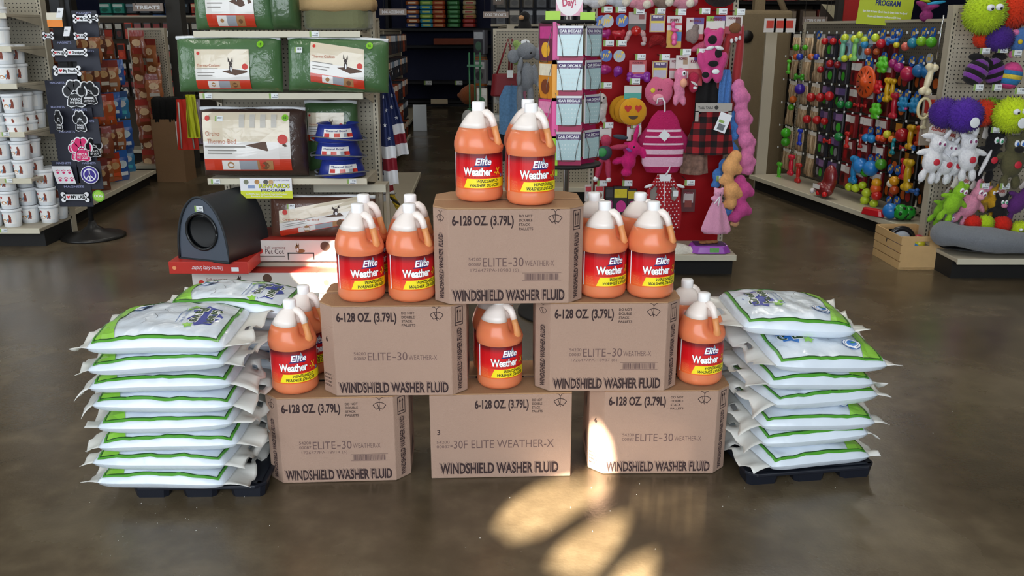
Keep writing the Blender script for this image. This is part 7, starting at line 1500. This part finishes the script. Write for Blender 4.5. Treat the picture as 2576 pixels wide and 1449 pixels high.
CM = Matrix.Translation(fc) @ Matrix.Rotation(az + R(3), 4, 'Z')
p = CM @ Vector((We * .32, Ld * .52, .14)); o = thing('ring_toy', 'black and white ring toy standing in the wooden crate', 'dog toy', tuple(p), az); b = MB(); b.tube([(.075 * math.cos(a_), 0, .075 * math.sin(a_)) for a_ in [2 * math.pi * k / 24 for k in range(25)]], .016, rubber('121014'), 10); b.build('ring', o); q = MB(); q.lathe([(.001, -.006), (.058, -.006), (.058, .006), (.001, .006)], rubber('c8ccd4'), 24, caps=False, M=Matrix.Rotation(R(90), 4, 'X')); q.build('disc', o)
for k, (u, v, z, r, c) in enumerate(((.75, .5, .13, .045, 'c02040'), (.62, .3, .14, .038, 'd8d030'), (.45, .25, .10, .045, '2a7ac0'), (.2, .8, .10, .045, 'd0b020'), (.7, .8, .12, .045, '6a2a8a'), (.25, .25, .06, .05, 'a82030'), (.7, .2, .06, .045, '3a9a4a'), (.5, .6, .06, .05, 'c86a2a'), (.15, .5, .09, .04, '2a5ac0'))):
    ball(CM @ Vector((We * u, Ld * v, z)), r, c, ['red ball at the right inside the wooden crate', 'yellow ball at the front inside the wooden crate', 'blue ball at the front left inside the crate', 'yellow ball at the back left inside the crate', 'purple ball at the back right inside the crate', 'dark red ball low at the front left of the crate', 'green ball low at the front right of the crate', 'orange ball low in the middle of the crate', 'blue ball against the slats of the crate'][k])
# ================================================================== UPPER RIGHT BACKGROUND
t = thing('cat_tree', 'tan cat tree behind the red display at upper right', 'cat tree', (at(1905, 60, 9.0).x, 9.0, 0)); CT = mat('7a6a50', .95, bump=.4, bs=80)
b = MB(); b.box((0, 0, .8), (.55, .5, 1.6), CT); b.build('tower', t, bevel=.03); b = MB(); b.box((.0, 0, 2.0), (.10, .10, .9), CT); b.build('post', t); b = MB(); b.lathe([(.06, -.005), (.06, .005)], BLK, 20, c=(0, 0, 0), M=Matrix.Translation((-.16, -.26, 1.36)) @ Matrix.Rotation(R(90), 4, 'X')); b.build('den_hole', t)
b = MB(); b.tube([(.28, -.1, 1.5), (.05, -.1, 1.95)], .03, CT, 8); b.build('brace', t)
for k, (px, c) in enumerate(((1937, 'c83a28'), (1962, 'c83a28'), (1986, 'c83a28'))): carded('price_board', ['white and red small board, left of three on the toy wall top', 'white and red small board, middle of three on the toy wall top', 'white and red small board, right of three on the toy wall top'][k], px, 64, .10, .11, 'd8d4d0', ((-.3, -.2, .3, .35, c),), None, -2.2, cat='sign')
t = thing('litter_shelving', 'dark tall shelving with boxes far behind the right toy wall', 'shelving unit', (at(2000, 30, 12).x, 12.6, 0)); b = MB(); b.box((0, .3, 1.4), (3.4, .05, 2.8), mat('3a3128', .8)); b.build('back_panel', t)
for z in (.4, .9, 1.4, 1.78): b = MB(); b.box((0, 0, z), (3.4, .6, .04), KICK); b.build('shelf', t)
for x in (-1.7, -.55, .55, 1.7): b = MB(); b.box((x, .24, 1.4), (.07, .1, 2.8), KICK); b.build('upright', t)
packs(Matrix.Translation((t.location.x, 12.35, 0)), [-1.5 + .25 * i for i in range(13)], [2.07, 1.69, 1.19], (('4a3a2e', '8a7a68', '5a2a22'), ('7a6a5a', 'b8a890', '4a3a30'), ('6a2a24', 'a89888', '3a2a22')), 'litter_carton', 'carton', lambda r, c: f'brownish carton far behind the toy wall, {NTH[r]} shelf down, {NTH[c]} from the left', 'cartons on the shelving far behind the toy wall', w=.22, h=.27, d=.25, yoff=0, seed=31)
sign('round_picture_sign', 'round grey disc sign with a pale animal by the LITTER SUPPLIES sign', 2101, 2, 2136, 40, 10.4, lambda q, W, H: (q.disc(0, 0, W * .5, mat('7a7068', .5, var=0), 0, 24, ry=H * .5), q.disc(0, -H * .08, W * .16, MW, .001, 10, ry=H * .24), q.disc(.0, H * .2, W * .12, MW, .001, 10)), m=mat('4a4038', .5, var=0))
sign('leaning_board', 'cream pointed board leaning high beside the LITTER SUPPLIES sign', 2062, 10, 2108, 55, 10.6, lambda q, W, H: q.poly([(-W / 2, H / 2), (W / 2, H * .4), (W * .5, -H / 2), (W * .3, -H * .3)], mat('cfc6a4', .5, var=0), .001), m=mat('3a3028', .6), th=.02)
p = at(2118, 0, 9.8); b = MB(); b.box((p.x, 9.8, ZC / 2), (.10, .10, ZC), mat('35332f', .7)); b.build('pillar', kind='structure')
t = thing('red_display_panel', 'red pet graphic panel high behind the LITTER SUPPLIES sign', 'panel', (at(2150, 20, 9.5).x, 9.5, 0)); b = MB(); b.box((0, 0, 1.62), (.22, .02, .3), mat('a8201c', .6, var=.2)); b.build('panel', t); b = MB(); b.tube([(0, .02, 0), (0, .02, 1.5)], .015, KICK, 8); b.build('post', t)
plush('rainbow_feather_toy', 'bundle of rainbow feather wands above the toy wall near its post', 'cat toy', Vector((tw(2330, 40, .0).x, tw(2330, 40, .0).y, 1.57)), mat('8a2a6a', .8, var=.8, vs=40), [(0, -.06, 0, .05, .04, .03), (.02, 0, 0, .07, .02, .02, -10), (-.04, .02, 0, .05, .02, .02, 20)], [('feather', mat('2a9ac8', .7), [(.06, .03, 0, .07, .012, .01, -8)]), ('feather', mat('b8c82a', .7), [(-.03, .05, 0, .05, .012, .01, 14)])])
# wall of goods beyond the centre right (far)
packs(Matrix.Translation((at(1350, 30, 12.5).x, 13.6, 0)), [-.5 + .2 * i for i in range(9)], [1.95, 1.72], (('3a3c44', '8a8e96', '24262c'), ('4a4640', 'a8a298', '302c28')), 'far_goods_pack', 'packaged goods', lambda r, c: f'grey pack far behind the spinner, {NTH[r]} row, {NTH[c]} from the left', 'grey packs far behind the spinner', w=.17, h=.2, d=.1, yoff=0, seed=41)
t = thing('far_shelf', 'grey shelving far behind the spinner rack', 'shelving unit', (at(1350, 30, 12.5).x + .3, 13.6, 0)); b = MB(); b.box((0, .1, 1.0), (1.9, .04, 2.2), mat('3a3c44', .8)); b.build('back_panel', t); b = MB(); b.box((0, 0, 1.5), (1.9, .22, .03), CREAM); b.build('shelf', t)

for n_ in ('red_tote', 'elephant_plush', 'green_plush', 'pet_garment', 'wrapped_toy_pack'):
    for fx in [o for o in list(COL.objects) if o.name.startswith(n_)]: hang(EG, fx.location)
for n_ in ('round_picture_sign', 'leaning_board'):
    for fx in [o for o in list(COL.objects) if o.name.startswith(n_)]: wires(fx, .02, .02)
